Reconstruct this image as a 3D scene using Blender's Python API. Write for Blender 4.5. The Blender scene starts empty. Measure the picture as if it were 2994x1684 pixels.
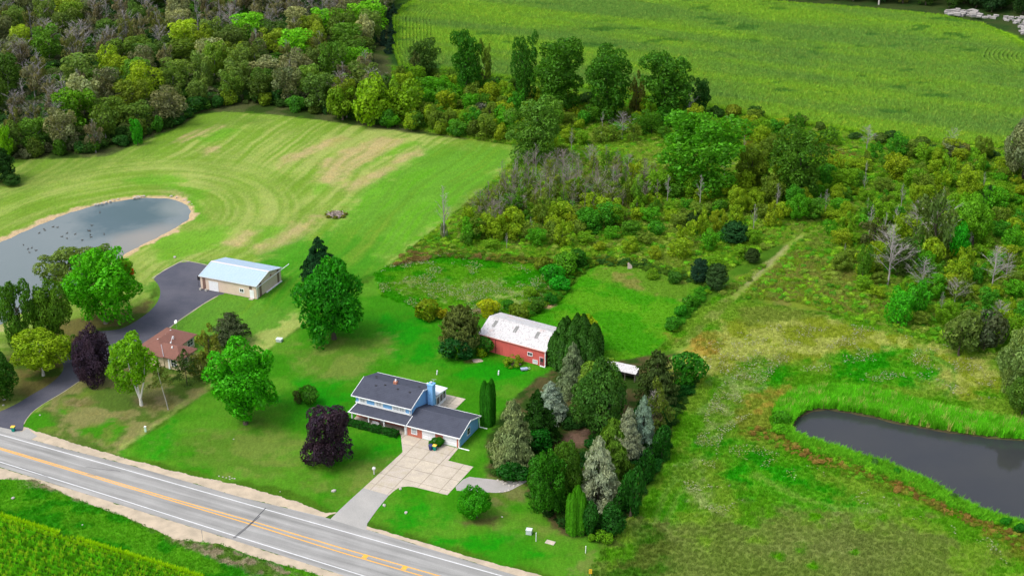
import bpy, bmesh, math, random
import numpy as np
from mathutils import Vector
from mathutils.geometry import tessellate_polygon
sc = bpy.context.scene
COL = sc.collection
R = random.Random(7)
RN = np.random.RandomState(11)

# ------------------------------------------------------------------ camera, sky, sun, exposure
F_PX, TH, CAMH, CX, CY = 4232.0, math.radians(25.2), 160.0, 1497.0, 842.0
cam_d = bpy.data.cameras.new('camera'); cam = bpy.data.objects.new('camera', cam_d); COL.objects.link(cam)
cam.location = (0, 0, CAMH); cam.rotation_euler = (math.radians(90 - 25.2), 0, 0)
cam_d.sensor_width = 36; cam_d.lens = 36 * F_PX / 2994; cam_d.clip_start = 1; cam_d.clip_end = 8000
sc.camera = cam
W = bpy.data.worlds.new('World'); sc.world = W; W.use_nodes = True
wn = W.node_tree.nodes; wl = W.node_tree.links
sky = wn.new('ShaderNodeTexSky'); sky.sky_type = 'NISHITA'; sky.sun_disc = False
SUN_EL, SUN_ROT = math.radians(57), math.radians(-118)
sky.sun_elevation = SUN_EL; sky.sun_rotation = SUN_ROT; sky.dust_density = 3.0; sky.air_density = 1.0; sky.ozone_density = 0.6
hs_ = wn.new('ShaderNodeHueSaturation'); hs_.inputs['Saturation'].default_value = .5      # thin overcast
wl.new(sky.outputs[0], hs_.inputs['Color']); wl.new(hs_.outputs[0], wn['Background'].inputs[0]); wn['Background'].inputs[1].default_value = 0.15
sun_d = bpy.data.lights.new('sun', 'SUN'); sun = bpy.data.objects.new('sun', sun_d); COL.objects.link(sun)
sun_d.energy = 1.0; sun_d.angle = math.radians(28); sun_d.color = (1, .95, .86)
sdir = Vector((math.sin(SUN_ROT) * math.cos(SUN_EL), math.cos(SUN_ROT) * math.cos(SUN_EL), math.sin(SUN_EL)))
sun.rotation_euler = (-sdir).to_track_quat('-Z', 'Y').to_euler()
sc.view_settings.view_transform = 'Standard'; sc.view_settings.look = 'None'
sc.view_settings.gamma = 1; sc.view_settings.exposure = 1.05
sc.view_settings.use_curve_mapping = False

# ------------------------------------------------------------------ surveying helpers
S = 2994 / 2576.0
UX, UY = .908, -.4186            # along the road; across it is (.4186, .908)
ANG = math.atan2(UY, UX)
def ray(px, py):
    a = (px - CX) / F_PX; b = (CY - py) / F_PX
    return a, math.cos(TH) + b * math.sin(TH), -math.sin(TH) + b * math.cos(TH)
def G(px, py, z=0.0):
    r = ray(px, py); t = (z - CAMH) / r[2]
    return np.array([r[0] * t, r[1] * t])
def M(x, y, z=0.0): return G(x * S, y * S, z)
def GP(l): return [G(*p) for p in l]
def MP(l): return [M(*p) for p in l]
def zreg(ox, oy, k, l): return [G(ox + x / k, oy + y / k) for x, y in l]
def srgb(r, g, b):
    f = lambda c: (c / 255 / 12.92) if c / 255 <= .04045 else ((c / 255 + .055) / 1.055) ** 2.4
    return (f(r), f(g), f(b))

# ------------------------------------------------------------------ noise and polygons in numpy
def _h(ix, iy, s):
    n = (ix.astype(np.int64) * 374761393 + iy.astype(np.int64) * 668265263 + s * 1442695041) & 0xffffffff
    n = ((n ^ (n >> 13)) * 1274126177) & 0xffffffff
    return ((n ^ (n >> 16)) & 0xffff) / 65535.0
def vn(x, y, s=0):
    ix = np.floor(x); iy = np.floor(y); fx = x - ix; fy = y - iy
    fx = fx * fx * (3 - 2 * fx); fy = fy * fy * (3 - 2 * fy)
    a = _h(ix, iy, s); b = _h(ix + 1, iy, s); c = _h(ix, iy + 1, s); d = _h(ix + 1, iy + 1, s)
    return (a * (1 - fx) + b * fx) * (1 - fy) + (c * (1 - fx) + d * fx) * fy
def fbm(x, y, s=0, o=4):
    t = 0; a = .5; n = 0
    for k in range(o):
        t = t + a * vn(x * 2 ** k + 17.3 * k, y * 2 ** k - 9.1 * k, s + k); n += a; a *= .55
    return t / n
def inside(x, y, poly):
    r = np.zeros(x.shape, bool); n = len(poly)
    for i in range(n):
        x1, y1 = poly[i]; x2, y2 = poly[(i + 1) % n]
        c = (y1 > y) != (y2 > y)
        r ^= c & (x < (x2 - x1) * (y - y1) / (y2 - y1 + 1e-12) + x1)
    return r
def sdist(x, y, poly):          # negative inside
    d = np.full(x.shape, 1e18); n = len(poly)
    for i in range(n):
        x1, y1 = poly[i]; x2, y2 = poly[(i + 1) % n]
        ex, ey = x2 - x1, y2 - y1; L = ex * ex + ey * ey + 1e-12
        t = np.clip(((x - x1) * ex + (y - y1) * ey) / L, 0, 1)
        d = np.minimum(d, (x - x1 - t * ex) ** 2 + (y - y1 - t * ey) ** 2)
    d = np.sqrt(d)
    return np.where(inside(x, y, poly), -d, d)
def smooth_poly(p, it=2):
    for _ in range(it):
        q = []
        for i in range(len(p)):
            a = np.array(p[i]); b = np.array(p[(i + 1) % len(p)])
            q += [a * .75 + b * .25, a * .25 + b * .75]
        p = q
    return p
def sstep(t): t = np.clip(t, 0, 1); return t * t * (3 - 2 * t)

# ------------------------------------------------------------------ materials
MATS = {}
class NT:
    def __init__(s, name):
        s.m = bpy.data.materials.new(name); s.m.use_nodes = True
        s.t = s.m.node_tree; s.b = s.t.nodes['Principled BSDF']; s.out = s.t.nodes['Material Output']
    def n(s, ty, **k):
        o = s.t.nodes.new(ty)
        for a, v in k.items(): setattr(o, a, v)
        return o
    def l(s, a, b): s.t.links.new(a, b)
    def val(s, v):
        o = s.n('ShaderNodeValue'); o.outputs[0].default_value = v; return o.outputs[0]
    def math(s, op, a, b=0.0, c=None):
        o = s.n('ShaderNodeMath', operation=op)
        for i, v in enumerate((a, b) if c is None else (a, b, c)):
            if isinstance(v, (int, float)): o.inputs[i].default_value = v
            else: s.l(v, o.inputs[i])
        return o.outputs[0]
    def noise(s, scale, detail=4, vec=None, rough=.6):
        o = s.n('ShaderNodeTexNoise'); o.inputs['Scale'].default_value = scale
        o.inputs['Detail'].default_value = detail; o.inputs['Roughness'].default_value = rough
        if vec is not None: s.l(vec, o.inputs['Vector'])
        return o.outputs['Fac']
    def pos(s): return s.n('ShaderNodeNewGeometry').outputs['Position']
    def objc(s): return s.n('ShaderNodeTexCoord').outputs['Object']
    def mapv(s, vec, scale=(1, 1, 1), rot=(0, 0, 0)):
        o = s.n('ShaderNodeMapping'); s.l(vec, o.inputs[0]); o.inputs['Scale'].default_value = scale; o.inputs['Rotation'].default_value = rot
        return o.outputs[0]
    def rng(s, v, a, b, c, d):
        o = s.n('ShaderNodeMapRange'); s.l(v, o.inputs[0])
        for i, k in enumerate((a, b, c, d)): o.inputs[i + 1].default_value = k
        return o.outputs[0]
    def mix(s, f, a, b, bt='MIX'):
        o = s.n('ShaderNodeMix', data_type='RGBA', blend_type=bt)
        for i, v in ((0, f), (6, a), (7, b)):
            if isinstance(v, (int, float)): o.inputs[i].default_value = v
            elif isinstance(v, tuple): o.inputs[i].default_value = (*v[:3], 1)
            else: s.l(v, o.inputs[i])
        return o.outputs[2]
    def scale(s, col, v):
        o = s.n('ShaderNodeVectorMath', operation='SCALE'); s.l(col, o.inputs[0])
        if isinstance(v, (int, float)): o.inputs[3].default_value = v
        else: s.l(v, o.inputs[3])
        return o.outputs[0]
    def bump(s, h, st, dist=.05):
        o = s.n('ShaderNodeBump'); o.inputs['Strength'].default_value = st; o.inputs['Distance'].default_value = dist
        s.l(h, o.inputs['Height']); s.l(o.outputs[0], s.b.inputs['Normal'])
    def fin(s, col=None, rough=.8, spec=.3, metal=0):
        if col is not None:
            if isinstance(col, tuple): s.b.inputs['Base Color'].default_value = (*col, 1)
            else: s.l(col, s.b.inputs['Base Color'])
        s.b.inputs['Roughness'].default_value = rough; s.b.inputs['Specular IOR Level'].default_value = spec
        s.b.inputs['Metallic'].default_value = metal
        return s.m

def paint(name, col, rough=.6, dirt=.25, sc_=1.2, spec=.3, streak=None, metal=0, dcol=None):
    if name in MATS: return MATS[name]
    t = NT(name); v = t.objc()
    f = t.noise(sc_, 6, v); g = t.noise(sc_ * 9, 3, t.mapv(v, streak) if streak else v)
    k = t.math('MULTIPLY', t.rng(f, .35, .75, 0, 1), dirt)
    c = t.mix(k, col, dcol or tuple(x * .45 for x in col))
    c = t.scale(c, t.rng(g, .25, .75, 1 - dirt * .35, 1 + dirt * .3))
    t.bump(g, .15, .01)
    MATS[name] = t.fin(c, rough, spec, metal); return MATS[name]

def leafmat(name, lo=.55, hi=1.5, trans=.4, hue=.45, rough=.65):
    t = NT(name)
    oi = t.n('ShaderNodeObjectInfo'); ge = t.n('ShaderNodeNewGeometry')
    at = t.n('ShaderNodeAttribute', attribute_name='clump')
    c = t.scale(oi.outputs['Color'], t.rng(ge.outputs['Random Per Island'], 0, 1, lo, hi))
    warm = t.mix(1.0, c, (1.32, 1.08, .7), 'MULTIPLY'); cool = t.mix(1.0, c, (.78, .92, 1.05), 'MULTIPLY')
    c = t.mix(t.rng(at.outputs['Fac'], 0, 1, 0, 1), t.mix(hue, c, cool), t.mix(hue, c, warm))
    d = t.n('ShaderNodeBsdfDiffuse'); t.l(c, d.inputs[0])
    tr = t.n('ShaderNodeBsdfTranslucent'); t.l(t.mix(1.0, c, (1.2, 1.25, .6), 'MULTIPLY'), tr.inputs[0])
    g = t.n('ShaderNodeBsdfGlossy'); g.inputs['Roughness'].default_value = .5; g.inputs[0].default_value = (.5, .5, .5, 1)
    m1 = t.n('ShaderNodeMixShader'); m1.inputs[0].default_value = trans; t.l(d.outputs[0], m1.inputs[1]); t.l(tr.outputs[0], m1.inputs[2])
    m2 = t.n('ShaderNodeMixShader'); m2.inputs[0].default_value = .014; t.l(m1.outputs[0], m2.inputs[1]); t.l(g.outputs[0], m2.inputs[2])
    t.l(m2.outputs[0], t.out.inputs[0]); t.m.node_tree.nodes.remove(t.b)
    return t.m
LEAF = leafmat('leaves')
NEEDLE = leafmat('needles', .6, 1.5, .25, .25)
def scattermat(name, lo=.72, hi=1.32, trans=.4):
    t = NT(name)
    at = t.n('ShaderNodeAttribute', attribute_name='col', attribute_type='INSTANCER'); ge = t.n('ShaderNodeNewGeometry')
    c = t.scale(at.outputs['Color'], t.rng(ge.outputs['Random Per Island'], 0, 1, lo, hi))
    d = t.n('ShaderNodeBsdfDiffuse'); t.l(c, d.inputs[0]); tr = t.n('ShaderNodeBsdfTranslucent'); t.l(c, tr.inputs[0])
    m1 = t.n('ShaderNodeMixShader'); m1.inputs[0].default_value = trans; t.l(d.outputs[0], m1.inputs[1]); t.l(tr.outputs[0], m1.inputs[2])
    t.l(m1.outputs[0], t.out.inputs[0]); t.m.node_tree.nodes.remove(t.b)
    return t.m
SCAT = scattermat('field_plants')
def barkmat():
    t = NT('bark'); oi = t.n('ShaderNodeObjectInfo')
    f = t.noise(3, 5, t.mapv(t.objc(), (4, 4, 1)))
    c = t.scale(oi.outputs['Color'], t.rng(f, .3, .7, .55, 1.3)); t.bump(f, .6, .05)
    return t.fin(c, .9, .1)
BARK = barkmat()

# ------------------------------------------------------------------ object helpers
def mesh_np(name, v, f, mat=None, attrs=None, smooth=False):
    v = np.asarray(v, np.float32); f = np.asarray(f, np.int32); k = f.shape[1]
    me = bpy.data.meshes.new(name)
    me.vertices.add(len(v)); me.vertices.foreach_set('co', v.ravel())
    me.loops.add(f.size); me.loops.foreach_set('vertex_index', f.ravel())
    me.polygons.add(len(f)); me.polygons.foreach_set('loop_start', np.arange(0, f.size, k, dtype=np.int32))
    me.polygons.foreach_set('loop_total', np.full(len(f), k, np.int32))
    if smooth: me.polygons.foreach_set('use_smooth', np.ones(len(f), bool))
    for an, (ty, dom, arr) in (attrs or {}).items():
        a = me.attributes.new(an, ty, dom)
        a.data.foreach_set({'FLOAT': 'value', 'INT': 'value', 'FLOAT_COLOR': 'color', 'FLOAT_VECTOR': 'vector'}[ty], np.asarray(arr).ravel())
    me.update(); me.validate()
    if mat: me.materials.append(mat)
    return me
def link(name, data, parent=None, loc=None, rotz=None, scale=None, **props):
    o = bpy.data.objects.new(name, data); COL.objects.link(o)
    if parent is not None: o.parent = parent
    if loc is not None: o.location = loc
    if rotz is not None: o.rotation_euler = (0, 0, rotz)
    if scale is not None: o.scale = scale
    for k, v in props.items(): o[k] = v
    return o
def thing(name, label, cat, loc, rotz=0.0, group=None):
    o = link(name, None, None, (loc[0], loc[1], loc[2] if len(loc) > 2 else 0.0), rotz); o.empty_display_size = .5
    o['label'] = label; o['category'] = cat
    if group: o['group'] = group
    return o
class B:
    """collects shapes in a bmesh, gives one mesh object"""
    def __init__(s): s.b = bmesh.new()
    def box(s, x0, x1, y0, y1, z0, z1):
        v = [s.b.verts.new(p) for p in ((x0, y0, z0), (x1, y0, z0), (x1, y1, z0), (x0, y1, z0), (x0, y0, z1), (x1, y0, z1), (x1, y1, z1), (x0, y1, z1))]
        for f in ((0, 3, 2, 1), (4, 5, 6, 7), (0, 1, 5, 4), (1, 2, 6, 5), (2, 3, 7, 6), (3, 0, 4, 7)): s.b.faces.new([v[i] for i in f])
        return s
    def prism(s, prof, a, b_, axis='x'):
        """profile of (p,q) extruded from a to b along axis; x: (y,z)  y: (x,z)  z: (x,y)"""
        mk = {'x': lambda t, p: (t, p[0], p[1]), 'y': lambda t, p: (p[0], t, p[1]), 'z': lambda t, p: (p[0], p[1], t)}[axis]
        v0 = [s.b.verts.new(mk(a, p)) for p in prof]; v1 = [s.b.verts.new(mk(b_, p)) for p in prof]; n = len(prof)
        for i in range(n): s.b.faces.new((v0[i], v0[(i + 1) % n], v1[(i + 1) % n], v1[i]))
        s.b.faces.new(v0[::-1]); s.b.faces.new(v1); return s
    def slab(s, quad, th):
        """quad of 3d points thickened downwards by th"""
        v0 = [s.b.verts.new(p) for p in quad]; v1 = [s.b.verts.new((p[0], p[1], p[2] - th)) for p in quad]; n = len(quad)
        s.b.faces.new(v0); s.b.faces.new(v1[::-1])
        for i in range(n): s.b.faces.new((v0[i], v1[i], v1[(i + 1) % n], v0[(i + 1) % n]))
        return s
    def tube(s, p0, p1, r0, r1=None, n=8, cap=True):
        r1 = r0 if r1 is None else r1; p0 = Vector(p0); p1 = Vector(p1); d = (p1 - p0).normalized()
        a = d.orthogonal().normalized(); c = d.cross(a); va = []; vb = []
        for i in range(n):
            t = 2 * math.pi * i / n; o = a * math.cos(t) + c * math.sin(t)
            va.append(s.b.verts.new(p0 + o * r0)); vb.append(s.b.verts.new(p1 + o * r1))
        for i in range(n): s.b.faces.new((va[i], va[(i + 1) % n], vb[(i + 1) % n], vb[i]))
        if cap: s.b.faces.new(va[::-1]); s.b.faces.new(vb)
        return s
    def blob(s, c, r, sub=2, jit=.0, seed=0):
        g = bmesh.ops.create_icosphere(s.b, subdivisions=sub, radius=1)
        rr = random.Random(seed)
        for v in g['verts']:
            k = 1 + jit * (rr.random() - .5) * 2
            v.co = Vector((c[0] + v.co.x * r[0] * k, c[1] + v.co.y * r[1] * k, c[2] + v.co.z * r[2] * k))
        return s
    def lathe(s, prof, n=14, c=(0, 0)):
        rings = []
        for r, z in prof:
            rings.append([s.b.verts.new((c[0] + r * math.cos(2 * math.pi * i / n), c[1] + r * math.sin(2 * math.pi * i / n), z)) for i in range(n)])
        for a, b_ in zip(rings, rings[1:]):
            for i in range(n): s.b.faces.new((a[i], a[(i + 1) % n], b_[(i + 1) % n], b_[i]))
        s.b.faces.new(rings[0][::-1]); s.b.faces.new(rings[-1]); return s
    def mesh(s, name, mat, bevel=0, smooth=False):
        bmesh.ops.recalc_face_normals(s.b, faces=s.b.faces)
        if bevel: bmesh.ops.bevel(s.b, geom=list(s.b.edges), offset=bevel, segments=1, affect='EDGES', clamp_overlap=True)
        me = bpy.data.meshes.new(name); s.b.to_mesh(me); s.b.free()
        if mat: me.materials.append(mat)
        if smooth:
            for p in me.polygons: p.use_smooth = True
        return me
    def obj(s, name, mat, parent=None, bevel=0, smooth=False, **k):
        return link(name, s.mesh(name, mat, bevel, smooth), parent, **k)

def sheet(name, poly, z, mat, thick=0, jit=0, step=.8, kind='structure', parent=None, seed=0):
    """flat sheet (or thin slab) with a possibly ragged outline"""
    pts = []
    for i in range(len(poly)):
        a = np.array(poly[i]); b = np.array(poly[(i + 1) % len(poly)]); L = np.hypot(*(b - a))
        n = max(1, int(L / step)) if jit else 1
        for k in range(n):
            p = a + (b - a) * k / n
            if jit:
                x, y = np.array([p[0]]), np.array([p[1]])
                nx, ny = (b - a)[1] / L, -(b - a)[0] / L
                o = (fbm(x * .45, y * .45, seed + 5)[0] - .5) * 2 * jit + (R.random() - .5) * jit * .5
                p = p + np.array([nx, ny]) * o
            pts.append(p)
    if thick:
        b_ = B(); b_.prism([tuple(p) for p in pts], z - thick, z, 'z'); me = b_.mesh(name, mat)
    else:
        tri = tessellate_polygon([[Vector((p[0], p[1], 0)) for p in pts]])
        me = mesh_np(name, [(p[0], p[1], z) for p in pts], [t if True else t for t in tri], mat)
        bm = bmesh.new(); bm.from_mesh(me); bmesh.ops.recalc_face_normals(bm, faces=bm.faces)
        if sum(f.normal.z for f in bm.faces) < 0: bmesh.ops.reverse_faces(bm, faces=bm.faces)
        bm.to_mesh(me); bm.free()
    o = link(name, me, parent)
    if kind: o['kind'] = kind
    return o
def ribbon(name, line, w0, w1, z, mat, jit=0, parent=None, ext=0, kind='structure', dash=None):
    """strip between offsets w0..w1 to the left of a polyline"""
    p = [np.array(q, float) for q in line]
    if ext:
        p = [p[0] - (p[1] - p[0]) / np.hypot(*(p[1] - p[0])) * ext] + p + [p[-1] + (p[-1] - p[-2]) / np.hypot(*(p[-1] - p[-2])) * ext]
    q = []
    for a, b in zip(p, p[1:]):
        n = max(1, int(np.hypot(*(b - a)) / 1.5)); q += [a + (b - a) * k / n for k in range(n)]
    q.append(p[-1]); q = np.array(q); d = np.gradient(q, axis=0); d /= np.hypot(d[:, 0], d[:, 1])[:, None] + 1e-9
    nn = np.stack([-d[:, 1], d[:, 0]], 1); j = (fbm(q[:, 0] * .5, q[:, 1] * .5, 3) - .5) * jit * 2
    A = q + nn * (w0 + j)[:, None] if jit else q + nn * w0
    Bp = q + nn * (w1 - (j if jit else 0))[:, None] if jit else q + nn * w1
    n = len(q); v = np.zeros((2 * n, 3)); v[:n, :2] = A; v[n:, :2] = Bp; v[:, 2] = z
    f = [(i, i + 1, n + i + 1, n + i) for i in range(n - 1)]
    o = link(name, mesh_np(name, v, f, mat), parent)
    if kind: o['kind'] = kind
    return o

# ------------------------------------------------------------------ outlines surveyed on the ground
POND_L = smooth_poly(MP([(-320, 760), (-150, 655), (0, 606), (60, 577), (130, 547), (200, 521), (280, 504), (345, 494), (400, 493), (445, 498), (478, 512), (489, 532), (476, 552), (440, 577), (400, 598), (345, 622), (290, 655), (240, 700), (150, 745), (60, 785), (0, 812), (-120, 880), (-300, 930)]), 2)
POND_R = smooth_poly(zreg(1994, 1120, 2.569, [(815, 335), (835, 270), (930, 200), (1050, 178), (1200, 195), (1400, 228), (1600, 280), (1800, 318), (2000, 352), (2300, 392), (2569, 415), (2900, 430), (3200, 600), (3100, 900), (2900, 1120), (2569, 1062), (2300, 975), (2080, 885), (1800, 715), (1500, 595), (1200, 500), (980, 432), (860, 385)]), 2)
CORN_FAR = MP([(985, 45), (1010, 18), (1060, -10), (1400, -60), (1790, -6), (2000, 10), (2200, 25), (2380, 42), (2470, 62), (2540, 92), (2640, 160), (2700, 260), (2650, 330), (2520, 372), (2400, 366), (2250, 350), (2100, 327), (1900, 297), (1780, 270), (1600, 240), (1400, 215), (1240, 195), (1100, 175), (1000, 168), (983, 120)])
CORN_NEAR = zreg(0, 1120, 2.569, [(-900, 640), (0, 985), (500, 1150), (900, 1265), (1200, 1350), (1500, 1449), (1900, 1600), (1200, 1900), (-900, 1900)])
N_EDGE = GP([(-10, 1258), (200, 1314), (389, 1362), (700, 1452), (950, 1512), (1068, 1546), (1467, 1669), (1700, 1738)])
S_EDGE = GP([(-10, 1362), (389, 1487), (662, 1572), (1000, 1680), (1300, 1775)])
N_WHITE = GP([(0, 1270), (467, 1401), (934, 1533), (1200, 1608), (1467, 1683), (1650, 1735)])
S_WHITE = GP([(0, 1350), (331, 1453), (662, 1558), (1000, 1663), (1300, 1757)])
YEL_A = GP([(0, 1309), (250, 1383), (498, 1456), (750, 1527), (1000, 1602), (1292, 1685), (1500, 1745)])
YEL_B = GP([(0, 1313), (250, 1388), (498, 1462), (750, 1537), (1000, 1615), (1234, 1683), (1450, 1748)])
def extp(line, L):
    a = line[0] - (line[1] - line[0]) / np.hypot(*(line[1] - line[0])) * L
    b = line[-1] + (line[-1] - line[-2]) / np.hypot(*(line[-1] - line[-2])) * L
    return [a] + list(line) + [b]
LAWN_N = GP([(-300, 1145), (90, 1254), (175, 1283), (342, 1332), (506, 1377), (693, 1416), (856, 1462), (950, 1500), (985, 1497)])
LAWN_N2 = GP([(1068, 1536), (1218, 1579), (1350, 1620), (1506, 1661), (1599, 1687), (1800, 1745)])
LAWN_S = GP([(-300, 1300), (0, 1400), (101, 1402), (195, 1447), (350, 1505), (448, 1548), (506, 1575), (642, 1589), (740, 1626), (895, 1669), (1100, 1740)])
DRIVE_N = GP([(-40, 1215), (0, 1203), (23, 1193), (56, 1177), (94, 1153), (136, 1130), (165, 1108), (183, 1088), (187, 1070), (178, 1055), (185, 1035), (212, 1003), (245, 980), (295, 968), (342, 965), (372, 955), (408, 933), (445, 905), (466, 875), (470, 848), (460, 828), (446, 814), (486, 788), (536, 762), (605, 775), (660, 800), (660, 860), (637, 863), (590, 890), (505, 948), (430, 1010), (350, 1052), (290, 1083), (235, 1111), (188, 1144), (131, 1177), (94, 1203), (76, 1225), (68, 1240), (69, 1252), (64, 1262), (20, 1255), (-40, 1238)])
GA = 1.62
def zc(r, g, b):
    c = srgb(r, g, b); return np.array(c) / GA
# (polygon, colour, edge softness m, edge noise m, second colour, patch size m, patch threshold)
Z = []
def zone(poly, col, soft=1.0, amp=1.0, col2=None, size=6, th=.5, stripe=None, sharp=.12):
    Z.append((poly, zc(*col), soft, amp, None if col2 is None else zc(*col2), size, th, stripe, sharp))
zone(MP([(-600, -400), (1000, -400), (985, 170), (1300, 365), (1040, 345), (620, 280), (500, 290), (430, 332), (350, 362), (270, 395), (150, 402), (0, 405), (-600, 420)]), (52, 74, 26), 3, 4, (80, 88, 50), 8)
# cornfield floor, far and near
zone(CORN_FAR, (58, 100, 22), 1, 1, (70, 112, 30), 12)
zone(MP([(983, 160), (975, 120), (978, 40), (1000, 10), (1080, 0), (1095, 60), (1090, 120), (1110, 185), (1010, 172)]), (44, 78, 26), 2, .5)
zone(MP([(2478, 112), (2520, 104), (2590, 112), (2640, 170), (2600, 212), (2520, 212), (2480, 180), (2466, 140)]), (40, 74, 26), 2, .5)
zone(MP([(1780, -60), (2700, -60), (2700, 160), (2560, 90), (2480, 62), (2380, 40), (2200, 22), (1900, 0)]), (46, 72, 28), 2, 3, (60, 76, 36), 5)
zone(MP([(2440, 60), (2540, 85), (2600, 120), (2620, 190), (2560, 130), (2480, 80)]), (125, 175, 10), 2, 3)
# neighbour's hay meadow and the big lawn
hay = MP([(-500, 430), (0, 402), (150, 402), (270, 396), (350, 362), (430, 332), (500, 290), (560, 282), (700, 290), (1000, 330), (1326, 370), (1250, 450), (1080, 590), (985, 665), (900, 700), (790, 800), (690, 870), (500, 1000), (300, 1140), (-100, 1010), (-500, 900)])
zone(hay, (112, 150, 44), 1.2, 1.2, (158, 174, 90), 14, .5, 'hay', .35)
zone(MP([(0, 500), (60, 480), (200, 440), (500, 350), (700, 300), (560, 282), (430, 335), (270, 398), (0, 405)]), (98, 132, 46), 6, 6, (140, 160, 72), 10, .55, 'hay', .3)
# greener east side of the hay meadow
zone(MP([(1060, 368), (1326, 372), (1250, 450), (1080, 590), (985, 668), (850, 745), (700, 745), (640, 670), (820, 580), (900, 480), (1010, 410)]), (58, 142, 14), 9, 7, (95, 160, 32), 9, .5, 'hay', .25)
zone(MP([(640, 640), (820, 590), (950, 600), (960, 680), (760, 800), (640, 740)]), (48, 138, 12), 5, 6, (92, 158, 30), 8, .55, 'hay', .2)
for p in ([(305, 452), (420, 440), (470, 455), (400, 468), (350, 465)], [(395, 470), (440, 465), (520, 480), (500, 520), (540, 560), (470, 560), (440, 500)], [(640, 575), (720, 570), (700, 600), (650, 610)], [(480, 350), (560, 320), (610, 325), (520, 365)], [(780, 470), (1010, 360), (1050, 362), (830, 470), (790, 490)], [(380, 600), (600, 560), (560, 620), (400, 660)]):
    zone(MP(p), (82, 156, 18), 4, 3, (110, 165, 40), 6, .5, 'hay', .25)
for p in ([(785, 455), (820, 405), (900, 360), (960, 347), (1000, 350), (1010, 362), (900, 430), (840, 470)], [(850, 480), (960, 420), (1050, 372), (1075, 376), (960, 440), (880, 490)], [(500, 388), (520, 372), (555, 362), (560, 375), (520, 392)], [(560, 612), (620, 580), (650, 582), (600, 620)], [(640, 625), (700, 590), (790, 540), (820, 545), (740, 600), (650, 640)], [(440, 358), (480, 335), (560, 312), (570, 320), (480, 352)], [(400, 478), (440, 480), (470, 496), (430, 492)], [(700, 400), (780, 370), (860, 340), (870, 350), (760, 400), (700, 420)]):
    zone(MP(p), (190, 168, 122), 4.5, 3.5, (160, 160, 90), 5, .6, 'hay', .2)
zone(MP([(380, 690), (500, 650), (900, 660), (760, 780), (520, 920), (360, 1000), (300, 900)]), (56, 132, 16), 4, 5, (92, 148, 40), 7, .55, 'hay', .2)
# neighbour's front lawn under the trees
zone(MP([(0, 850), (180, 800), (330, 780), (400, 720), (390, 790), (330, 870), (200, 900), (180, 900), (160, 960), (0, 1060)]), (72, 98, 30), 3, 3, (108, 104, 56), 7, .5)
zone(MP([(60, 1060), (160, 960), (280, 860), (420, 860), (530, 900), (530, 985), (300, 1138), (200, 1125), (70, 1085)]), (84, 112, 40), 2.5, 3, (132, 132, 78), 5, .52)
for p in ([(60, 1065), (90, 1030), (130, 1045), (140, 1080), (90, 1085)], [(150, 1010), (220, 985), (230, 1020), (170, 1040)], [(200, 1080), (300, 1050), (340, 1070), (260, 1120)]):
    zone(MP(p), (66, 138, 18), 3, 3, (100, 128, 44), 4)
for p in ([(165, 1010), (230, 1000), (250, 1012), (190, 1030)], [(300, 1050), (320, 1045), (326, 1056), (305, 1062)], [(330, 1000), (430, 990), (450, 1020), (380, 1050)]):
    zone(MP(p), (140, 130, 88), 2.5, 2, (110, 112, 60), 3)
# the lot: front and back lawn
lot = MP([(300, 1138), (500, 1000), (690, 868), (790, 800), (985, 668), (960, 720), (1090, 795), (1180, 800), (1300, 800), (1400, 900), (1530, 900), (1700, 960), (1660, 1150), (1500, 1365), (1540, 1440), (1480, 1500), (1380, 1445), (900, 1305), (720, 1230), (560, 1205)])
zone(lot, (58, 132, 12), 1.5, 1.5, (84, 142, 30), 9, .5, None, .25)
for p in ([(930, 800), (1090, 800), (1120, 900), (1240, 910), (1380, 930), (1400, 1000), (1230, 960), (1080, 930), (980, 900)], [(330, 1110), (420, 1060), (470, 1110), (400, 1150)], [(700, 1010), (760, 960), (870, 960), (860, 1040), (740, 1060)], [(960, 1280), (1060, 1250), (1120, 1300), (980, 1330)], [(1100, 1360), (1300, 1330), (1380, 1400), (1250, 1420)], [(1000, 1080), (1010, 1140), (960, 1200), (900, 1180), (920, 1100)]):
    zone(MP(p), (30, 142, 6), 6, 6, (54, 140, 14), 6)
for p in ([(420, 1100), (620, 1060), (760, 1100), (740, 1190), (600, 1200), (450, 1140)], [(800, 1170), (980, 1150), (960, 1210), (860, 1250)], [(1180, 1310), (1260, 1290), (1350, 1290), (1480, 1380), (1420, 1370), (1280, 1330)], [(700, 880), (900, 840), (1000, 860), (900, 950), (760, 930)]):
    zone(MP(p), (88, 130, 36), 7, 7, (108, 134, 52), 5)
zone(MP([(1240, 1185), (1330, 1195), (1320, 1260), (1260, 1275), (1185, 1240)]), (110, 118, 62), 2, 2, (84, 120, 34), 3)
zone(MP([(1150, 1310), (1250, 1300), (1240, 1320), (1170, 1325)]), (98, 104, 52), 1.5, 1.5)
# grove floor
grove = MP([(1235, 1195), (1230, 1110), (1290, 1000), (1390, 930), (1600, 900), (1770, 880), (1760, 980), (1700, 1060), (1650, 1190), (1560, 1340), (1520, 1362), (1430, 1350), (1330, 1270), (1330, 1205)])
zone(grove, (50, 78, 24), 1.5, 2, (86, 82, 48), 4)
zone(MP([(1410, 1100), (1440, 1085), (1485, 1080), (1480, 1110), (1430, 1135), (1395, 1150)]), (122, 98, 82), 1.2, 1.2, (96, 80, 62), 2)
zone(MP([(1500, 1010), (1560, 975), (1580, 985), (1540, 1040), (1500, 1060)]), (112, 108, 90), 1.5, 1.2, (90, 100, 60), 2)
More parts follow.
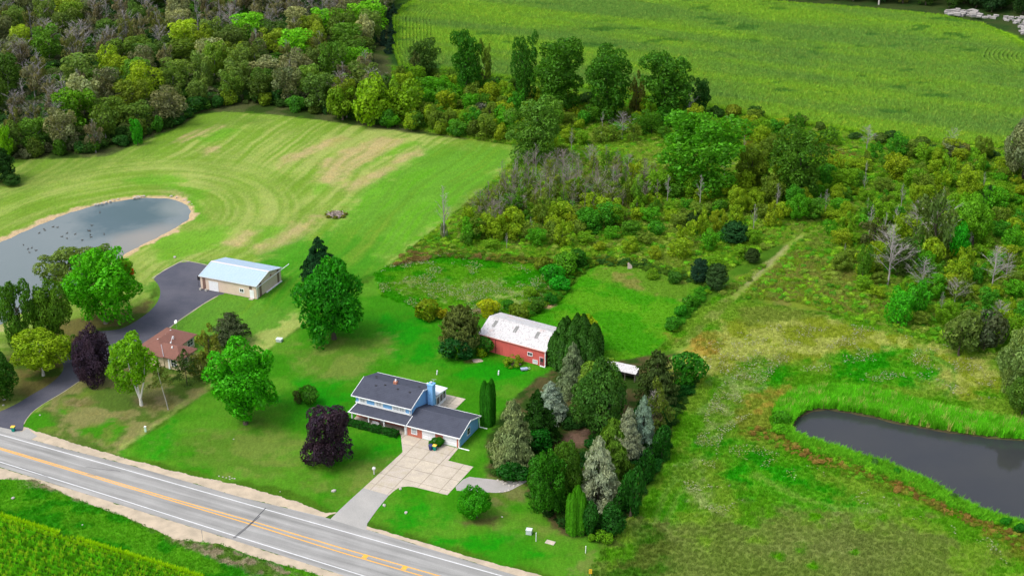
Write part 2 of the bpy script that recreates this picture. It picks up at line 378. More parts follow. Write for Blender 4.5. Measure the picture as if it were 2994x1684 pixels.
# paddocks
zone(MP([(940, 690), (985, 665), (1120, 640), (1190, 645), (1300, 655), (1370, 665), (1400, 720), (1370, 770), (1300, 800), (1180, 795), (1080, 790), (960, 745)]), (58, 148, 12), 1, 1, (96, 160, 26), 6, .55)
zone(MP([(1130, 765), (980, 720), (1040, 700), (1200, 700), (1340, 720), (1360, 760), (1220, 790)]), (104, 158, 34), 6, 6, (160, 180, 100), 2.2, .62)
zone(MP([(1310, 810), (1400, 755), (1470, 690), (1500, 662), (1590, 668), (1700, 690), (1770, 715), (1740, 770), (1690, 840), (1640, 890), (1540, 910), (1440, 860)]), (66, 146, 12), 1, 1, (88, 152, 22), 7)
zone(MP([(1500, 664), (1590, 668), (1700, 692), (1766, 716), (1740, 760), (1600, 730), (1500, 700)]), (96, 140, 34), 3, 3, (128, 134, 62), 4, .55)
# brush country
scrub = MP([(1326, 372), (1240, 460), (1080, 590), (990, 665), (1120, 640), (1300, 652), (1400, 640), (1500, 650), (1600, 662), (1700, 688), (1780, 712), (1900, 640), (2060, 575), (2260, 345), (2226, 350), (1900, 300), (1500, 240), (1000, 170), (985, 170), (1000, 320)])
zone(scrub, (92, 136, 28), 1.5, 2, (118, 148, 44), 7, .5)
zone(MP([(1200, 480), (1450, 440), (1650, 480), (1600, 560), (1300, 620), (1150, 560)]), (100, 116, 40), 5, 6, (112, 112, 60), 4, .5)
zone(MP([(1330, 640), (1450, 590), (1700, 560), (1950, 560), (2060, 575), (1900, 640), (1780, 712), (1600, 662)]), (100, 140, 30), 5, 5, (116, 138, 46), 5, .52)
for p in ([(1280, 255), (1380, 245), (1500, 270), (1480, 290), (1300, 280)], [(1640, 350), (1760, 320), (1900, 330), (2100, 370), (2180, 400), (2060, 400), (1900, 390), (1800, 360)], [(1740, 330), (1900, 340), (1880, 370), (1780, 360)]):
    zone(MP(p), (122, 128, 30), 3, 4, (112, 90, 50), 4, .5)
east = MP([(2060, 575), (2260, 345), (2500, 375), (2800, 420), (3000, 700), (2900, 1050), (2560, 960), (2480, 890), (2300, 850), (2170, 810), (2000, 760), (1860, 750), (1800, 745)])
zone(east, (90, 138, 28), 1.5, 2, (112, 144, 44), 7, .5)
zone(MP([(1860, 700), (2000, 640), (2200, 640), (2260, 800), (2100, 790), (1900, 770)]), (112, 132, 38), 4, 5, (120, 124, 56), 4)
# open meadow on the east side
mead = MP([(1690, 1150), (1700, 960), (1760, 860), (1650, 890), (1700, 830), (1800, 745), (1900, 760), (2170, 805), (2300, 850), (2480, 890), (2560, 960), (2900, 1050), (2900, 1800), (1500, 1700), (1480, 1440), (1530, 1360), (1600, 1290)])
zone(mead, (88, 148, 22), 1.5, 2, (116, 154, 42), 8, .5)
zone(MP([(1690, 900), (1760, 850), (1840, 810), (2000, 790), (2170, 820), (2300, 860), (2470, 900), (2540, 970), (2440, 1000), (2300, 960), (2150, 930), (2000, 900), (1880, 920), (1800, 960), (1740, 960)]), (140, 156, 46), 5, 7, (170, 178, 90), 5, .5)
zone(MP([(1700, 850), (1780, 830), (1830, 860), (1820, 900), (1740, 900)]), (166, 148, 62), 4, 5, (140, 146, 54), 3, .5)
zone(MP([(1860, 780), (1980, 770), (2060, 790), (1950, 810), (1870, 810)]), (122, 142, 54), 3, 4)
for p in ([(2100, 900), (2300, 880), (2380, 960), (2200, 980), (2080, 950)], [(1800, 960), (1960, 930), (2000, 970), (1940, 990), (1820, 1010)], [(1770, 1110), (1860, 1110), (2000, 1180), (2200, 1270), (2240, 1290), (2100, 1300), (1900, 1250), (1800, 1200)], [(1640, 1300), (1700, 1200), (1760, 1180), (1740, 1260), (1680, 1330)]):
    zone(MP(p), (44, 146, 10), 6, 6, (84, 156, 24), 5, .55)
for p in ([(1660, 1330), (1700, 1240), (1760, 1190), (1768, 1196), (1712, 1250), (1676, 1334)], [(1640, 1310), (1672, 1230), (1740, 1160), (1748, 1166), (1684, 1240), (1652, 1316)], [(2340, 890), (2400, 920), (2410, 960), (2380, 1000), (2374, 992), (2398, 958), (2390, 928), (2336, 900)], [(1900, 1190), (2020, 1250), (2200, 1290), (2202, 1298), (2016, 1262), (1896, 1200)]):
    zone(MP(p), (112, 158, 52), 1.0, .8)
for p in ([(1820, 960), (1880, 930), (1930, 970), (1880, 1060), (1780, 1100), (1760, 1060)], [(1700, 1180), (1760, 1160), (1790, 1250), (1830, 1300), (1740, 1290)], [(2040, 1290), (2240, 1270), (2260, 1310), (2100, 1330)]):
    zone(MP(p), (110, 152, 44), 5, 5, (150, 170, 96), 1.8, .58)
zone(MP([(1860, 1090), (1960, 1090), (2060, 1150), (2160, 1200), (2280, 1240), (2420, 1300), (2576, 1400), (2700, 1500), (2650, 1380), (2500, 1290), (2400, 1250), (2300, 1205), (2100, 1135), (1990, 1100)]), (118, 128, 36), 4, 4, (136, 108, 48), 4, .52)
zone(MP([(1880, 1000), (1990, 960), (2000, 1080), (1930, 1100), (1850, 1080)]), (128, 146, 46), 3, 4, (158, 148, 60), 3)
zone(MP([(1450, 1500), (1560, 1380), (1640, 1320), (1760, 1330), (1900, 1300), (2050, 1320), (2200, 1300), (2340, 1330), (2450, 1390), (2480, 1480), (2400, 1700), (1500, 1700)]), (112, 136, 54), 9, 12, (122, 136, 70), 9, .56, None, .8)
zone(MP([(1640, 1330), (1560, 1380), (1480, 1500), (1620, 1460), (1700, 1380)]), (66, 116, 22), 5, 5, (96, 116, 44), 5)
for x, y in ((2013, 1386), (2150, 1390), (2219, 1302), (2050, 1300), (1960, 1400), (2260, 1460), (2400, 1280), (2040, 1422), (2400, 1296)):
    q = M(x, y); zone([q + np.array([math.cos(a), math.sin(a)]) * R.uniform(.8, 1.8) for a in (0, 1, 2, 3, 4, 5)], (84, 150, 10), 1, .6)
# farm track
zone(GP([(1960, 1020), (2110, 880), (2240, 770), (2340, 680), (2352, 690), (2250, 790), (2120, 905), (1990, 1030)]), (140, 158, 74), 1.2, 1, (116, 148, 48), 4)
zone(GP([(2175, 830), (2240, 770), (2300, 715), (2306, 722), (2245, 782), (2185, 838)]), (150, 154, 98), .8, .6)
# verge south of the road, dead patches
verge = extp(LAWN_S, 300) + [CORN_NEAR[5] + np.array([200, -150]), CORN_NEAR[5], CORN_NEAR[4], CORN_NEAR[3], CORN_NEAR[2], CORN_NEAR[1], CORN_NEAR[0], CORN_NEAR[0] + np.array([-200, 60])]
zone(verge, (46, 134, 12), .8, .6, (82, 150, 22), 5)
for l in ([(950, 970), (1200, 1130), (1500, 1220), (1700, 1240), (2300, 1440), (1900, 1449), (1600, 1300), (1300, 1200), (1000, 1040)], [(1460, 1250), (1640, 1190), (1600, 1270), (1540, 1290)], [(150, 720), (500, 830), (700, 930), (650, 870), (400, 760), (200, 690)]):
    zone(zreg(0, 1120, 2.569, l), (150, 140, 112), 1.2, 1.4, (84, 120, 40), 1.6, .5)
zone(CORN_NEAR, (26, 56, 12), .8, .5)
# small bare spots
for (x, y, r_, c) in ((1372, 768, 1.6, (178, 150, 112)), (1180, 880, 0, 0), (1190, 908, 1.2, (120, 130, 60)), (1330, 905, 0, 0), (1212, 783, 1.8, (150, 128, 100))):
    if r_: q = M(x, y); zone([q + np.array([math.cos(a) * r_ * 1.8, math.sin(a) * r_]) for a in (0, 1, 2, 3, 4, 5)], c, .8, .5)

PC = np.mean(POND_L, 0)
def ground_colour(x, y):
    u = x * UX + y * UY; v = x * -UY + y * UX
    n1 = fbm(x * .12, y * .12, 1); n2 = fbm(x * .5, y * .5, 2)
    a = MP([(850, 500), (1010, 365)]); d = a[1] - a[0]; d = d / np.hypot(*d)      # mowing direction
    s_ = x * d[0] + y * d[1]; t_ = -x * d[1] + y * d[0]
    wob = fbm(x * .02, y * .02, 31) * 14
    st = fbm((t_ + wob) * .85, s_ * .02, 8, 5) * .55 + fbm(t_ * .045, s_ * .022, 9, 4) * .45; st = (st - .5) * 1.35 + .5
    kp = np.where((x < 0) & (y > 280) & (y < 480))[0]
    if len(kp):
        dp = sdist(x[kp], y[kp], POND_L[::2]); an = np.arctan2(y[kp] - PC[1], x[kp] - PC[0]) * 60
        s2 = fbm(dp * .8, an * .03, 12, 5) * .6 + fbm(x[kp] * .05, y[kp] * .05, 13, 3) * .4; s2 = (s2 - .5) * .75 + .47
        wt = sstep((46 - dp) / 26); st[kp] = st[kp] * (1 - wt) + s2 * wt
    col = np.empty((len(x), 3)); col[:] = zc(70, 112, 22)
    col *= (.75 + .5 * n1)[:, None]
    ragged = (fbm(x * .22, y * .22, 5) - .5) * 2 + (fbm(x * .9, y * .9, 6, 2) - .5) * .8
    for i, (poly, c, soft, amp, c2, size, th, stripe, sharp) in enumerate(Z):
        P = np.array(poly); lo = P.min(0) - soft - amp * 2; hi = P.max(0) + soft + amp * 2
        k = np.where((x > lo[0]) & (x < hi[0]) & (y > lo[1]) & (y < hi[1]))[0]
        if not len(k): continue
        xx, yy = x[k], y[k]
        al = sstep((-sdist(xx, yy, poly) + ragged[k] * amp) / soft + .5)
        if stripe and i > 4: al = al * np.clip(.72 + (st[k] - .5) * 2.2, 0, 1) if soft > 3 else al
        cc = np.repeat(c[None], len(k), 0)
        if c2 is not None:
            n = st[k] if stripe else fbm(xx / size, yy / size, 40 + i, 4)
            m = sstep((n - th) / sharp + .5)[:, None]; cc = cc * (1 - m) + c2[None] * m
        col[k] = col[k] * (1 - al[:, None]) + cc * al[:, None]
    fine = vn(x * 1.3, y * 1.3, 77)
    col *= (.8 + .22 * n1 + .18 * n2 + .1 * fine)[:, None]
    return col

# ------------------------------------------------------------------ the ground, one sheet to the horizon
ys = [70.0]
while ys[-1] < 175: ys.append(ys[-1] * 1.02)
while ys[-1] < 700: ys.append(ys[-1] * 1.0023)
while ys[-1] < 4500: ys.append(ys[-1] * 1.06)
ts = list(np.arange(-.385, .3851, .0021)); o_ = .02
while ts[-1] < 2.5: ts.append(ts[-1] + o_); ts.insert(0, ts[0] - o_); o_ *= 1.25
ys = np.array(ys); ts = np.array(ts); YY, TT = np.meshgrid(ys, ts, indexing='ij')
gx = (YY * TT).ravel(); gy = YY.ravel()
gz = np.zeros_like(gx); dl = np.full_like(gx, 99.0)
near = (np.abs(gx) < 330) & (gy < 700)
for pnd in (POND_L, POND_R):
    P = np.array(pnd); lo = P.min(0) - 8; hi = P.max(0) + 8
    k = np.where((gx > lo[0]) & (gx < hi[0]) & (gy > lo[1]) & (gy < hi[1]))[0]
    d = sdist(gx[k], gy[k], pnd) + (fbm(gx[k] * .3, gy[k] * .3, 3) - .5) * 1.6
    dl[k] = np.minimum(dl[k], d); gz[k] = -.1 - 1.5 * sstep((1.2 - d) / 9) + .1 * sstep(d / 3)
    gz[k] = np.where(d > 3, 0, gz[k])
col = np.empty((len(gx), 3)); col[:] = zc(66, 112, 22)
kk = np.where(near)[0]; col[kk] = ground_colour(gx[kk], gy[kk])
dL = sdist(gx[kk], gy[kk], POND_L); ry = (fbm(gx[kk] * .4, gy[kk] * .4, 9) - .5)
f = sstep((1.4 + ry * 5 - dL) / 1.0)[:, None]; col[kk] = col[kk] * (1 - f) + zc(205, 180, 140) * f
f = sstep((-dL - 7) / 8)[:, None]; col[kk] = col[kk] * (1 - f) + zc(95, 110, 105) * f
dR = sdist(gx[kk], gy[kk], POND_R)
f = sstep((.9 - dR) / 1.0)[:, None]; col[kk] = col[kk] * (1 - f) + zc(88, 82, 58) * f
nr, nc = YY.shape; idx = np.arange(nr * nc).reshape(nr, nc)
fc = np.stack([idx[:-1, :-1], idx[:-1, 1:], idx[1:, 1:], idx[1:, :-1]], -1).reshape(-1, 4)
t = NT('grassland')
at = t.n('ShaderNodeAttribute', attribute_name='col'); p = t.pos()
n1 = t.noise(2.2, 6, p, .7); n2 = t.noise(.35, 4, p, .6); n3 = t.noise(9.0, 2, p)
n4 = t.noise(.9, 5, t.mapv(p, (1.8, .6, 1), (0, 0, 1.0)), .7)
c = t.scale(at.outputs['Color'], t.rng(n1, .3, .7, .78, 1.24))
c = t.scale(c, t.rng(n4, .3, .7, .82, 1.2))
c = t.scale(c, t.rng(n3, .3, .7, .78, 1.22))
c = t.mix(t.rng(n2, .5, .7, 0, .22), c, t.mix(1.0, c, (1.5, 1.15, .9), 'MULTIPLY'))
t.bump(t.math('ADD', n1, n3), .55, .12)
GRASS = t.fin(c, .95, .05)
ground = link('ground', mesh_np('ground', np.stack([gx, gy, gz], 1), fc, GRASS,
      {'col': ('FLOAT_COLOR', 'POINT', np.concatenate([col, np.ones((len(col), 1))], 1))}, smooth=True))
ground['kind'] = 'structure'

# ------------------------------------------------------------------ water
def water(name, poly, z, colour, rough, depthcol, bumps=.06, sc1=1.2, deeps=()):
    t = NT(name); p = t.pos()
    n = t.noise(sc1, 3, p); n2 = t.noise(.05, 3, p)
    c = t.mix(t.rng(n2, .35, .65, 0, .35), colour, depthcol)
    for (cx_, cy_, r_, cc_, f_) in deeps:      # deeper or silted water
        g_ = t.n('ShaderNodeVectorMath', operation='DISTANCE'); t.l(p, g_.inputs[0]); g_.inputs[1].default_value = (cx_, cy_, z)
        d_ = t.math('ADD', g_.outputs['Value'], t.rng(t.noise(.09, 4, p), 0, 1, -r_ * .7, r_ * .7))
        c = t.mix(t.math('MULTIPLY', t.rng(d_, r_ * .55, r_ * 1.15, 1, 0), f_), c, cc_)
    t.bump(n, bumps, .1)
    m = t.fin(c, rough, .5); t.b.inputs['IOR'].default_value = 1.33; t.b.inputs['Alpha'].default_value = 1
    return sheet(name, [tuple(q) for q in poly], z, m)
def grow(poly, d):
    c = np.mean(poly, 0); return [q + (q - c) / np.hypot(*(q - c)) * d for q in poly]
water('pond_water', grow(POND_L, .6), -.28, (.12, .145, .145), .06, (.10, .13, .13), .12, deeps=[(*M(300, 548), 14, (.03, .065, .075), .9), (*M(360, 525), 12, (.03, .065, .07), .9), (*M(405, 590), 9, (.20, .18, .15), .5), (*M(345, 610), 10, (.20, .18, .15), .6), (*M(440, 520), 7, (.16, .18, .16), .5)])
water('pond_water', grow(POND_R, .6), -.28, (.026, .028, .032), .02, (.042, .042, .038), .05, 1.6)

# ------------------------------------------------------------------ road, shoulders, drives
def groundmat(name, c1, c2, scale=6, sp=.0, streak=None, rough=.9, big=.15):
    t = NT(name); p = t.pos()
    a = t.noise(scale, 5, p, .7); b = t.noise(big, 4, t.mapv(p, streak, (0, 0, -ANG)) if streak else p)
    c = t.mix(t.rng(b, .35, .65, 0, 1), c1, c2); c = t.scale(c, t.rng(a, .3, .7, .82, 1.18))
    c = t.scale(c, t.rng(t.noise(25, 2, p), .3, .7, .9, 1.1))
    t.bump(a, .3, .02); return t.fin(c, rough, .15)
GRAVEL = groundmat('gravel_shoulder', (.44, .36, .265), (.32, .27, .20), 8, big=.35)
def roadmat():
    t = NT('road_asphalt'); p = t.pos(); q = t.mapv(p, (1, 1, 1), (0, 0, -ANG))
    sp = t.n('ShaderNodeSeparateXYZ'); t.l(q, sp.inputs[0])
    off = float(-N_WHITE[1][0] * math.sin(-ANG) * -1 * 0 + (N_WHITE[1] @ [-UY, UX]))
    a = t.noise(7, 5, p, .7); b = t.noise(.5, 4, t.mapv(q, (.12, 2.5, 1))); c3 = t.noise(.12, 4, p)
    lane = t.math('SUBTRACT', off, sp.outputs[1]); w = t.math('ABSOLUTE', t.math('SUBTRACT', t.math('FRACT', t.math('MULTIPLY', lane, 1 / 2.45)), .5))
    c = t.mix(t.rng(b, .35, .65, 0, 1), (.215, .215, .205), (.285, .28, .27)); c = t.scale(c, t.rng(w, 0, .5, .86, 1.1)); c = t.scale(c, t.rng(a, .3, .7, .84, 1.16)); c = t.scale(c, t.rng(c3, .35, .65, .9, 1.08))
    t.bump(a, .3, .02); return t.fin(c, .85, .2)
ROADM = roadmat()
ROADM_ = groundmat('road_asphalt', (.29, .29, .29), (.37, .37, .36), 7, streak=(.12, 3.0, 1), big=.5)
DRIVEM = groundmat('drive_asphalt', (.062, .065, .085), (.085, .085, .105), 7)
APRONM = groundmat('apron_asphalt', (.28, .275, .26), (.33, .32, .30), 7)
sheet('gravel_verge', extp(LAWN_N, 300)[:-1] + extp(N_EDGE[:5], 300)[::-1][1:], .012, GRAVEL, jit=.45, step=.4, seed=1)
sheet('gravel_verge', LAWN_N2 + [LAWN_N2[-1] + np.array([200, -92])] + [N_EDGE[-1] + np.array([200, -92])] + [N_EDGE[-1], N_EDGE[-2], N_EDGE[-3]], .012, GRAVEL, jit=.3, step=.4, seed=4)
sheet('gravel_verge', extp(LAWN_S, 300) + extp(S_EDGE, 300)[::-1], .012, GRAVEL, jit=.4, step=.4, seed=8)
road = sheet('road', extp(N_EDGE, 320) + extp(S_EDGE, 320)[::-1], .024, ROADM)
WHITE = paint('white_road_paint', (.68, .69, .70), .7, .5, 1.5)
YELL = paint('yellow_road_paint', (.72, .36, .05), .7, .35, 1.5)
def mark(name, lab, line, w, mat):
    o = ribbon(name, line, -w / 2, w / 2, .030, mat, ext=300, parent=road, kind=None); o['label'] = lab
mark('edge_line', 'white edge line along the side of the houses', N_WHITE, .17, WHITE)
mark('edge_line', 'white edge line along the near verge', S_WHITE, .17, WHITE)
mark('centre_line', 'orange yellow centre line nearer the houses', YEL_A, .26, YELL)
mark('centre_line', 'orange yellow centre line nearer the sign', YEL_B, .26, YELL)
for x, y in ((1068, 1626), (1183, 1659)):
    q = G(x, y); u_ = np.array([UX, UY]); v_ = np.array([-UY, UX])
    sheet('median_mark', [q - u_ * .5 - v_ * .6, q + u_ * .5 - v_ * .6, q + u_ * .5 + v_ * .6, q - u_ * .5 + v_ * .6], .036, YELL, kind=None, parent=road)
TAR = paint('tar_seal', (.06, .06, .065), .5, .2)
for i, l in enumerate(([(778, 1484), (735, 1528), (681, 1573)], [(760, 1508), (724, 1541), (686, 1573)])):
    o = ribbon('tar_strip', GP(l), -.09, .09, .034, TAR, jit=.03, parent=road, kind=None)
for l in ([(250, 1365), (300, 1372), (345, 1376), (352, 1379)], [(255, 1385), (280, 1391)], [(60, 1366), (100, 1378), (140, 1394)]):
    ribbon('crack', GP(l), -.05, .05, .034, TAR, jit=.03, parent=road, kind=None)
dn = sheet('driveway', smooth_poly(DRIVE_N, 1), .034, DRIVEM, jit=.0)
sheet('driveway', zreg(1000, 1220, 4.675, [(290, 965), (640, 1065), (560, 1160), (480, 1260), (400, 1370), (345, 1449), (330, 1545), (-160, 1390), (-20, 1250), (130, 1110)]), .038, APRONM)
sheet('apron', GP([(-60, 1236), (20, 1253), (64, 1262), (80, 1252), (110, 1275), (90, 1286), (-60, 1244)]), .042, APRONM)
EDGEM = groundmat('drive_edge', (.34, .30, .22), (.24, .24, .15), 8)
ribbon('gravel_verge', GP([(637, 864), (590, 891), (505, 950), (430, 1012)]), -.35, .25, .030, EDGEM, jit=.15)
ribbon('gravel_verge', GP([(446, 814), (486, 788), (536, 762), (605, 775)]), -.2, .3, .030, EDGEM, jit=.15)
ribbon('gravel_verge', GP([(235, 1111), (188, 1144), (131, 1177), (94, 1203), (76, 1225), (68, 1240)]), -.35, .2, .030, EDGEM, jit=.15)
# concrete driveway of separate slabs
CONC = []
for i in range(3):
    CONC.append(groundmat('concrete_%d' % i, (.47 - .025 * i, .41 - .02 * i, .32), (.38, .335, .275 - .01 * i), 5, big=.5))
O_G = G(1189.2, 1270.6)
def loc2(p, o=O_G, a=ANG):
    d = np.array(p) - o; return np.array([d[0] * math.cos(a) + d[1] * math.sin(a), -d[0] * math.sin(a) + d[1] * math.cos(a)])
def clip(poly, ax, v, keep_less):
    out = []; n = len(poly)
    for i in range(n):
        a, b = poly[i], poly[(i + 1) % n]; ia = (a[ax] < v) == keep_less; ib = (b[ax] < v) == keep_less
        if ia: out.append(a)
        if ia != ib: t = (v - a[ax]) / (b[ax] - a[ax]); out.append(a + (b - a) * t)
    return out
conc = [loc2(p) for p in zreg(1000, 1220, 4.675, [(880, 238), (800, 170), (812, 330), (828, 475), (560, 720), (290, 965), (640, 1065), (700, 1012), (760, 970), (820, 950), (900, 941), (980, 948), (1090, 974), (1440, 1060), (1620, 865), (1795, 675), (1450, 590), (1590, 425)])]
cd = thing('concrete_driveway', 'x', 'x', O_G, ANG); del cd['label']; del cd['category']; cd['kind'] = 'structure'
b_ = sheet('joint_bed', conc, .018, paint('joint_soil', (.16, .13, .09), .9, .3), kind=None, parent=cd)
xs = [-8, -4.2, -.2, 3.6, 7.6, 11.8, 16.4, 21, 26]; yy_ = [2, -3.6, -7.6, -11.6, -15.6, -19.6, -24.2, -29]
def slabs(conc, xs, yy_, cd, z=.05):
    for i in range(len(xs) - 1):
        for j in range(len(yy_) - 1):
            y1, y0 = yy_[j], yy_[j + 1]
            q = clip(clip(clip(clip(conc, 0, xs[i] + .045, False), 0, xs[i + 1] - .045, True), 1, y0 + .045, False), 1, y1 - .045, True)
            if len(q) < 3: continue
            ar = abs(sum(q[k][0] * q[(k + 1) % len(q)][1] - q[(k + 1) % len(q)][0] * q[k][1] for k in range(len(q)))) / 2
            if ar < .6: continue
            s_ = B(); s_.prism([tuple(k) for k in q], -.05, z + R.uniform(-.006, .006), 'z')
            s_.obj('slab', CONC[R.randrange(3)], cd)
slabs(conc, xs, yy_, cd)
pt = thing('patio', 'x', 'x', O_G, ANG); del pt['label']; del pt['category']; pt['kind'] = 'structure'
slabs([np.array(q) for q in ((.2, 12.4), (4.5, 14.2), (4.6, 19), (-.2, 19))], [-.3, 2.3, 5], [19.1, 15.7, 12.3], pt, .08)
# gravel path with limestone pieces
sheet('gravel_path', smooth_poly(zreg(1000, 1220, 4.675, [(1700, 800), (1860, 828), (2100, 845), (2300, 900), (2480, 860), (2540, 870), (2420, 930), (2300, 1000), (2150, 1035), (1950, 1020), (1750, 1010), (1500, 995)]), 1), .014, groundmat('path_gravel', (.33, .31, .30), (.27, .26, .24), 9), jit=.12, step=.3)
STONE = paint('limestone', (.42, .39, .35), .85, .45, 2)
for i, (x, y, r_) in enumerate([(2130, 862, .4), (2190, 878, .5), (2240, 900, .55), (2300, 880, .7), (2370, 890, .8), (2440, 880, .5), (2350, 935, .45), (2290, 930, .5), (2210, 915, .3), (2410, 915, .4), (2280, 995, .45), (2230, 1010, .3), (2160, 1020, .3)]):
    q = G(1000 + x / 4.675, 1220 + y / 4.675); b_ = B(); b_.blob((0, 0, 0), (r_, r_ * .7, .12), 1, .25, i)
    o = b_.obj('flagstone', STONE, None, loc=(q[0], q[1], .05), rotz=R.random() * 3)
    o['label'] = 'flat pale limestone piece along the gravel path'; o['category'] = 'stone'; o['group'] = 'limestone pieces edging the gravel path'

# ------------------------------------------------------------------ foliage meshes (unit size)
def leaves(cen, nor, size, aspect=.6, clump=None, rs=RN, droop=0.0):
    """one bent diamond leaf cluster per centre"""
    n = len(cen); nor = nor / (np.linalg.norm(nor, axis=1)[:, None] + 1e-9)
    r = rs.normal(size=(n, 3)); r[:, 2] -= droop
    t = np.cross(nor, r); t /= np.linalg.norm(t, axis=1)[:, None] + 1e-9
    if droop: t = r - (r * nor).sum(1)[:, None] * nor; t /= np.linalg.norm(t, axis=1)[:, None] + 1e-9
    b = np.cross(nor, t); sz = size * (.6 + .8 * rs.rand(n))[:, None]
    v = np.stack([cen - t * sz, cen + b * sz * aspect + nor * sz * .25, cen + t * sz, cen - b * sz * aspect + nor * sz * .25], 1).reshape(-1, 3)
    f = np.arange(n * 4).reshape(n, 4)
    f = np.concatenate([f[:, [0, 1, 2]], f[:, [0, 2, 3]]], 0)
    cl = np.repeat(clump if clump is not None else rs.rand(n), 4)
    return v, f, cl
def blobs_crown(seed, nb, rb, n, leaf, shell=.68, flat=1.0, gap=.0, low=.0, name='crown'):
    rs = np.random.RandomState(seed); cs = []; tries = 0
    while len(cs) < nb and tries < 4000:
        tries += 1
        p = rs.normal(size=3); p /= np.linalg.norm(p); p *= shell * (.35 + .65 * rs.rand() ** .4)
        if p[2] < -.9 + low: continue
        if all(np.linalg.norm(p - q[0]) > rb * .62 for q in cs): cs.append((p, rb * (.7 + .6 * rs.rand())))
    C = np.array([c[0] for c in cs]); Rr = np.array([c[1] for c in cs])
    k = rs.choice(len(C), n * 3, p=Rr ** 2 / (Rr ** 2).sum()); d = rs.normal(size=(n * 3, 3)); d[:, 2] += .25; d /= np.linalg.norm(d, axis=1)[:, None]
    p = C[k] + d * Rr[k][:, None] * (.72 + .34 * rs.rand(n * 3))[:, None]
    dist = np.linalg.norm(p[:, None] - C[None], axis=2) / Rr[None]; dist[np.arange(len(p)), k] = 9
    keep = dist.min(1) > .78; p, d, k = p[keep][:n], d[keep][:n], k[keep][:n]
    nor = d + rs.normal(size=p.shape) * .6 + p * .3
    cl = np.clip(rs.rand(len(C))[k] * .8 + rs.rand(len(p)) * .2, 0, 1)
    v, f, cl = leaves(p, nor, leaf, .62, cl, rs)
    # ragged stray sprays
    g = np.random.RandomState(seed + 5); A = g.normal(size=(4, 3)) * 2.2; ph = g.rand(4) * 6.28; k_ = 1 + sum(.085 * np.sin(v @ A[j] + ph[j]) for j in range(4)); v = v * k_[:, None]
    v = v * [1, 1, flat]; z0 = np.percentile(v[:, 2], .5); z1 = np.percentile(v[:, 2], 99.7); rr = np.percentile(np.hypot(v[:, 0], v[:, 1]), 98.5)
    v[:, 2] = (v[:, 2] - z0) / (z1 - z0); v[:, :2] /= rr
    return mesh_np(name, v, f, LEAF, {'clump': ('FLOAT', 'POINT', cl.astype(np.float32))})
def conifer_crown(seed, nbr, sprays, leaf, power=.8, droop=.25, base=.03, ragged=.16, top=.0, lift=0.0, name='crown'):
    """whorls of drooping boughs, unit radius and unit height"""
    rs = np.random.RandomState(seed); cen = []; nor = []; cl = []; dirs = []
    for i in range(nbr):
        z = base + (1 - base) * (i + rs.rand()) / nbr
        z = 1 - (1 - z) ** 1.0
        rad = (1 - z) ** power * (1 + ragged * rs.normal()) + .02 + top * (1 - abs(2 * z - 1))
        rad = min(max(rad, .03), 1.12); a = rs.rand() * 6.283; c = rs.rand()
        d = np.array([math.cos(a), math.sin(a)])
        m = max(4, int(sprays * (rad + .15)))
        tt = (.25 + .75 * rs.rand(m) ** .6)
        side = rs.normal(size=m) * .15 * (rad + .1) * (1.25 - tt * .6)
        x = d[0] * rad * tt - d[1] * side; y = d[1] * rad * tt + d[0] * side
        zz = z + (lift * tt - droop * tt ** 1.6) * rad * .32 + rs.normal(size=m) * .007 - np.abs(side) * .12
        cen.append(np.stack([x, y, zz], 1)); nn = np.stack([d[0] * .55 * np.ones(m), d[1] * .55 * np.ones(m), np.full(m, .85)], 1) + rs.normal(size=(m, 3)) * .4
        nor.append(nn); cl.append(np.clip(c * .6 + .4 * tt, 0, 1))
    cen = np.concatenate(cen); nor = np.concatenate(nor); cl = np.concatenate(cl)
    v, f, cl = leaves(cen * [1, 1, 1], nor, leaf, .42, cl, rs, .15)
    return mesh_np(name, v, f, NEEDLE, {'clump': ('FLOAT', 'POINT', cl.astype(np.float32))})
def column_crown(seed, n, spires, leaf, point=.6, name='crown'):
    """arborvitae: upright fans packed on fluted spires"""
    rs = np.random.RandomState(seed); V = []; Fa = []; Cl = []; off = 0
    for (sx, sy, sr, sh) in spires:
        m = int(n * sr * sh); z = rs.rand(m) ** .85; a = rs.rand(m) * 6.283; 
        prof = np.where(z < .12, .8 + z * 1.6, np.where(z < point, 1.0, np.maximum(1 - ((z - point) / (1 - point)) ** (2.0 if point == .6 else 1.5), .0) ** (.5 if point == .6 else .8) * .97 + .03))
        flute = 1 + .07 * np.sin(a * 7 + seed) + .05 * np.sin(a * 13 + z * 9)
        r = sr * prof * flute * (.93 + .12 * rs.rand(m))
        c = np.stack([sx + np.cos(a) * r, sy + np.sin(a) * r, z * sh], 1)
        nn = np.stack([np.cos(a), np.sin(a), .35 + 0 * a], 1) + rs.normal(size=(m, 3)) * .35
        nn /= np.linalg.norm(nn, axis=1)[:, None]; t_ = np.array([0, 0, 1.0]) + rs.normal(size=(m, 3)) * .25
        t_ -= (t_ * nn).sum(1)[:, None] * nn; t_ /= np.linalg.norm(t_, axis=1)[:, None]; b = np.cross(nn, t_)
        s = leaf * (.6 + .8 * rs.rand(m))[:, None]; hz = np.array([1, 1, .45])
        v = np.stack([c - t_ * s * hz, c + b * s * .5, c + t_ * s * hz * 1.2, c - b * s * .5], 1).reshape(-1, 3)
        f = np.arange(m * 4).reshape(m, 4) + off; V.append(v); Fa.append(np.concatenate([f[:, [0, 1, 2]], f[:, [0, 2, 3]]])); off += m * 4
        Cl.append(np.repeat(np.clip((np.sin(a * 7 + seed) * .3 + .5) + rs.normal(size=m) * .1, 0, 1), 4))
    return mesh_np(name, np.concatenate(V), np.concatenate(Fa), NEEDLE, {'clump': ('FLOAT', 'POINT', np.concatenate(Cl).astype(np.float32))})
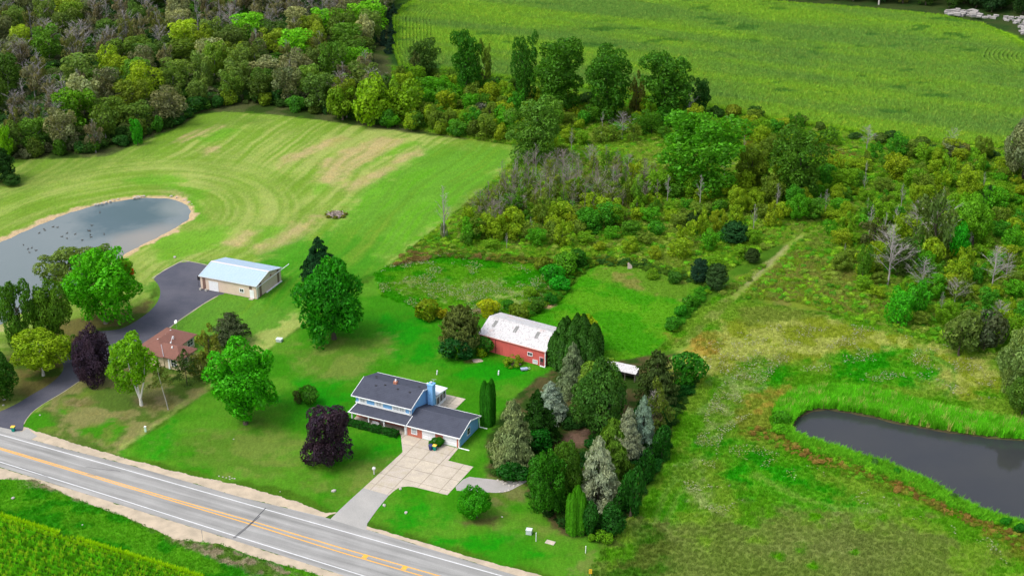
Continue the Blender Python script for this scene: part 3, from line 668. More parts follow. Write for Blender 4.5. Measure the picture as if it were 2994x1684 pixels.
def tube_np(segs, n=5):
    V = []; Fa = []; off = 0
    for p0, p1, r0, r1 in segs:
        p0 = np.array(p0, float); p1 = np.array(p1, float); d = p1 - p0; d /= np.linalg.norm(d) + 1e-9
        a = np.cross(d, [0, 0, 1] if abs(d[2]) < .9 else [1, 0, 0]); a /= np.linalg.norm(a); b = np.cross(d, a)
        th = np.arange(n) / n * 2 * np.pi; ring = np.cos(th)[:, None] * a + np.sin(th)[:, None] * b
        V += [p0 + ring * r0, p1 + ring * r1]; i = np.arange(n)
        Fa.append(np.stack([off + i, off + (i + 1) % n, off + n + (i + 1) % n, off + n + i], 1)); off += 2 * n
    return np.concatenate(V), np.concatenate(Fa)
def trunk_mesh(seed, limbs=7, r=.028, lean=.03, fork=.35, name='trunk'):
    """unit height trunk with limbs going into the crown (xy in units of height)"""
    rs = np.random.RandomState(seed); segs = []; p = np.array([0, 0, -.02]); k = 6
    pts = [p]
    for i in range(k): pts.append(np.array([rs.normal() * lean * .4 + lean * (i + 1) / k, rs.normal() * lean * .4, (i + 1) / k * .85]))
    for i in range(k): segs.append((pts[i], pts[i + 1], r * (1 - i / k * .8) * (1.5 if i == 0 else 1), r * (1 - (i + 1) / k * .8)))
    for j in range(limbs):
        z = fork + (.8 - fork) * rs.rand(); q = pts[min(int(z / .85 * k), k)] * [1, 1, 0] + [0, 0, z * .95]; a = rs.rand() * 6.28; L = .12 + .16 * rs.rand()
        e = q + [math.cos(a) * L, math.sin(a) * L, L * .9]; segs.append((q, e, r * .4, r * .12))
    v, f = tube_np(segs, 6); return mesh_np(name, v, f, BARK, smooth=True)
def bare_mesh(seed, spread=.28, n1=26, n2=8, up=1.1, name='branches', r=.013):
    rs = np.random.RandomState(seed); segs = []
    for i in range(n1):
        z = .25 + .7 * i / n1 + rs.rand() * .03; a = rs.rand() * 6.28; L = spread * (1.15 - z) * (.7 + .6 * rs.rand())
        q = np.array([0, 0, z]); e = q + [math.cos(a) * L, math.sin(a) * L, L * up * (.5 + rs.rand())]; segs.append((q, e, r * .42 * (1.2 - z), r * .1))
        for j in range(n2):
            t_ = .3 + .7 * rs.rand(); q2 = q + (e - q) * t_; a2 = a + rs.normal() * .9; L2 = L * .45 * (.5 + rs.rand())
            e2 = q2 + [math.cos(a2) * L2, math.sin(a2) * L2, L2 * (rs.rand() * 1.2)]; segs.append((q2, e2, r * .16, r * .06))
            for _ in range(2):
                q3 = q2 + (e2 - q2) * rs.rand(); a3 = a2 + rs.normal(); L3 = L2 * .5
                segs.append((q3, q3 + [math.cos(a3) * L3, math.sin(a3) * L3, L3 * rs.rand()], r * .09, r * .04))
    v, f = tube_np(segs, 3); return mesh_np(name, v, f, BARK)
def stem_mesh(seed, r=.02, lean=.0, name='trunk', n=5):
    rs = np.random.RandomState(seed); segs = []; p = np.array([0, 0, -.02])
    for i in range(n):
        q = np.array([rs.normal() * .008 + lean * (i + 1) / n, rs.normal() * .008, (i + 1) / n]); segs.append((p, q, r * (1 - i / n * .85), r * (1 - (i + 1) / n * .85))); p = q
    v, f = tube_np(segs, 6); return mesh_np(name, v, f, BARK, smooth=True)

BIG = [blobs_crown(100 + i, 95, .21, 13000, .036, .76) for i in range(3)]             # garden maples
DENSE = [blobs_crown(120 + i, 110, .19, 13000, .036, .80, low=.2) for i in range(2)]  # purple maples, tight
OPEN = [blobs_crown(140 + i, 46, .20, 6500, .042, .80) for i in range(3)]            # loose crowns
WOOD = [blobs_crown(160 + i, 34 + 6 * i, .26 - .012 * i, 3000, .062, .76) for i in range(5)]
THIN = [blobs_crown(180 + i, 20, .2, 1500, .062, .8) for i in range(3)]
BUSH = [blobs_crown(200 + i, 16, .36, 1500, .085, .6, low=.3) for i in range(4)]
SPRUCE = [conifer_crown(300 + i, 130, 150, .046, .56, .3, ragged=.22) for i in range(3)]
FIR = [conifer_crown(320 + i, 120, 90, .045, .8, .15, lift=.1, ragged=.2) for i in range(2)]
PINE = [conifer_crown(340 + i, 120, 50, .055, .5, -.1, .12, .25, top=.1) for i in range(2)]
SPARSE = [conifer_crown(360 + i, 70, 26, .05, .6, .1, .2, .3) for i in range(2)]
YEW = [conifer_crown(380 + i, 170, 60, .055, .45, -.35, .0, .12, top=.12, lift=.6) for i in range(2)]
def tall_crown(seed, nb, rb, n, leaf, taper=.35, name='crown'):
    """upright ragged crown: clumps stacked in a broad column with a lobed top"""
    rs = np.random.RandomState(seed); lobes = [(rs.normal() * .38, rs.normal() * .38, .78 + .22 * rs.rand()) for _ in range(4)]; cs = []
    t_ = 0
    while len(cs) < nb and t_ < 6000:
        t_ += 1; lx, ly, lh = lobes[rs.randint(4)]; z = rs.rand() ** .8 * lh; w = .62 * (1 - taper * abs(z / lh - .45) * 1.6)
        a = rs.rand() * 6.28; q = math.sqrt(rs.rand()) * w; p = np.array([lx * (.5 + .5 * z) + math.cos(a) * q, ly * (.5 + .5 * z) + math.sin(a) * q, z * 2.1])
        if all(np.linalg.norm(p - c_[0]) > rb * .7 for c_ in cs): cs.append((p, rb * (.65 + .7 * rs.rand())))
    C = np.array([c[0] for c in cs]); Rr = np.array([c[1] for c in cs])
    k = rs.choice(len(C), n * 3, p=Rr ** 2 / (Rr ** 2).sum()); d = rs.normal(size=(n * 3, 3)); d[:, 2] += .25; d /= np.linalg.norm(d, axis=1)[:, None]
    p = C[k] + d * Rr[k][:, None] * (.7 + .38 * rs.rand(n * 3))[:, None]
    dist = np.linalg.norm(p[:, None] - C[None], axis=2) / Rr[None]; dist[np.arange(len(p)), k] = 9
    keep = dist.min(1) > .75; p, d, k = p[keep][:n], d[keep][:n], k[keep][:n]
    v, f, cl = leaves(p, d + rs.normal(size=p.shape) * .6, leaf, .62, np.clip(rs.rand(len(C))[k] * .8 + rs.rand(len(p)) * .2, 0, 1), rs)
    z0 = np.percentile(v[:, 2], .5); z1 = np.percentile(v[:, 2], 99.8); v[:, :2] -= (np.percentile(v[:, :2], 98, axis=0) + np.percentile(v[:, :2], 2, axis=0)) / 2
    v[:, 2] = (v[:, 2] - z0) / (z1 - z0); v[:, :2] /= np.percentile(np.abs(v[:, :2]), 98, axis=0)
    return mesh_np(name, v, f, LEAF, {'clump': ('FLOAT', 'POINT', cl.astype(np.float32))})
TALL = [tall_crown(220 + i, 80, .2, 9000, .042) for i in range(4)]
WTALL = [tall_crown(240 + i, 36, .27, 2600, .066, .45) for i in range(5)]
TRUNK = [trunk_mesh(400 + i) for i in range(4)]
STEM = [stem_mesh(420 + i, .016) for i in range(3)]
BARE = [bare_mesh(440 + i, .24 + .03 * i) for i in range(4)]
BAREUP = [bare_mesh(460 + i, .15, 22, 6, 1.7) for i in range(4)]

def pxm(Y):      # metres per native pixel and depression at ground distance Y
    d = math.hypot(Y, CAMH); return d / F_PX, math.atan2(CAMH, Y)
def solve_round(x0, x1, y0, y1, k):
    cx, w, Tt = (x0 + x1) / 2 * S, (x1 - x0) * S, (y1 - y0) * S; by = y1 * S
    for _ in range(12):
        Y = G(cx, by)[1]; s, de = pxm(Y); a = w / 2 * s; q = (Tt / 2 * s) ** 2 - (a * math.sin(de)) ** 2
        b = max(math.sqrt(max(q, 0)) / math.cos(de), a * .55); z0 = 2 * b * k / (1 - k)
        by = (y0 + y1) / 2 * S + math.cos(de) * (z0 + b) / s
    g = G(cx, by); return g, a, 2 * b, z0
def solve_cone(x0, x1, y0, y1):
    cx, w = (x0 + x1) / 2 * S, (x1 - x0) * S; by = y1 * S
    for _ in range(12):
        Y = G(cx, by)[1]; s, de = pxm(Y); a = w / 2 * s; by = y1 * S - a * math.sin(de) / s
        h = (by - y0 * S) * s / math.cos(de)
    return G(cx, by), a, h
BROWN = (.10, .08, .06); GREYB = (.26, .24, .22)
def fol(c, k=1.0):
    a = srgb(*c); w = .62 if c[1] > c[2] * 1.5 else .92      # broadleaf greens carry little blue
    return (a[0] * k * 1.12, a[1] * k, a[2] * k * w, 1.0)
def tree_at(g, a, ch, z0, crown, trunk, col, label, cat='tree', group=None, name='broadleaf_tree', bark=BROWN, trunk_h=None, tr=1.0, rot=None, sub=None):
    r = thing(name, label, cat, (g[0], g[1], 0), R.random() * 6.28 if rot is None else rot, group)
    c = link('crown', crown, r, (0, 0, z0), 0, (a, a, ch)); c.color = col
    H_ = trunk_h or (z0 + ch * .8)
    t_ = link('trunk', trunk, r, (0, 0, 0), 0, (H_ * tr, H_ * tr, H_)); t_.color = (*bark, 1)
    return r
LK = 1.12          # foliage albedo relative to the colour seen
def rtree(box, crown, col, label, k=.15, cat='tree', **kw):
    g, a, ch, z0 = solve_round(*box, k)
    kw.setdefault('trunk', R.choice(TRUNK)); t_ = kw.pop('trunk')
    return tree_at(g, a, ch, z0, crown, t_, fol(col, LK), label, cat, **kw)
def ctree(box, crown, col, label, cat='conifer', z0=0.0, **kw):
    g, a, h = solve_cone(*box); kw.setdefault('name', 'spruce_tree')
    kw.setdefault('trunk', R.choice(STEM)); t_ = kw.pop('trunk')
    return tree_at(g, a, h * (1 - z0), h * z0, crown, t_, fol(col, LK * .80), label, cat, trunk_h=h * .95, **kw)

# ------------------------------------------------------------------ the trees one can name
# left garden
rtree((165, 368, 625, 795), BIG[0], (66, 150, 18), 'broad bright green maple beside the pond, larger of the trees left of the black drive', k=.18, name='maple_tree', bark=(.2, .18, .15))
for k_, (x0, x1, y0, y1, c_) in enumerate(((300, 352, 622, 660, (84, 140, 20)), (318, 345, 625, 640, (176, 70, 30)), (336, 352, 644, 664, (190, 80, 34)))):
    g_, a_, ch_, z_ = solve_round(x0, x1, y0, y1, .9)
    mp_ = [o for o in bpy.data.objects if o.name == 'maple_tree'][0]; g0 = mp_.location; off_ = Vector((M((x0 + x1) / 2, 800)[0] - g0.x, 1.0 + k_, 0)); off_.rotate(mp_.rotation_euler.to_matrix().inverted().to_euler())
    s_, de_ = pxm(g0.y); zz_ = (790 - (y0 + y1) / 2) * S * s_ / math.cos(de_) - 2.0
    o = link('turning_bough', BUSH[k_], mp_, (off_.x, off_.y, zz_ - 1), 0, ((x1 - x0) * S * s_ * .5, (x1 - x0) * S * s_ * .5, (y1 - y0) * S * s_ * .9)); o.color = fol(c_, LK); o['label'] = 'orange red turning bough' if k_ else 'light green bough'
rtree((98, 250, 614, 720), OPEN[1], (92, 120, 62), 'loose olive green tree between the bright maple and the pond water', k=.2)
rtree((215, 300, 618, 680), OPEN[2], (86, 118, 60), 'small olive green tree peeping over the bright maple at the pond edge', k=.3)
rtree((5, 105, 712, 880), OPEN[0], (62, 108, 34), 'dull green broad tree at the pond bank near the left edge', k=.15)
rtree((80, 195, 706, 860), BIG[1], (74, 118, 34), 'olive broad tree in front of the pond, left of the bright maple', k=.15)
rtree((30, 188, 815, 940), OPEN[1], (112, 148, 30), 'yellow green birch with a forked white trunk beside the black drive', k=.15, name='birch_tree', bark=(.55, .52, .46))
rtree((150, 225, 845, 905), THIN[0], (70, 112, 40), 'low loose green tree between the yellow birch and the purple maple', k=.2)
rtree((-70, 58, 872, 1008), BIG[2], (48, 96, 30), 'dark green bushy tree at the left edge above the drive mouth', k=.06)
rtree((-90, 8, 840, 920), BIG[0], (62, 92, 38), 'olive brown tree cut by the left edge above the dark bushy tree', k=.1)
rtree((190, 290, 828, 962), DENSE[0], (52, 42, 60), 'dark purple maple beside the black drive on the neighbouring lot', k=.06, name='purple_maple', bark=(.1, .08, .08))
# birch in front of the brown roof: white forked trunk drawn as its own limbs
g, a, ch, z0 = solve_round(277, 406, 848, 990, .22); tb = G(414, 1185)
bt = thing('birch_tree', 'bright green birch with a white three pronged trunk in front of the brown roofed house', 'tree', (tb[0], tb[1], 0), 0)
c = link('crown', OPEN[2], bt, (g[0] - tb[0], g[1] - tb[1], z0), 1.0, (a, a, ch)); c.color = fol((92, 148, 22), LK)
hh = z0 + ch * .7
v, f = tube_np([((0, 0, -.1), (-.1, 0, 1.6), .42, .34), ((-.1, 0, 1.5), (-1.5, .6, z0 + 2.2), .27, .15), ((-.1, 0, 1.5), (-.6, .4, z0 + 3), .22, .14), ((-.1, 0, 1.5), (1.1, .3, z0 + 2.4), .27, .14), ((-1.5, .6, z0 + 2.2), (-2.4, 1.2, hh), .15, .05), ((-.6, .4, z0 + 3), (.2, 1.5, hh + 1), .14, .05), ((1.1, .3, z0 + 2.4), (1.9, .8, hh), .14, .05), ((-2, .9, hh * .8), (-4.2, .2, hh * .9), .07, .03)], 7)
t_ = link('trunk', mesh_np('trunk', v, f, BARK, smooth=True), bt); t_.color = (.62, .58, .52, 1)
# thin pines beside it
g, a, h = solve_cone(392, 462, 905, 1000); g = G(492, 1197)
p_ = thing('pine_tree', 'thin leaning pine with a bare pale trunk near the lot line', 'conifer', (g[0], g[1], 0), 0)
c = link('crown', SPARSE[0], p_, (-1.6, 2.5, 3.2), 0, (3.2, 3.2, 7.5)); c.color = fol((96, 112, 62), LK)
t_ = link('trunk', stem_mesh(77, .014, -.14), p_, (0, 0, 0), 0, (10.5, 10.5, 10.5)); t_.color = (.36, .33, .29, 1)
ctree((428, 512, 880, 990), SPARSE[1], (56, 88, 42), 'thin dark green spruce in front of the brown roofed house', name='spruce_tree')
ctree((534, 628, 788, 885), PINE[0], (74, 92, 62), 'grey green twin topped pine behind the maple on the lot line', name='pine_tree')
rtree((494, 570, 815, 925), THIN[1], (98, 112, 52), 'faded olive tree between the brown roof and the grey green pine', k=.15)
rtree((470, 550, 885, 950), THIN[2], (88, 104, 54), 'low faded olive tree over the corner of the brown roofed house', k=.1)
# house lot
rtree((522, 714, 868, 1058), OPEN[0], (56, 148, 20), 'wide bright green maple with open layered boughs on the front lawn', k=.12, name='maple_tree')
rtree((548, 690, 885, 1040), OPEN[1], (52, 142, 18), 'inner green tree filling the wide maple on the front lawn', k=.12, name='maple_tree')
rtree((752, 930, 650, 846), BIG[0], (38, 122, 22), 'tall dark green maple standing alone between the two lots', k=.08, name='maple_tree')
ctree((756, 856, 600, 742), SPRUCE[1], (30, 76, 50), 'dark green spruce rising behind the tall lone maple')
rtree((764, 894, 1022, 1170), DENSE[1], (52, 42, 58), 'dark purple maple on the front lawn left of the blue house', k=.05, name='purple_maple', bark=(.1, .08, .08))
rtree((752, 810, 968, 1020), BUSH[0], (52, 108, 26), 'round green shrub on the lawn left of the blue house', k=.02, cat='shrub', name='round_shrub')
rtree((736, 762, 982, 1015), BUSH[1], (70, 92, 52), 'small grey green shrub touching the round shrub on the lawn', k=.02, cat='shrub', name='round_shrub')
# beside the red barn
ctree((1108, 1206, 780, 912), YEW[0], (88, 108, 62), 'olive grey juniper bulging over the left end of the red barn', name='juniper_tree')
rtree((1100, 1196, 838, 912), BUSH[2], (26, 82, 40), 'dark green skirt of shrub under the olive juniper', k=.0, cat='shrub', name='dark_shrub')
rtree((1132, 1170, 830, 905), BUSH[3], (66, 130, 30), 'light green shrub in front of the olive juniper', k=.0, cat='shrub', name='light_shrub')
rtree((1186, 1245, 842, 892), BUSH[0], (44, 100, 30), 'green shrub against the red barn wall beside the juniper', k=.0, cat='shrub', name='wall_shrub')
rtree((1195, 1226, 872, 898), BUSH[1], (120, 160, 24), 'small yellow green shrub below the barn wall shrub', k=.0, cat='shrub', name='small_shrub')
rtree((1430, 1528, 798, 890), BUSH[2], (122, 150, 26), 'yellow green bush behind the dark arborvitae right of the red barn', k=.02, cat='shrub', name='yellow_bush')
# arborvitae
g, a, h = solve_cone(1208, 1247, 960, 1078)
col_a = column_crown(5, 30000, [(-.42, .1, .55, .97), (.12, -.25, .58, .95), (.5, .25, .5, 1.0)], .055)
tree_at(g, a, h, 0, col_a, STEM[0], fol((36, 104, 24), LK), 'tall dark columnar arborvitae with three tips beside the garage', 'arborvitae', name='arborvitae', rot=0, trunk_h=h * .5)
g, a, h = solve_cone(1422, 1476, 1226, 1354)
col_b = column_crown(9, 22000, [(-.6, 0, .36, .82), (-.3, -.4, .38, .9), (.1, -.1, .5, 1.0), (.5, -.3, .36, .88), (.62, .2, .34, .8), (-.1, .4, .4, .9)], .055)
tree_at(g, a, h, 0, col_b, STEM[1], fol((58, 124, 22), LK), 'single columnar arborvitae with many tips at the front of the spruce grove', 'arborvitae', name='arborvitae', rot=0, trunk_h=h * .5)
g, a, h = solve_cone(1376, 1522, 802, 948)
col_c = column_crown(13, 16000, [(-.72, -.1, .27, .72), (-.5, -.45, .28, .78), (-.45, .3, .3, .9), (-.15, -.6, .28, .82), (-.1, -.1, .34, .97), (.2, -.4, .3, .9), (.25, .25, .34, 1.0), (.5, -.5, .26, .76), (.6, 0, .3, .88), (.05, .6, .3, .92), (.7, .4, .25, .74), (-.3, .65, .28, .84)], .06, .45)
tree_at(g, a, h, 0, col_c, STEM[1], fol((40, 84, 28), LK), 'wide dark green arborvitae clump at the right end of the red barn', 'arborvitae', name='arborvitae', rot=0, trunk_h=h * .5)
# grove
ctree((1398, 1482, 866, 1010), SPRUCE[0], (112, 138, 104), 'grey green spruce rising in front of the arborvitae clump by the barn', z0=.02)
rtree((1420, 1574, 905, 1090), BIG[1], (56, 102, 44), 'largest dark broadleaf tree at the back of the grove', k=.08)
rtree((1440, 1560, 905, 1010), OPEN[2], (90, 128, 44), 'lighter green broad tree top beside the largest grove tree', k=.3)
ctree((1335, 1432, 963, 1078), SPRUCE[1], (140, 168, 156), 'pale blue spruce leaning out between the yew and the largest grove tree')
ctree((1290, 1412, 985, 1140), FIR[1], (34, 78, 24), 'dark yellowish green fir behind the front grey spruce')
ctree((1228, 1350, 1012, 1200), SPRUCE[2], (122, 146, 98), 'large grey green spruce nearest the garage')
rtree((1315, 1396, 1075, 1142), BUSH[1], (26, 104, 28), 'bright green bush filling the gap behind the large grey green spruce', k=.0, cat='shrub', name='gap_bush')
rtree((1250, 1335, 1165, 1206), BUSH[3], (24, 84, 24), 'dark green undergrowth at the foot of the grey green spruce', k=.0, cat='shrub', name='foot_bush')
ctree((1578, 1652, 1003, 1165), SPRUCE[0], (130, 164, 150), 'blue spruce, rear one of the close pair on the right')
ctree((1534, 1622, 1030, 1178), SPRUCE[1], (140, 158, 132), 'grey spruce, front one of the close pair on the right')
ctree((1472, 1602, 1062, 1262), SPRUCE[2], (88, 132, 48), 'tall green spruce between the pale front spruce and the close pair')
ctree((1444, 1562, 1108, 1302), SPRUCE[0], (154, 174, 148), 'palest blue grey spruce at the front of the grove')
rtree((1328, 1432, 1138, 1292), BIG[0], (44, 106, 24), 'rounded green tree at the front left of the grove by the gravel path', k=.04)
rtree((1382, 1470, 1120, 1262), BIG[2], (62, 106, 32), 'olive green tree wedged between the rounded tree and the pale spruce', k=.1)
rtree((1154, 1246, 1216, 1304), BIG[1], (50, 138, 18), 'small drooping bright green tree alone on the lawn below the concrete drive', k=.06, name='weeping_tree')
ctree((1594, 1706, 888, 1035), PINE[1], (62, 88, 50), 'dark olive pine right of the white roofed shed', name='pine_tree')
rtree((1604, 1700, 950, 1080), THIN[1], (84, 108, 52), 'loose olive tree in front of the dark pine right of the shed', k=.05)
rtree((1672, 1776, 878, 968), BUSH[0], (40, 108, 24), 'dark green round bush tree standing at the meadow edge behind the grove', k=.03)
for i, (bx, lab) in enumerate([((1460, 1510, 1262, 1350), 'dark bush right behind the single columnar arborvitae'), ((1500, 1570, 1270, 1345), 'dark green bush at the right foot of the pale spruce'),
        ((1556, 1616, 1180, 1300), 'dark bush along the meadow side below the tall green spruce'), ((1596, 1650, 1130, 1220), 'dark bush on the meadow side below the close spruce pair'),
        ((1636, 1690, 1070, 1160), 'green bush on the meadow side right of the blue spruce'), ((1540, 1590, 1220, 1290), 'small dark bush between the pale spruce and the meadow'),
        ((1610, 1680, 1110, 1140), 'low green bush farthest right in the grove'), ((1490, 1545, 1330, 1368), 'light green weeds clump at the front right tip of the grove'), ((1476, 1500, 1340, 1362), 'tiny light bush at the foot of the arborvitae column')]):
    rtree(bx, BUSH[i % 4], (32, 88, 30) if i < 7 else (86, 140, 28), lab, k=.0, cat='shrub', name='grove_bush')
def bare_tree(x, yb, yt, label, cat='dead tree', group=None, k=0, up=False, name='dead_tree', col=(.34, .31, .29), w=1.0):
    g = M(x, yb); s, de = pxm(g[1]); h = (yb - yt) * S * s / math.cos(de)
    r = thing(name, label, cat, (g[0], g[1], 0), R.random() * 6.28, group)
    a_ = link('trunk', STEM[k % 3], r, (0, 0, 0), 0, (h, h, h)); a_.color = (*col, 1)
    b_ = link('branches', (BAREUP if up else BARE)[k % 4], r, (0, 0, 0), 0, (h * w, h * w, h)); b_.color = (*col, 1)
    return r
bare_tree(1640, 1085, 985, 'pale dead conifer standing behind the close spruce pair', k=1, col=(.42, .38, .34), w=.8)
rtree((1618, 1664, 1035, 1090), THIN[2], (96, 100, 68), 'half dead greyish shrub around the dead conifer', k=.0, cat='shrub', name='half_dead_shrub')
# tree line on the cornfield edge
for i, (bx, c_, lab, cr) in enumerate([
        ((1034, 1102, 104, 192), (62, 98, 46), 'dull green tree at the left end of the cornfield hedge line', TALL[0]), ((1143, 1206, 86, 238), (46, 104, 26), 'tall narrow dark tree, second in the line along the cornfield', TALL[1]),
        ((1196, 1242, 108, 236), (86, 118, 48), 'thin pale green tree touching the tall narrow tree at the cornfield', THIN[0]), ((1288, 1352, 90, 246), (46, 100, 30), 'tall dark tree left of the widest tree along the cornfield', TALL[2]),
        ((1345, 1464, 98, 268), (54, 104, 28), 'widest dark tree in the line along the cornfield', TALL[3]), ((1466, 1588, 130, 288), (52, 104, 28), 'round topped tree right of the widest one along the cornfield', TALL[0]),
        ((1576, 1624, 182, 284), (82, 92, 48), 'brownish thin tree between two round trees on the cornfield edge', THIN[1]), ((1614, 1728, 138, 294), (56, 108, 30), 'bright topped round tree near the end of the cornfield line', TALL[1]),
        ((1732, 1788, 196, 278), (34, 78, 34), 'small dark tree, last of the tall line along the cornfield', TALL[2]), ((1030, 1062, 130, 200), (78, 98, 60), 'small greyish tree by the curved corn rows', THIN[2]),
        ((1288, 1402, 250, 402), (76, 122, 50), 'grey green poplar clump at the corner of the mown field', TALL[3]), ((1330, 1420, 258, 330), (84, 132, 44), 'lighter poplar top behind the field corner', OPEN[1]),
        ((1668, 1856, 288, 478), (66, 132, 28), 'large bright green tree in the middle of the brush', TALL[0]), ((1926, 2076, 318, 485), (62, 108, 34), 'large duller green tree right of the bright one in the brush', TALL[2]),
        ((1846, 1934, 365, 470), (92, 124, 38), 'mid sized olive tree between the two large brush trees', TALL[1]),
        ((2384, 2504, 488, 612), (88, 148, 34), 'round yellow green tree in the brush near the right edge', BIG[1]), ((2506, 2640, 286, 445), (104, 122, 88), 'silver green willow cut by the right edge at the cornfield', BIG[2]),
        ((2352, 2424, 352, 394), (98, 116, 78), 'small silver shrub tree at the cornfield edge', BUSH[1]), ((2378, 2444, 565, 645), (40, 150, 24), 'vivid green small tree below the round yellow green tree', WOOD[1]),
        ((2222, 2290, 728, 812), (58, 152, 28), 'vivid green sapling, front left of the bright pair in the brush', WOOD[2]), ((2272, 2336, 705, 790), (56, 140, 28), 'vivid green sapling, rear right of the bright pair in the brush', WOOD[3]),
        ((2362, 2460, 788, 890), (84, 112, 62), 'silver green round tree above the reed pond', BUSH[2]), ((2420, 2530, 775, 880), (72, 88, 62), 'greyish round tree behind the silver green pair', BUSH[3]),
        ((2492, 2620, 826, 990), (104, 134, 88), 'largest silver green tree cut by the right edge above the reed pond', BIG[0]), ((2520, 2620, 940, 1040), (70, 110, 44), 'green tree at the right edge just above the pond reeds', BIG[2]),
        ((2148, 2190, 618, 700), (70, 120, 34), 'small green tree among grey dead trees in the east brush', WOOD[0]), ((2215, 2300, 600, 690), (66, 96, 52), 'grey green tree around the forked dead trunk in the east brush', WOOD[4]),
        ((2150, 2240, 545, 620), (72, 86, 56), 'smoky grey tree in the east brush', THIN[1]), ((2290, 2392, 480, 640), (76, 104, 58), 'thin grey green tree behind the white dead tree in the east brush', THIN[2])]):
    rtree(bx, cr, c_, lab, k=.1)
for i, (bx, c_, lab) in enumerate([((1812, 1880, 562, 624), (34, 84, 48), 'round dark cedar in the open brush left of the farm track'), ((1872, 1910, 628, 668), (52, 80, 44), 'small dark cedar beside the farm track'),
        ((1722, 1770, 538, 590), (44, 78, 36), 'dusky cedar left of the round dark one in the brush'), ((1776, 1830, 668, 742), (56, 92, 58), 'blue grey cedar at the corner of the grass paddock'),
        ((1736, 1782, 655, 720), (34, 72, 50), 'dark pointed cedar beside the paddock corner'), ((2472, 2506, 470, 522), (42, 80, 50), 'dark spruce behind the round yellow green tree'),
        ((1190, 1228, 262, 308), (70, 90, 62), 'rounded grey cedar in the clearing below the cornfield line')]):
    ctree(bx, YEW[i % 2], c_, lab, name='cedar_tree')
for i, (x, yb, yt, lab) in enumerate([(2300, 615, 508, 'white dead tree with fan shaped branches in the east brush'), (2345, 640, 505, 'tallest white dead tree in the east brush'), (2232, 720, 575, 'forked grey dead tree in the east brush'),
        (2316, 745, 655, 'dead grey tree right of the forked one in the east brush'), (2492, 740, 620, 'tall forked dead tree near the right edge'), (2530, 700, 640, 'thin dead tree at the right edge behind the forked one'),
        (2400, 770, 700, 'small dead tree above the silver trees'), (2508, 820, 758, 'small dead stem beside the largest silver tree'), (1732, 300, 228, 'white dead tree in front of the small dark tree on the cornfield edge'),
        (2395, 375, 325, 'white dead twigs rising from the silver shrub tree'), (2180, 380, 318, 'bare grey tree at the far corner of the lot'), (1565, 352, 285, 'bleached snag left of the large bright tree'), (1822, 445, 380, 'grey stub left of the large dull tree'), (1212, 305, 262, 'thin snag in the clearing below the cornfield line')]):
    bare_tree(x, yb, yt, lab, k=i, w=1.3)
g = M(1117, 596); s, de = pxm(g[1])
bare_tree(1117, 600, 470, 'tall ghostly grey dead tree on the mown field edge', k=2, w=1.0, up=True)
rtree((1104, 1128, 560, 600), THIN[0], (110, 128, 96), 'wispy grey shrub at the foot of the ghostly dead tree', k=.0, cat='shrub', name='wispy_shrub')
for i, (x, y, w_, c_, lab) in enumerate([(1385, 690, 66, (38, 132, 22), 'bright green shrub, rear of the hedge between the paddocks'), (1420, 665, 70, (70, 130, 26), 'tall yellowish shrub in the hedge between the paddocks'), (1450, 650, 60, (40, 96, 24), 'dark shrub at the rear corner of the two paddocks'),
        (1410, 715, 56, (36, 142, 30), 'vivid green shrub halfway along the paddock hedge'), (1365, 668, 50, (86, 112, 30), 'brownish green shrub behind the left paddock'), (1352, 770, 44, (54, 100, 26), 'low shrub behind the barn roof ridge'),
        (1310, 790, 60, (84, 116, 30), 'spreading olive shrub at the near end of the paddock hedge'), (1385, 752, 40, (36, 108, 30), 'small green shrub at the near end of the paddock hedge'), (1225, 775, 60, (140, 160, 24), 'yellow goldenrod clump behind the juniper'),
        (1280, 770, 40, (50, 120, 30), 'green clump behind the barn roof'), (1075, 780, 70, (100, 130, 24), 'flowering weed mound at the front of the left paddock'), (1110, 790, 40, (130, 140, 30), 'yellow weed mound next to the flowering one'),
        (1330, 735, 40, (96, 146, 36), 'pale weed mound inside the left paddock'), (1640, 690, 34, (90, 136, 30), 'small yellow shrub on the rear fence line of the right paddock'), (1700, 700, 40, (52, 104, 34), 'dark shrub on the rear fence line of the right paddock'),
        (1735, 760, 44, (60, 128, 30), 'green shrub on the track side of the right paddock'), (1712, 785, 40, (44, 124, 26), 'shrub midway down the track side of the right paddock'), (1690, 815, 44, (50, 120, 26), 'lowest shrub on the track side of the right paddock')]):
    rtree((x - w_ / 2, x + w_ / 2, y - w_ * .45, y + w_ * .35), BUSH[i % 4], c_, lab, k=.0, cat='shrub', name='hedge_shrub')
for i, (x, y, w_, c_, lab) in enumerate([(2201, 1166, 24, (60, 110, 60), 'small round bush on the lower bank of the reed pond'), (2178, 1164, 18, (44, 110, 30), 'smaller bush left of the round bank bush'), (2258, 1190, 26, (40, 122, 24), 'bright bush on the lower bank right of the round one'),
        (2399, 1250, 24, (64, 110, 60), 'lone grey green bush on the lower bank near the right'), (2529, 1316, 32, (34, 120, 24), 'green bush low on the bank near the right edge'), (2566, 1332, 34, (24, 98, 24), 'dark bush on the bank cut by the right edge'),
        (1968, 1056, 50, (60, 130, 24), 'bushy willow at the left tip of the reed pond'), (1964, 1084, 40, (84, 158, 28), 'light green bush below the left tip of the pond')]):
    rtree((x - w_ / 2, x + w_ / 2, y - w_ * .5, y + w_ * .3), BUSH[i % 4], c_, lab, k=.0, cat='shrub', name='bank_bush')

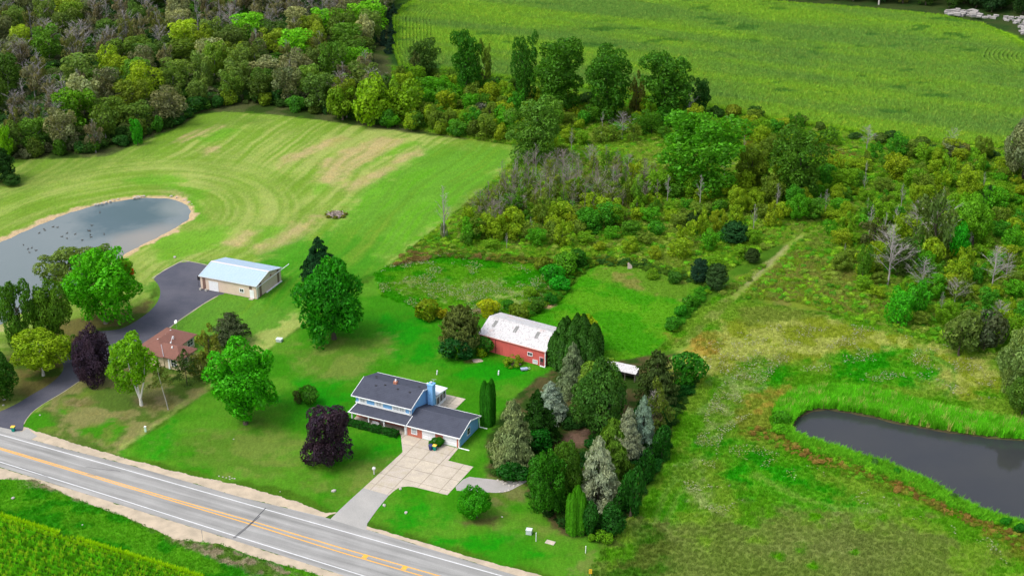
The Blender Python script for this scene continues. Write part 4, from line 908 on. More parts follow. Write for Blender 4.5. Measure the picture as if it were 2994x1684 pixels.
# ------------------------------------------------------------------ the woods
PAL = [(76, 108, 48), (66, 98, 50), (88, 122, 48), (84, 112, 60), (106, 134, 46), (70, 112, 42), (112, 124, 88), (94, 110, 74), (108, 138, 38), (88, 148, 34)]
PALN = ['dark green', 'deep green', 'mid green', 'dull green', 'yellow green', 'dark green', 'grey green', 'dusky green', 'golden green', 'bright green']
def poisson(poly, dmin, n, rs, pts=None):
    P = np.array(poly); lo = P.min(0); hi = P.max(0); c = lo + rs.rand(n, 2) * (hi - lo)
    k = inside(c[:, 0], c[:, 1], P); c = c[k]; out = list(pts or []); n0 = len(out); A = np.array(out) if out else np.zeros((0, 2)); A = list(A)
    arr = np.zeros((len(c) + len(A), 2)); m = len(A)
    if m: arr[:m] = A
    for q in c:
        if m == 0 or ((arr[:m] - q) ** 2).sum(1).min() > dmin * dmin: arr[m] = q; m += 1
    return arr[n0:m]
wood_poly = MP([(-260, 120), (-60, 60), (0, -60), (400, -105), (1000, -70), (985, 10), (935, 90), (925, 190), (960, 250), (985, 322), (900, 305), (800, 285), (700, 268), (600, 262), (505, 276), (425, 325), (340, 352), (250, 384), (150, 392), (30, 396), (-100, 400)])
rs = np.random.RandomState(5)
pts = poisson(wood_poly, 9.2, 14000, rs); pts = pts[np.argsort(pts[:, 1])]
dW = np.array([sdist(np.array([p[0]]), np.array([p[1]]), wood_poly)[0] for p in pts])
brightspots = MP([(760, 80), (830, 60), (530, 25), (880, 95), (150, 330), (700, 170), (940, 215), (1000, 250), (620, 110), (300, 60)])
goldspots = MP([(240, 190), (440, 130), (580, 175), (470, 150), (300, 210), (330, 270), (850, 100), (880, 300)])
greyspots = MP([(60, 210), (150, 120), (120, 190), (400, 90), (480, 90), (350, 110), (40, 130), (230, 100), (60, 300), (560, 60), (400, 30), (440, 60), (320, 30), (700, 60), (500, 60), (100, 60), (180, 70)])
nwood = 0; far_pts = []
WLM = [('at the wood edge behind the left pond', (250, 385)), ('at the wood edge near the dark evergreen mass', (90, 390)), ('at the left side of the left wood', (10, 270)), ('in the upper left corner of the left wood', (60, 70)), ('in the left wood among grey trunks above the pond', (180, 220)),
       ('in the left wood by the golden crowns', (330, 230)), ('in the left wood above the field notch', (500, 225)), ('in the left wood above the long field edge', (740, 250)), ('in the left wood near the bright crowns', (760, 110)), ('in the left wood beside the dark narrow spruces', (910, 120)),
       ('at the picture top in the left wood', (280, 10)), ('at the wood top left of the cornfield', (620, 10)), ('in the left wood behind the golden crowns', (450, 110)), ('in the wood corner by the thicket', (940, 270))]
WLM = [(a, M(*b)) for a, b in WLM]
BLM = [('behind the left paddock', (1250, 620)), ('in the dead thicket', (1420, 480)), ('left of the large bright brush tree', (1600, 440)), ('at the foot of the large bright brush tree', (1750, 490)), ('at the foot of the large dull brush tree', (2000, 490)), ('behind the right paddock', (1600, 620)), ('around the round dark cedar', (1830, 580)),
       ('beside the upper end of the farm track', (2050, 560)), ('near the far corner of the lot', (2200, 390)), ('below the small silver shrub tree', (2390, 430)), ('around the forked dead trunk', (2230, 680)), ('around the round yellow green tree', (2440, 560)), ('near the tall white dead trees', (2330, 600)), ('around the bright pair of saplings', (2290, 780)),
       ('near the tall forked dead tree at the right edge', (2510, 700)), ('above the silver green trees', (2430, 770)), ('right of the farm track', (2120, 660)), ('by the rounded grey cedar in the clearing', (1200, 290)), ('around the grey green poplar', (1350, 340)), ('below the widest tree of the cornfield line', (1420, 280)), ('by the bleached snag', (1560, 330)),
       ('below the last trees of the cornfield line', (1720, 310)), ('between the lot corner and the large dull tree', (2080, 370)), ('beside the large yellow green thicket pair', (1050, 290)), ('along the edge of the mown field corner', (1180, 340)), ('under the cornfield line left of the tall narrow tree', (1080, 220))]
BLM = [(a, M(*b)) for a, b in BLM]
def where(p, L): return min(L, key=lambda q: np.hypot(*(np.array(p) - q[1])))[0]
def zone_words(p):
    x, y = p
    i_ = 'front edge' if y < 500 else ('middle' if y < 590 else 'back')
    return i_
cnt = {}
for i, p in enumerate(pts):
    if nwood >= 285: far_pts.append(p); continue
    db = min(np.hypot(*(p - q)) for q in brightspots); dg = min(np.hypot(*(p - q)) for q in goldspots); dr = min(np.hypot(*(p - q)) for q in greyspots)
    edge = -dW[i] < 9
    kind = R.random()
    if (dr < 26 and not edge and kind < .72) or kind < .15:
        g = p; h = R.uniform(11, 16); r = thing('bare_tree', 'grey bare or half dead tree ' + where(p, WLM), 'dead tree', (g[0], g[1], 0), R.random() * 6.28, 'bare grey trees of the left wood')
        cc = R.choice([(.30, .28, .27), (.36, .33, .31), (.25, .24, .22)])
        a_ = link('trunk', STEM[i % 3], r, None, 0, (h, h, h)); a_.color = (*cc, 1)
        a_ = link('branches', (BARE if i % 2 else BAREUP)[i % 4], r, None, 0, (h * 1.2, h * 1.2, h)); a_.color = (*cc, 1)
        if kind < .5: a_ = link('crown', THIN[i % 3], r, (0, 0, h * .25), 0, (h * .26, h * .26, h * .65)); a_.color = fol(R.choice([(92, 104, 66), (110, 116, 84), (98, 100, 78)]), LK)
        nwood += 1; continue
    ci = 9 if db < 11 else (8 if dg < 8 else R.choice([0, 1, 2, 3, 4, 5, 6, 7, 0, 1, 3, 7, 6]))
    h = R.uniform(10, 16.5) * (.95 if edge else 1.0); a = R.uniform(3.9, 6.2) * (1.15 if ci == 9 else 1)
    c_ = PAL[ci]; v_ = R.uniform(.82, 1.2); c_ = tuple(min(255, q * v_) for q in c_)
    nm = PALN[ci]; zw = zone_words(p)
    tree_at(p, a, h * .84, h * .16, WTALL[i % 5] if R.random() < .7 else WOOD[i % 5], TRUNK[i % 4], fol(c_, LK), '%s broadleaf tree %s' % (nm, where(p, WLM)), group='%s trees of the left wood' % nm, name='wood_tree', bark=(.3, .28, .25))
    nwood += 1

# ------------------------------------------------------------------ scattered plants: geometry nodes
def scatter(name, pts, rot, scl, col, protos, mat=SCAT, idx=None, label=None, zs=None, kind='stuff', parent=None):
    n = len(pts); P3 = np.zeros((n, 3), np.float32); P3[:, :2] = pts[:, :2]
    if pts.shape[1] > 2: P3[:, 2] = pts[:, 2]
    me = bpy.data.meshes.new(name); me.vertices.add(n); me.vertices.foreach_set('co', P3.ravel())
    def at(nm, ty, arr): a = me.attributes.new(nm, ty, 'POINT'); a.data.foreach_set({'FLOAT': 'value', 'INT': 'value', 'FLOAT_COLOR': 'color', 'FLOAT_VECTOR': 'vector'}[ty], np.asarray(arr, np.int32 if ty == 'INT' else np.float32).ravel())
    at('rot', 'FLOAT_VECTOR', np.stack([np.zeros(n), np.zeros(n), rot], 1))
    scl = np.asarray(scl, float); scl = scl if scl.ndim == 2 else np.repeat(scl[:, None], 3, 1)
    at('scl', 'FLOAT_VECTOR', scl); at('col', 'FLOAT_COLOR', np.concatenate([col, np.ones((n, 1))], 1))
    at('pick', 'INT', idx if idx is not None else np.arange(n) % len(protos))
    o = link(name, me); o['kind'] = kind
    if label: o['label'] = label
    ng = bpy.data.node_groups.new(name, 'GeometryNodeTree')
    ng.interface.new_socket('Geometry', in_out='INPUT', socket_type='NodeSocketGeometry'); ng.interface.new_socket('Geometry', in_out='OUTPUT', socket_type='NodeSocketGeometry')
    N = ng.nodes; L = ng.links; gi = N.new('NodeGroupInput'); go = N.new('NodeGroupOutput'); jn = N.new('GeometryNodeJoinGeometry')
    def named(nm, ty): q = N.new('GeometryNodeInputNamedAttribute'); q.data_type = ty; q.inputs['Name'].default_value = nm; return q.outputs['Attribute']
    ro = named('rot', 'FLOAT_VECTOR'); so = named('scl', 'FLOAT_VECTOR'); po = named('pick', 'INT')
    e2r = N.new('FunctionNodeEulerToRotation'); L.new(ro, e2r.inputs[0])
    for i, pm in enumerate(protos):
        ob = bpy.data.objects.new(name + '_source', pm)
        oi = N.new('GeometryNodeObjectInfo'); oi.inputs['Object'].default_value = ob
        ip = N.new('GeometryNodeInstanceOnPoints'); L.new(gi.outputs[0], ip.inputs['Points']); L.new(oi.outputs['Geometry'], ip.inputs['Instance'])
        L.new(e2r.outputs[0], ip.inputs['Rotation']); L.new(so, ip.inputs['Scale'])
        cp = N.new('FunctionNodeCompare'); cp.data_type = 'INT'; cp.operation = 'EQUAL'; L.new(po, cp.inputs[2]); cp.inputs[3].default_value = i
        L.new(cp.outputs[0], ip.inputs['Selection']); L.new(ip.outputs[0], jn.inputs[0])
    L.new(jn.outputs[0], go.inputs[0]); md = o.modifiers.new('plants', 'NODES'); md.node_group = ng
    return o
def tuft(seed, n, r, h, w, lean=.35, mat=SCAT):
    """grass tuft: n tapering blades"""
    rs = np.random.RandomState(seed); a = rs.rand(n) * 6.28; q = np.sqrt(rs.rand(n)) * r; b = rs.rand(n) * 6.28
    x, y = np.cos(a) * q, np.sin(a) * q; hh = h * (.55 + .6 * rs.rand(n)); ln = lean * hh * rs.rand(n) * 1.5
    dx, dy = np.cos(b), np.sin(b); px, py = -dy * w, dx * w
    v = np.stack([np.stack([x - px, y - py, 0 * x], 1), np.stack([x + px, y + py, 0 * x], 1),
                  np.stack([x + dx * ln * .5 + px * .8, y + dy * ln * .5 + py * .8, hh * .6], 1), np.stack([x + dx * ln, y + dy * ln, hh], 1)], 1).reshape(-1, 3)
    f = np.arange(n * 4).reshape(n, 4); f = np.concatenate([f[:, [0, 1, 2]], f[:, [0, 2, 3]]])
    return mesh_np('tuft', v, f, mat)
def clumpmesh(seed, n, leaf, mat=None):
    mat = mat or SCAT
    me = blobs_crown(seed, 9, .42, n, leaf, .55, low=.5, name='clump'); me.materials.clear(); me.materials.append(mat); return me
TUFTS = [tuft(i, 26, .5, .5, .05) for i in range(3)]
CLUMPS = [clumpmesh(700 + i, 380, .125) for i in range(4)]
def gcol(p, k=1.0): return ground_colour(p[:, 0].copy(), p[:, 1].copy()) * k
def fill(poly, density, rs, jitter=1.0):
    P = np.array(poly); lo = P.min(0); hi = P.max(0); s_ = 1 / math.sqrt(density)
    X, Y = np.meshgrid(np.arange(lo[0], hi[0], s_), np.arange(lo[1], hi[1], s_)); p = np.stack([X.ravel(), Y.ravel()], 1)
    p += (rs.rand(*p.shape) - .5) * s_ * jitter
    return p[inside(p[:, 0], p[:, 1], P)]
rs = np.random.RandomState(9)
VIS = MP([(-60, 0), (2636, 0), (2636, 1500), (-60, 1500)])
# --- far cornfield: rows across, end rows bent along the west and east edge
p = fill(CORN_FAR, 1.5, rs); L_ = []
u = p @ [UX, UY]; v = p @ [-UY, UX]
westl = MP([(1000, 168), (983, 120), (985, 45), (1010, 18), (1060, -10)])
def dline(p, line):
    d = np.full(len(p), 1e9)
    for a, b in zip(line, line[1:]):
        e = b - a; t_ = np.clip(((p - a) @ e) / (e @ e), 0, 1); d = np.minimum(d, np.hypot(*(p - a - t_[:, None] * e).T))
    return d
eastl = MP([(2540, 92), (2640, 160), (2700, 260), (2650, 330)])
dw = dline(p, westl)
east_rows = MP([(2478, 112), (2520, 104), (2590, 112), (2640, 170), (2600, 212), (2520, 212), (2480, 180), (2466, 140)])
ine = inside(p[:, 0], p[:, 1], east_rows)
vr = np.round(v / .8) * .8 + rs.normal(size=len(v)) * .12
q = np.stack([u * UX - vr * UY, u * UY + vr * UX], 1)
q = q[(dw > 17) & ~ine]
# west end rows
segs_ = []
wl_ = np.array(smooth_poly(westl, 0)); 
def along(line, step):
    out = []
    for a, b in zip(line, line[1:]):
        n_ = max(1, int(np.hypot(*(b - a)) / step)); out += [a + (b - a) * k / n_ for k in range(n_)]
    return np.array(out)
wline = along(westl, .55); dd = np.gradient(wline, axis=0)
for _ in range(10): dd[1:-1] = (dd[:-2] + dd[1:-1] + dd[2:]) / 3
dd /= np.hypot(*dd.T)[:, None]; nrm = np.stack([dd[:, 1], -dd[:, 0]], 1)
cen_ = M(1500, 150)
if ((cen_ - wline[len(wline) // 2]) @ nrm[len(wline) // 2]) < 0: nrm = -nrm
wr = np.concatenate([wline + nrm * (1.0 + 1.45 * k) + rs.normal(size=wline.shape) * .1 for k in range(12)])
wr = wr[inside(wr[:, 0], wr[:, 1], np.array(CORN_FAR))]
er = fill(east_rows, 2.2, rs, .6)
ctr = M(2700, 160); rad = np.hypot(*(er - ctr).T); ang = np.arctan2(er[:, 1] - ctr[1], er[:, 0] - ctr[0]); rad2 = np.round(rad / 1.7) * 1.7
er = ctr + np.stack([np.cos(ang), np.sin(ang)], 1) * rad2[:, None]
q = np.concatenate([q, wr, er]); print('corn', len(q))
nb = fbm(q[:, 0] * .03, q[:, 1] * .03, 60, 4); st2 = fbm((q @ [-UY, UX]) * .09, (q @ [UX, UY]) * .008, 61, 3)
mm = np.clip((nb * .4 + st2 * .8 - .6) * 3 + .5, 0, 1)[:, None]
cc = zc(106, 144, 62) * (1 - mm) + zc(124, 164, 50) * mm
hole = sstep((st2 - .60) / .03) * sstep((nb - .5) / .1)
hole = np.maximum(hole, 0)
dn_ = fbm(q[:, 0] * .06, q[:, 1] * .12, 66, 3); dark = sstep((dn_ - .68) / .06)[:, None]
dark = dark * .6; cc = cc * (1 - dark) + zc(52, 108, 44) * dark
ed = sdist(q[:, 0], q[:, 1], CORN_FAR); fe = sstep((ed + 5) / 4)[:, None] * .6; cc = cc * (1 - fe) + zc(116, 162, 26) * fe
cc = cc * (.8 + .4 * rs.rand(len(cc)))[:, None]; wv_ = (rs.rand(len(cc)) < .12)[:, None]; cc = np.where(wv_, cc * [1.5, 1.15, 1.2], cc)
hs = 1.25 * (1 - .35 * dark[:, 0]) * (.85 + .3 * rs.rand(len(q)))
CORNP = [tuft(40 + i, 20, .36, 1.0, .07, .85) for i in range(3)]
scatter('corn_field', q, rs.rand(len(q)) * 6.28, np.stack([np.ones(len(q)) * 1.05] * 2 + [hs], 1), cc * 1.95, CORNP, label='tall green corn standing in the big field beyond the tree line')
# --- near corn
p = fill(CORN_NEAR, 1.0, rs); cdir = CORN_NEAR[4] - CORN_NEAR[1]; cdir /= np.hypot(*cdir); cn = np.array([-cdir[1], cdir[0]])
P = np.array(CORN_NEAR); lo = P.min(0); hi = P.max(0); vv = np.arange(-120, 120, 1.15); uu = np.arange(-120, 120, .36); o0 = CORN_NEAR[1]
A_, B_ = np.meshgrid(uu, vv); p = o0 + (A_.ravel() + rs.normal(size=A_.size) * .07)[:, None] * cdir + (B_.ravel() + rs.normal(size=A_.size) * .06)[:, None] * cn
p = p[inside(p[:, 0], p[:, 1], P)]; k_ = (p[:, 1] > 175) & (p[:, 0] > -115); p = p[k_]; print('near corn', len(p))
cc = zc(84, 150, 18)[None] * (.55 + .9 * rs.rand(len(p)))[:, None]; y_ = (rs.rand(len(p)) < .2)[:, None]; cc = np.where(y_, zc(140, 176, 30), cc); e_ = sstep((sdist(p[:, 0], p[:, 1], CORN_NEAR) + 2.2) / 2)[:, None]; cc = cc * (1 - e_) + zc(140, 178, 12) * e_
scatter('corn_plants', p, rs.rand(len(p)) * 6.28, np.stack([np.full(len(p), .62)] * 2 + [.75 + .4 * rs.rand(len(p))], 1), cc * 2.4, CORNP, label='rows of young bright green corn in the near corner')
def brush(name, poly, dens, cols, smin, smax, seed, label, hz=.8, mask=None, thr=0.0, kk=1.6, flat=False):
    r_ = np.random.RandomState(seed); p = fill(poly, dens, r_)
    n = fbm(p[:, 0] * .11, p[:, 1] * .11, seed, 3); keep = n + (r_.rand(len(p)) - .5) * .35 > thr
    if mask is not None: keep &= ~mask(p)
    p = p[keep]; n = fbm(p[:, 0] * .07 + 50, p[:, 1] * .07, seed + 9, 4)
    C = np.array([zc(*c) for c in cols]); k = np.clip(((n - .5) * 2.6 + .5 + (r_.rand(len(p)) - .5) * .7) * len(C), 0, len(C) - 1).astype(int)
    c = C[k] * (.65 + .6 * r_.rand(len(p)))[:, None] * kk; s_ = smin + (smax - smin) * r_.rand(len(p)) ** 1.8
    return scatter(name, p, r_.rand(len(p)) * 6.28, np.stack([s_, s_, s_ * hz * (.7 + .7 * r_.rand(len(p)))], 1), c, CLUMPS, label=label)
# --- rest of the wood beyond the first trees
fp = np.array(far_pts) if far_pts else np.zeros((0, 2))
def retint(me):
    m = me.copy(); m.materials.clear(); m.materials.append(SCAT); return m
WOODS = [retint(m) for m in WOOD]
if len(fp):
    cols = np.array([np.array(srgb(*PAL[R.choice([0, 1, 2, 3, 6, 7, 4])])) * LK * R.uniform(.8, 1.2) for _ in fp]); h = 9 + 4.5 * rs.rand(len(fp)); a = 5.2 + 1.3 * rs.rand(len(fp))
    scatter('far_wood', np.concatenate([fp, np.full((len(fp), 1), 2.0)], 1), rs.rand(len(fp)) * 6.28, np.stack([a, a, h], 1), cols, WOODS, label='crowns of the wood running on beyond the left wood')
# --- dark wood beyond the cornfield
bp = poisson(MP([(1760, -14), (1900, -8), (2200, 6), (2380, 20), (2480, 30), (2600, 50), (2700, 60), (2700, -60), (1760, -70)]), 8.5, 3000, np.random.RandomState(3))
for i, p in enumerate(bp):
    h = R.uniform(10, 14); a = R.uniform(4.6, 6.2); c_ = R.choice([(40, 76, 42), (52, 88, 40), (84, 98, 52), (44, 84, 34), (34, 70, 44)])
    tree_at(p, a, h * .93, h * .07, WOOD[i % 5], TRUNK[i % 4], fol(c_, LK), 'dark broadleaf tree beyond the cornfield at the top right', group='dark trees beyond the cornfield', name='backdrop_tree')
# dark spruces between the wood and the corn
for i, (x, y, hgt) in enumerate([(975, 50, 26), (958, 74, 28), (985, 80, 24), (965, 104, 30), (978, 124, 26), (946, 52, 26), (990, 30, 22), (940, 96, 26), (968, 20, 22), (984, 106, 20)]):
    ctree((x - 13, x + 13, y - hgt * .9, y + 14), FIR[i % 2], (34, 66, 52), 'dark narrow spruce between the left wood and the curved corn rows', group='dark spruces beside the curved corn rows')
# hedge under the tree line
hl = MP([(1010, 190), (1130, 205), (1240, 228), (1330, 245), (1440, 262), (1550, 278), (1660, 290), (1780, 292), (1880, 296), (1960, 308)])
hp = along(hl, 5.5)
for i, p in enumerate(hp):
    q = p + rs.normal(size=2) * 1.5; a = R.uniform(2.4, 4.2); h = R.uniform(2.5, 6.0)
    tree_at(q, a, h, 0, BUSH[i % 4] if h < 4.5 else WOOD[i % 5], TRUNK[i % 4], fol(R.choice([(44, 84, 36), (60, 100, 34), (74, 112, 36), (52, 92, 44), (96, 118, 34)]), LK), 'bushy dark tree in the low hedge ' + ('left of the tall narrow tree' if p[0] < M(1180, 215)[0] else 'under the tall trees' if p[0] < M(1500, 270)[0] else 'under the last tall trees' if p[0] < M(1760, 290)[0] else 'right of the last tall tree') + ' at the cornfield', 'shrub', group='hedge bushes along the cornfield', name='hedge_bush')
for i, (x, y) in enumerate([(1985, 322), (2010, 318), (2065, 330), (2150, 350), (2215, 362), (2240, 352), (2262, 372), (2290, 378), (2320, 372), (2350, 392), (2430, 385), (2465, 392), (2490, 400), (2530, 420)]):
    g = M(x, y); tree_at(g, R.uniform(2, 3.6), R.uniform(2.2, 4), 0, BUSH[i % 4], STEM[i % 3], fol(R.choice([(46, 84, 40), (66, 96, 42), (96, 108, 60)]), LK), 'low bush along the cornfield edge east of the lot corner', 'shrub', group='low bushes along the east cornfield edge', name='hedge_bush')
brush('wood_floor', wood_poly, .16, [(58, 92, 36), (84, 104, 52), (70, 112, 34), (96, 104, 70), (52, 88, 40)], 1.4, 3.2, 70, 'undergrowth on the floor of the left wood', hz=1.1)
# understory along the wood edge
we = along(MP([(20, 402), (90, 398), (150, 396), (200, 398), (262, 390), (300, 372), (345, 354), (400, 338), (440, 318), (480, 290), (510, 280), (600, 268), (700, 272), (800, 290), (900, 308), (1000, 325), (1100, 345), (1200, 356), (1290, 364)]), 6)
for i, p in enumerate(we):
    q = p + rs.normal(size=2) * 1.2 + [0, 3]; a = R.uniform(2.2, 3.8); h = R.uniform(3, 6.5)
    tree_at(q, a, h, 0, BUSH[i % 4], STEM[i % 3], fol(R.choice([(40, 88, 40), (60, 104, 34), (58, 118, 38), (70, 96, 40), (96, 128, 34)]), LK), 'bush at the foot of the wood ' + ('behind the left pond' if p[0] < M(290, 380)[0] else 'along its slanting edge' if p[0] < M(500, 285)[0] else 'along the left half of the long field edge' if p[0] < M(850, 300)[0] else 'along the right half of the long field edge'), 'shrub', group='bushes along the wood edge', name='edge_bush')
for x0, x1, y0, y1, c_, lab in ((0, 40, 318, 405, (92, 148, 24), 'bright yellow green tree at the left edge of the picture by the mown field'), (-40, 40, 380, 472, (38, 78, 34), 'dark evergreen mass at the left edge beside the mown field'), (10, 52, 440, 474, (48, 92, 40), 'small dark bush below the evergreen mass at the left edge'),
        (880, 1000, 195, 310, (104, 148, 26), 'large yellow green tree in the thicket right of the wood'), (960, 1065, 205, 300, (96, 140, 28), 'second large yellow green tree in the thicket right of the wood'), (820, 905, 215, 300, (92, 132, 34), 'yellow green tree left of the large pair in the thicket'), (330, 362, 300, 362, (50, 140, 30), 'slim green sapling at the bend of the wood edge')):
    if 'evergreen mass' in lab: ctree((x0, x1, y0, y1), YEW[0], c_, lab)
    else: rtree((x0, x1, y0, y1), R.choice(WOOD), c_, lab, k=.05)

YC = [(70, 140, 28), (92, 142, 32), (112, 148, 34), (66, 120, 34), (90, 122, 46), (116, 144, 34), (58, 128, 34)]; YN = ['vivid green', 'light green', 'yellow green', 'deep green', 'olive', 'golden green', 'emerald']
belt = MP([(945, 250), (1000, 205), (1120, 225), (1280, 260), (1290, 360), (1150, 345), (985, 325)])
for i, p in enumerate(poisson(belt, 5.2, 900, np.random.RandomState(77))[:70]):
    j = R.choice([0, 1, 2, 3, 4, 5, 2, 4]); h = R.uniform(4, 9)
    tree_at(p, R.uniform(2.2, 3.8), h * .95, h * .05, (WTALL + WOOD)[i % 10], TRUNK[i % 4], fol(YC[j], LK), '%s thicket tree %s' % (YN[j], where(p, BLM)), group='%s trees of the thicket' % YN[j], name='thicket_tree')
# --- grey saplings and young trees in the brush
thick = MP([(1290, 440), (1420, 425), (1640, 450), (1670, 500), (1600, 530), (1450, 540), (1320, 540), (1230, 590), (1190, 575)])
for i, p in enumerate(poisson(thick, 3.6, 2500, np.random.RandomState(12))[:135]):
    h = R.uniform(6, 11); r = thing('bare_sapling', 'bare grey sapling of the dead thicket ' + ('at its near left end' if p[0] < M(1290, 500)[0] else 'in its middle' if p[0] < M(1480, 480)[0] else 'at its right end') + (', back row' if p[1] > M(1400, 480)[1] else ', front row'), 'dead tree', (p[0], p[1], 0), R.random() * 6.28, 'bare grey saplings of the dead thicket')
    cc = R.choice([(.25, .215, .18), (.20, .175, .145), (.31, .28, .24)])
    a_ = link('trunk', STEM[i % 3], r, None, 0, (h * .8, h * .8, h)); a_.color = (*cc, 1)
    a_ = link('branches', (BAREUP + BARE)[i % 8], r, None, 0, (h * 1.1, h * 1.1, h)); a_.color = (*cc, 1)
    if i % 2 == 0: a_ = link('crown', THIN[i % 3], r, (0, 0, h * .2), 0, (h * .2, h * .2, h * .6)); a_.color = fol(R.choice([(104, 128, 62), (92, 120, 60), (84, 132, 44)]), LK)
young = MP([(1180, 640), (1160, 560), (1300, 500), (1600, 470), (1900, 470), (2080, 440), (2230, 380), (2090, 560), (1900, 560), (1650, 540), (1500, 590), (1380, 620)])
young2 = MP([(1060, 300), (1260, 235), (1500, 290), (1700, 300), (2000, 330), (2100, 370), (1920, 400), (1650, 350), (1500, 380), (1400, 400), (1290, 350), (1100, 330)])
young3 = MP([(2090, 540), (2260, 380), (2500, 400), (2640, 450), (2640, 900), (2480, 860), (2330, 830), (2200, 760), (2120, 700), (2080, 620)])
for zn, (poly, dmin, mx, word) in enumerate(((young, 4.0, 215, 'in the brush behind the paddocks'), (MP([(1140, 600), (1300, 560), (1700, 550), (1960, 565), (1900, 630), (1790, 685), (1600, 650), (1400, 632)]), 6.5, 75, 'in the open brush'), (young2, 4.6, 140, 'in the scrub below the cornfield tree line'), (young3, 4.6, 200, 'in the east brush beyond the farm track'))):
    for i, p in enumerate(poisson(poly, dmin, 1500, np.random.RandomState(20 + zn))[:mx]):
        j = R.choice([0, 1, 2, 3, 4, 5, 6, 1, 2, 4]); h = 2.8 + 6 * R.random() ** 1.4; a = R.uniform(1.3, 2.1) + h * .18
        if R.random() < .1:
            r = thing('bare_sapling', 'bare grey sapling ' + where(p, BLM), 'dead tree', (p[0], p[1], 0), R.random() * 6.28, 'bare grey saplings of the brush')
            a_ = link('trunk', STEM[i % 3], r, None, 0, (h, h, h * 1.2)); a_.color = (.36, .34, .31, 1); a_ = link('branches', BAREUP[i % 4], r, None, 0, (h, h, h * 1.2)); a_.color = (.36, .34, .31, 1); continue
        tree_at(p, a, h * .95, h * .05, (WTALL + THIN + OPEN[:2] + BUSH[:1])[i % 11], STEM[i % 3], fol(YC[j], LK), '%s %s %s' % (YN[j], 'young tree' if h > 4.6 else 'low shrub', where(p, BLM)), 'sapling' if h > 4.6 else 'shrub', group='%s %s of the brush' % (YN[j], 'young trees' if h > 4.6 else 'low shrubs'), name='young_tree' if h > 4.6 else 'low_shrub')

rtree((1270, 1292, 545, 578), WTALL[0], (176, 128, 24), 'small orange tinted sapling behind the left paddock', k=.05, name='young_tree')
# --- brush clumps (nobody could count these)
track = MP([(1690, 880), (1800, 778), (1930, 664), (2020, 580), (2028, 586), (1942, 678), (1812, 786), (1700, 890)])
def on_track(p): return inside(p[:, 0], p[:, 1], np.array(track)) | (inside(p[:, 0], p[:, 1], np.array(CORN_FAR)))
SC = [(110, 128, 52), (96, 138, 32), (84, 142, 28), (104, 150, 30), (112, 152, 34), (74, 132, 32), (122, 156, 40), (88, 148, 30), (108, 138, 44), (116, 136, 52)]
brush('brush', scrub, .8, SC, .4, 1.25, 1, 'dense tangled brush between the mown field, the paddocks and the cornfield', mask=on_track, kk=2.3)
brush('brush', east, .7, SC, .4, 1.3, 2, 'dense tangled brush east of the farm track', mask=on_track, kk=2.3)
hb = MP([(1395, 655), (1480, 645), (1500, 665), (1450, 700), (1415, 750), (1330, 800), (1290, 805), (1340, 745), (1375, 700)])
brush('hedge_growth', hb, 1.3, [(70, 112, 24), (56, 120, 26), (92, 124, 26)], .6, 1.2, 3, 'weedy hedge between the two paddocks', kk=1.9)
hb2 = MP([(1480, 650), (1590, 652), (1700, 678), (1790, 708), (1785, 725), (1690, 698), (1590, 672), (1490, 668)])
brush('hedge_growth', hb2, 1.3, [(70, 102, 30), (56, 96, 36), (92, 114, 30)], .5, 1.1, 4, 'low weedy growth along the rear of the right paddock', kk=1.9)
hb3 = MP([(1790, 725), (1760, 770), (1700, 835), (1680, 832), (1730, 770), (1765, 720)])
brush('hedge_growth', hb3, 1.3, [(60, 122, 26), (50, 118, 26), (92, 134, 26)], .5, 1.1, 5, 'low weedy growth along the track side of the right paddock', kk=1.9)
hb4 = MP([(985, 668), (1060, 608), (1120, 622), (1300, 648), (1392, 655), (1390, 668), (1290, 664), (1120, 648), (1010, 668)])
brush('hedge_growth', hb4, 1.2, [(108, 112, 40), (84, 108, 32), (72, 120, 28), (120, 104, 58)], .5, 1.2, 6, 'weedy growth along the rear of the left paddock', kk=1.9)
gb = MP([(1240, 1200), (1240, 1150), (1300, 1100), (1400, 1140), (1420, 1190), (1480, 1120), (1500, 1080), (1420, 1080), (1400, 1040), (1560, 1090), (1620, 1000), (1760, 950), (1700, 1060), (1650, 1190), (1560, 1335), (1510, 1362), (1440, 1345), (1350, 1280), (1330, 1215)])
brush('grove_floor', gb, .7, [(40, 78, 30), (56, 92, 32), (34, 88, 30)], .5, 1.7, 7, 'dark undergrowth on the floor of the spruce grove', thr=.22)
# hedges and weeds on the bank
bank = MP([(1985, 1090), (2040, 1120), (2120, 1150), (2230, 1190), (2330, 1235), (2420, 1285), (2500, 1315), (2640, 1360), (2640, 1420), (2500, 1350), (2400, 1300), (2300, 1255), (2200, 1225), (2080, 1185), (1990, 1140), (1900, 1105), (1880, 1080), (1950, 1075)])
def in_pond(p): return sdist(p[:, 0], p[:, 1], POND_R) < .4
brush('bank_weeds', bank, 1.1, [(134, 110, 54), (122, 124, 46), (104, 136, 36), (92, 146, 32), (84, 146, 28), (96, 150, 34)], .35, .95, 8, 'weeds turning red brown along the lower bank of the reed pond', mask=in_pond, kk=2.0)
lowb = smooth_poly(zreg(1994, 1120, 2.569, [(660, 260), (790, 240), (815, 335), (860, 385), (980, 432), (1200, 500), (1500, 595), (1800, 715), (2080, 885), (2300, 975), (2569, 1062), (2700, 1150), (2300, 1050), (2000, 930), (1750, 800), (1500, 700), (1200, 610), (980, 520), (800, 430), (690, 350)]), 0)
brush('bank_weeds', lowb, 1.6, [(84, 150, 24), (70, 146, 22), (104, 160, 30)], .35, 1.0, 9, 'bright green weeds along the near water edge of the reed pond', mask=in_pond, kk=2.0)
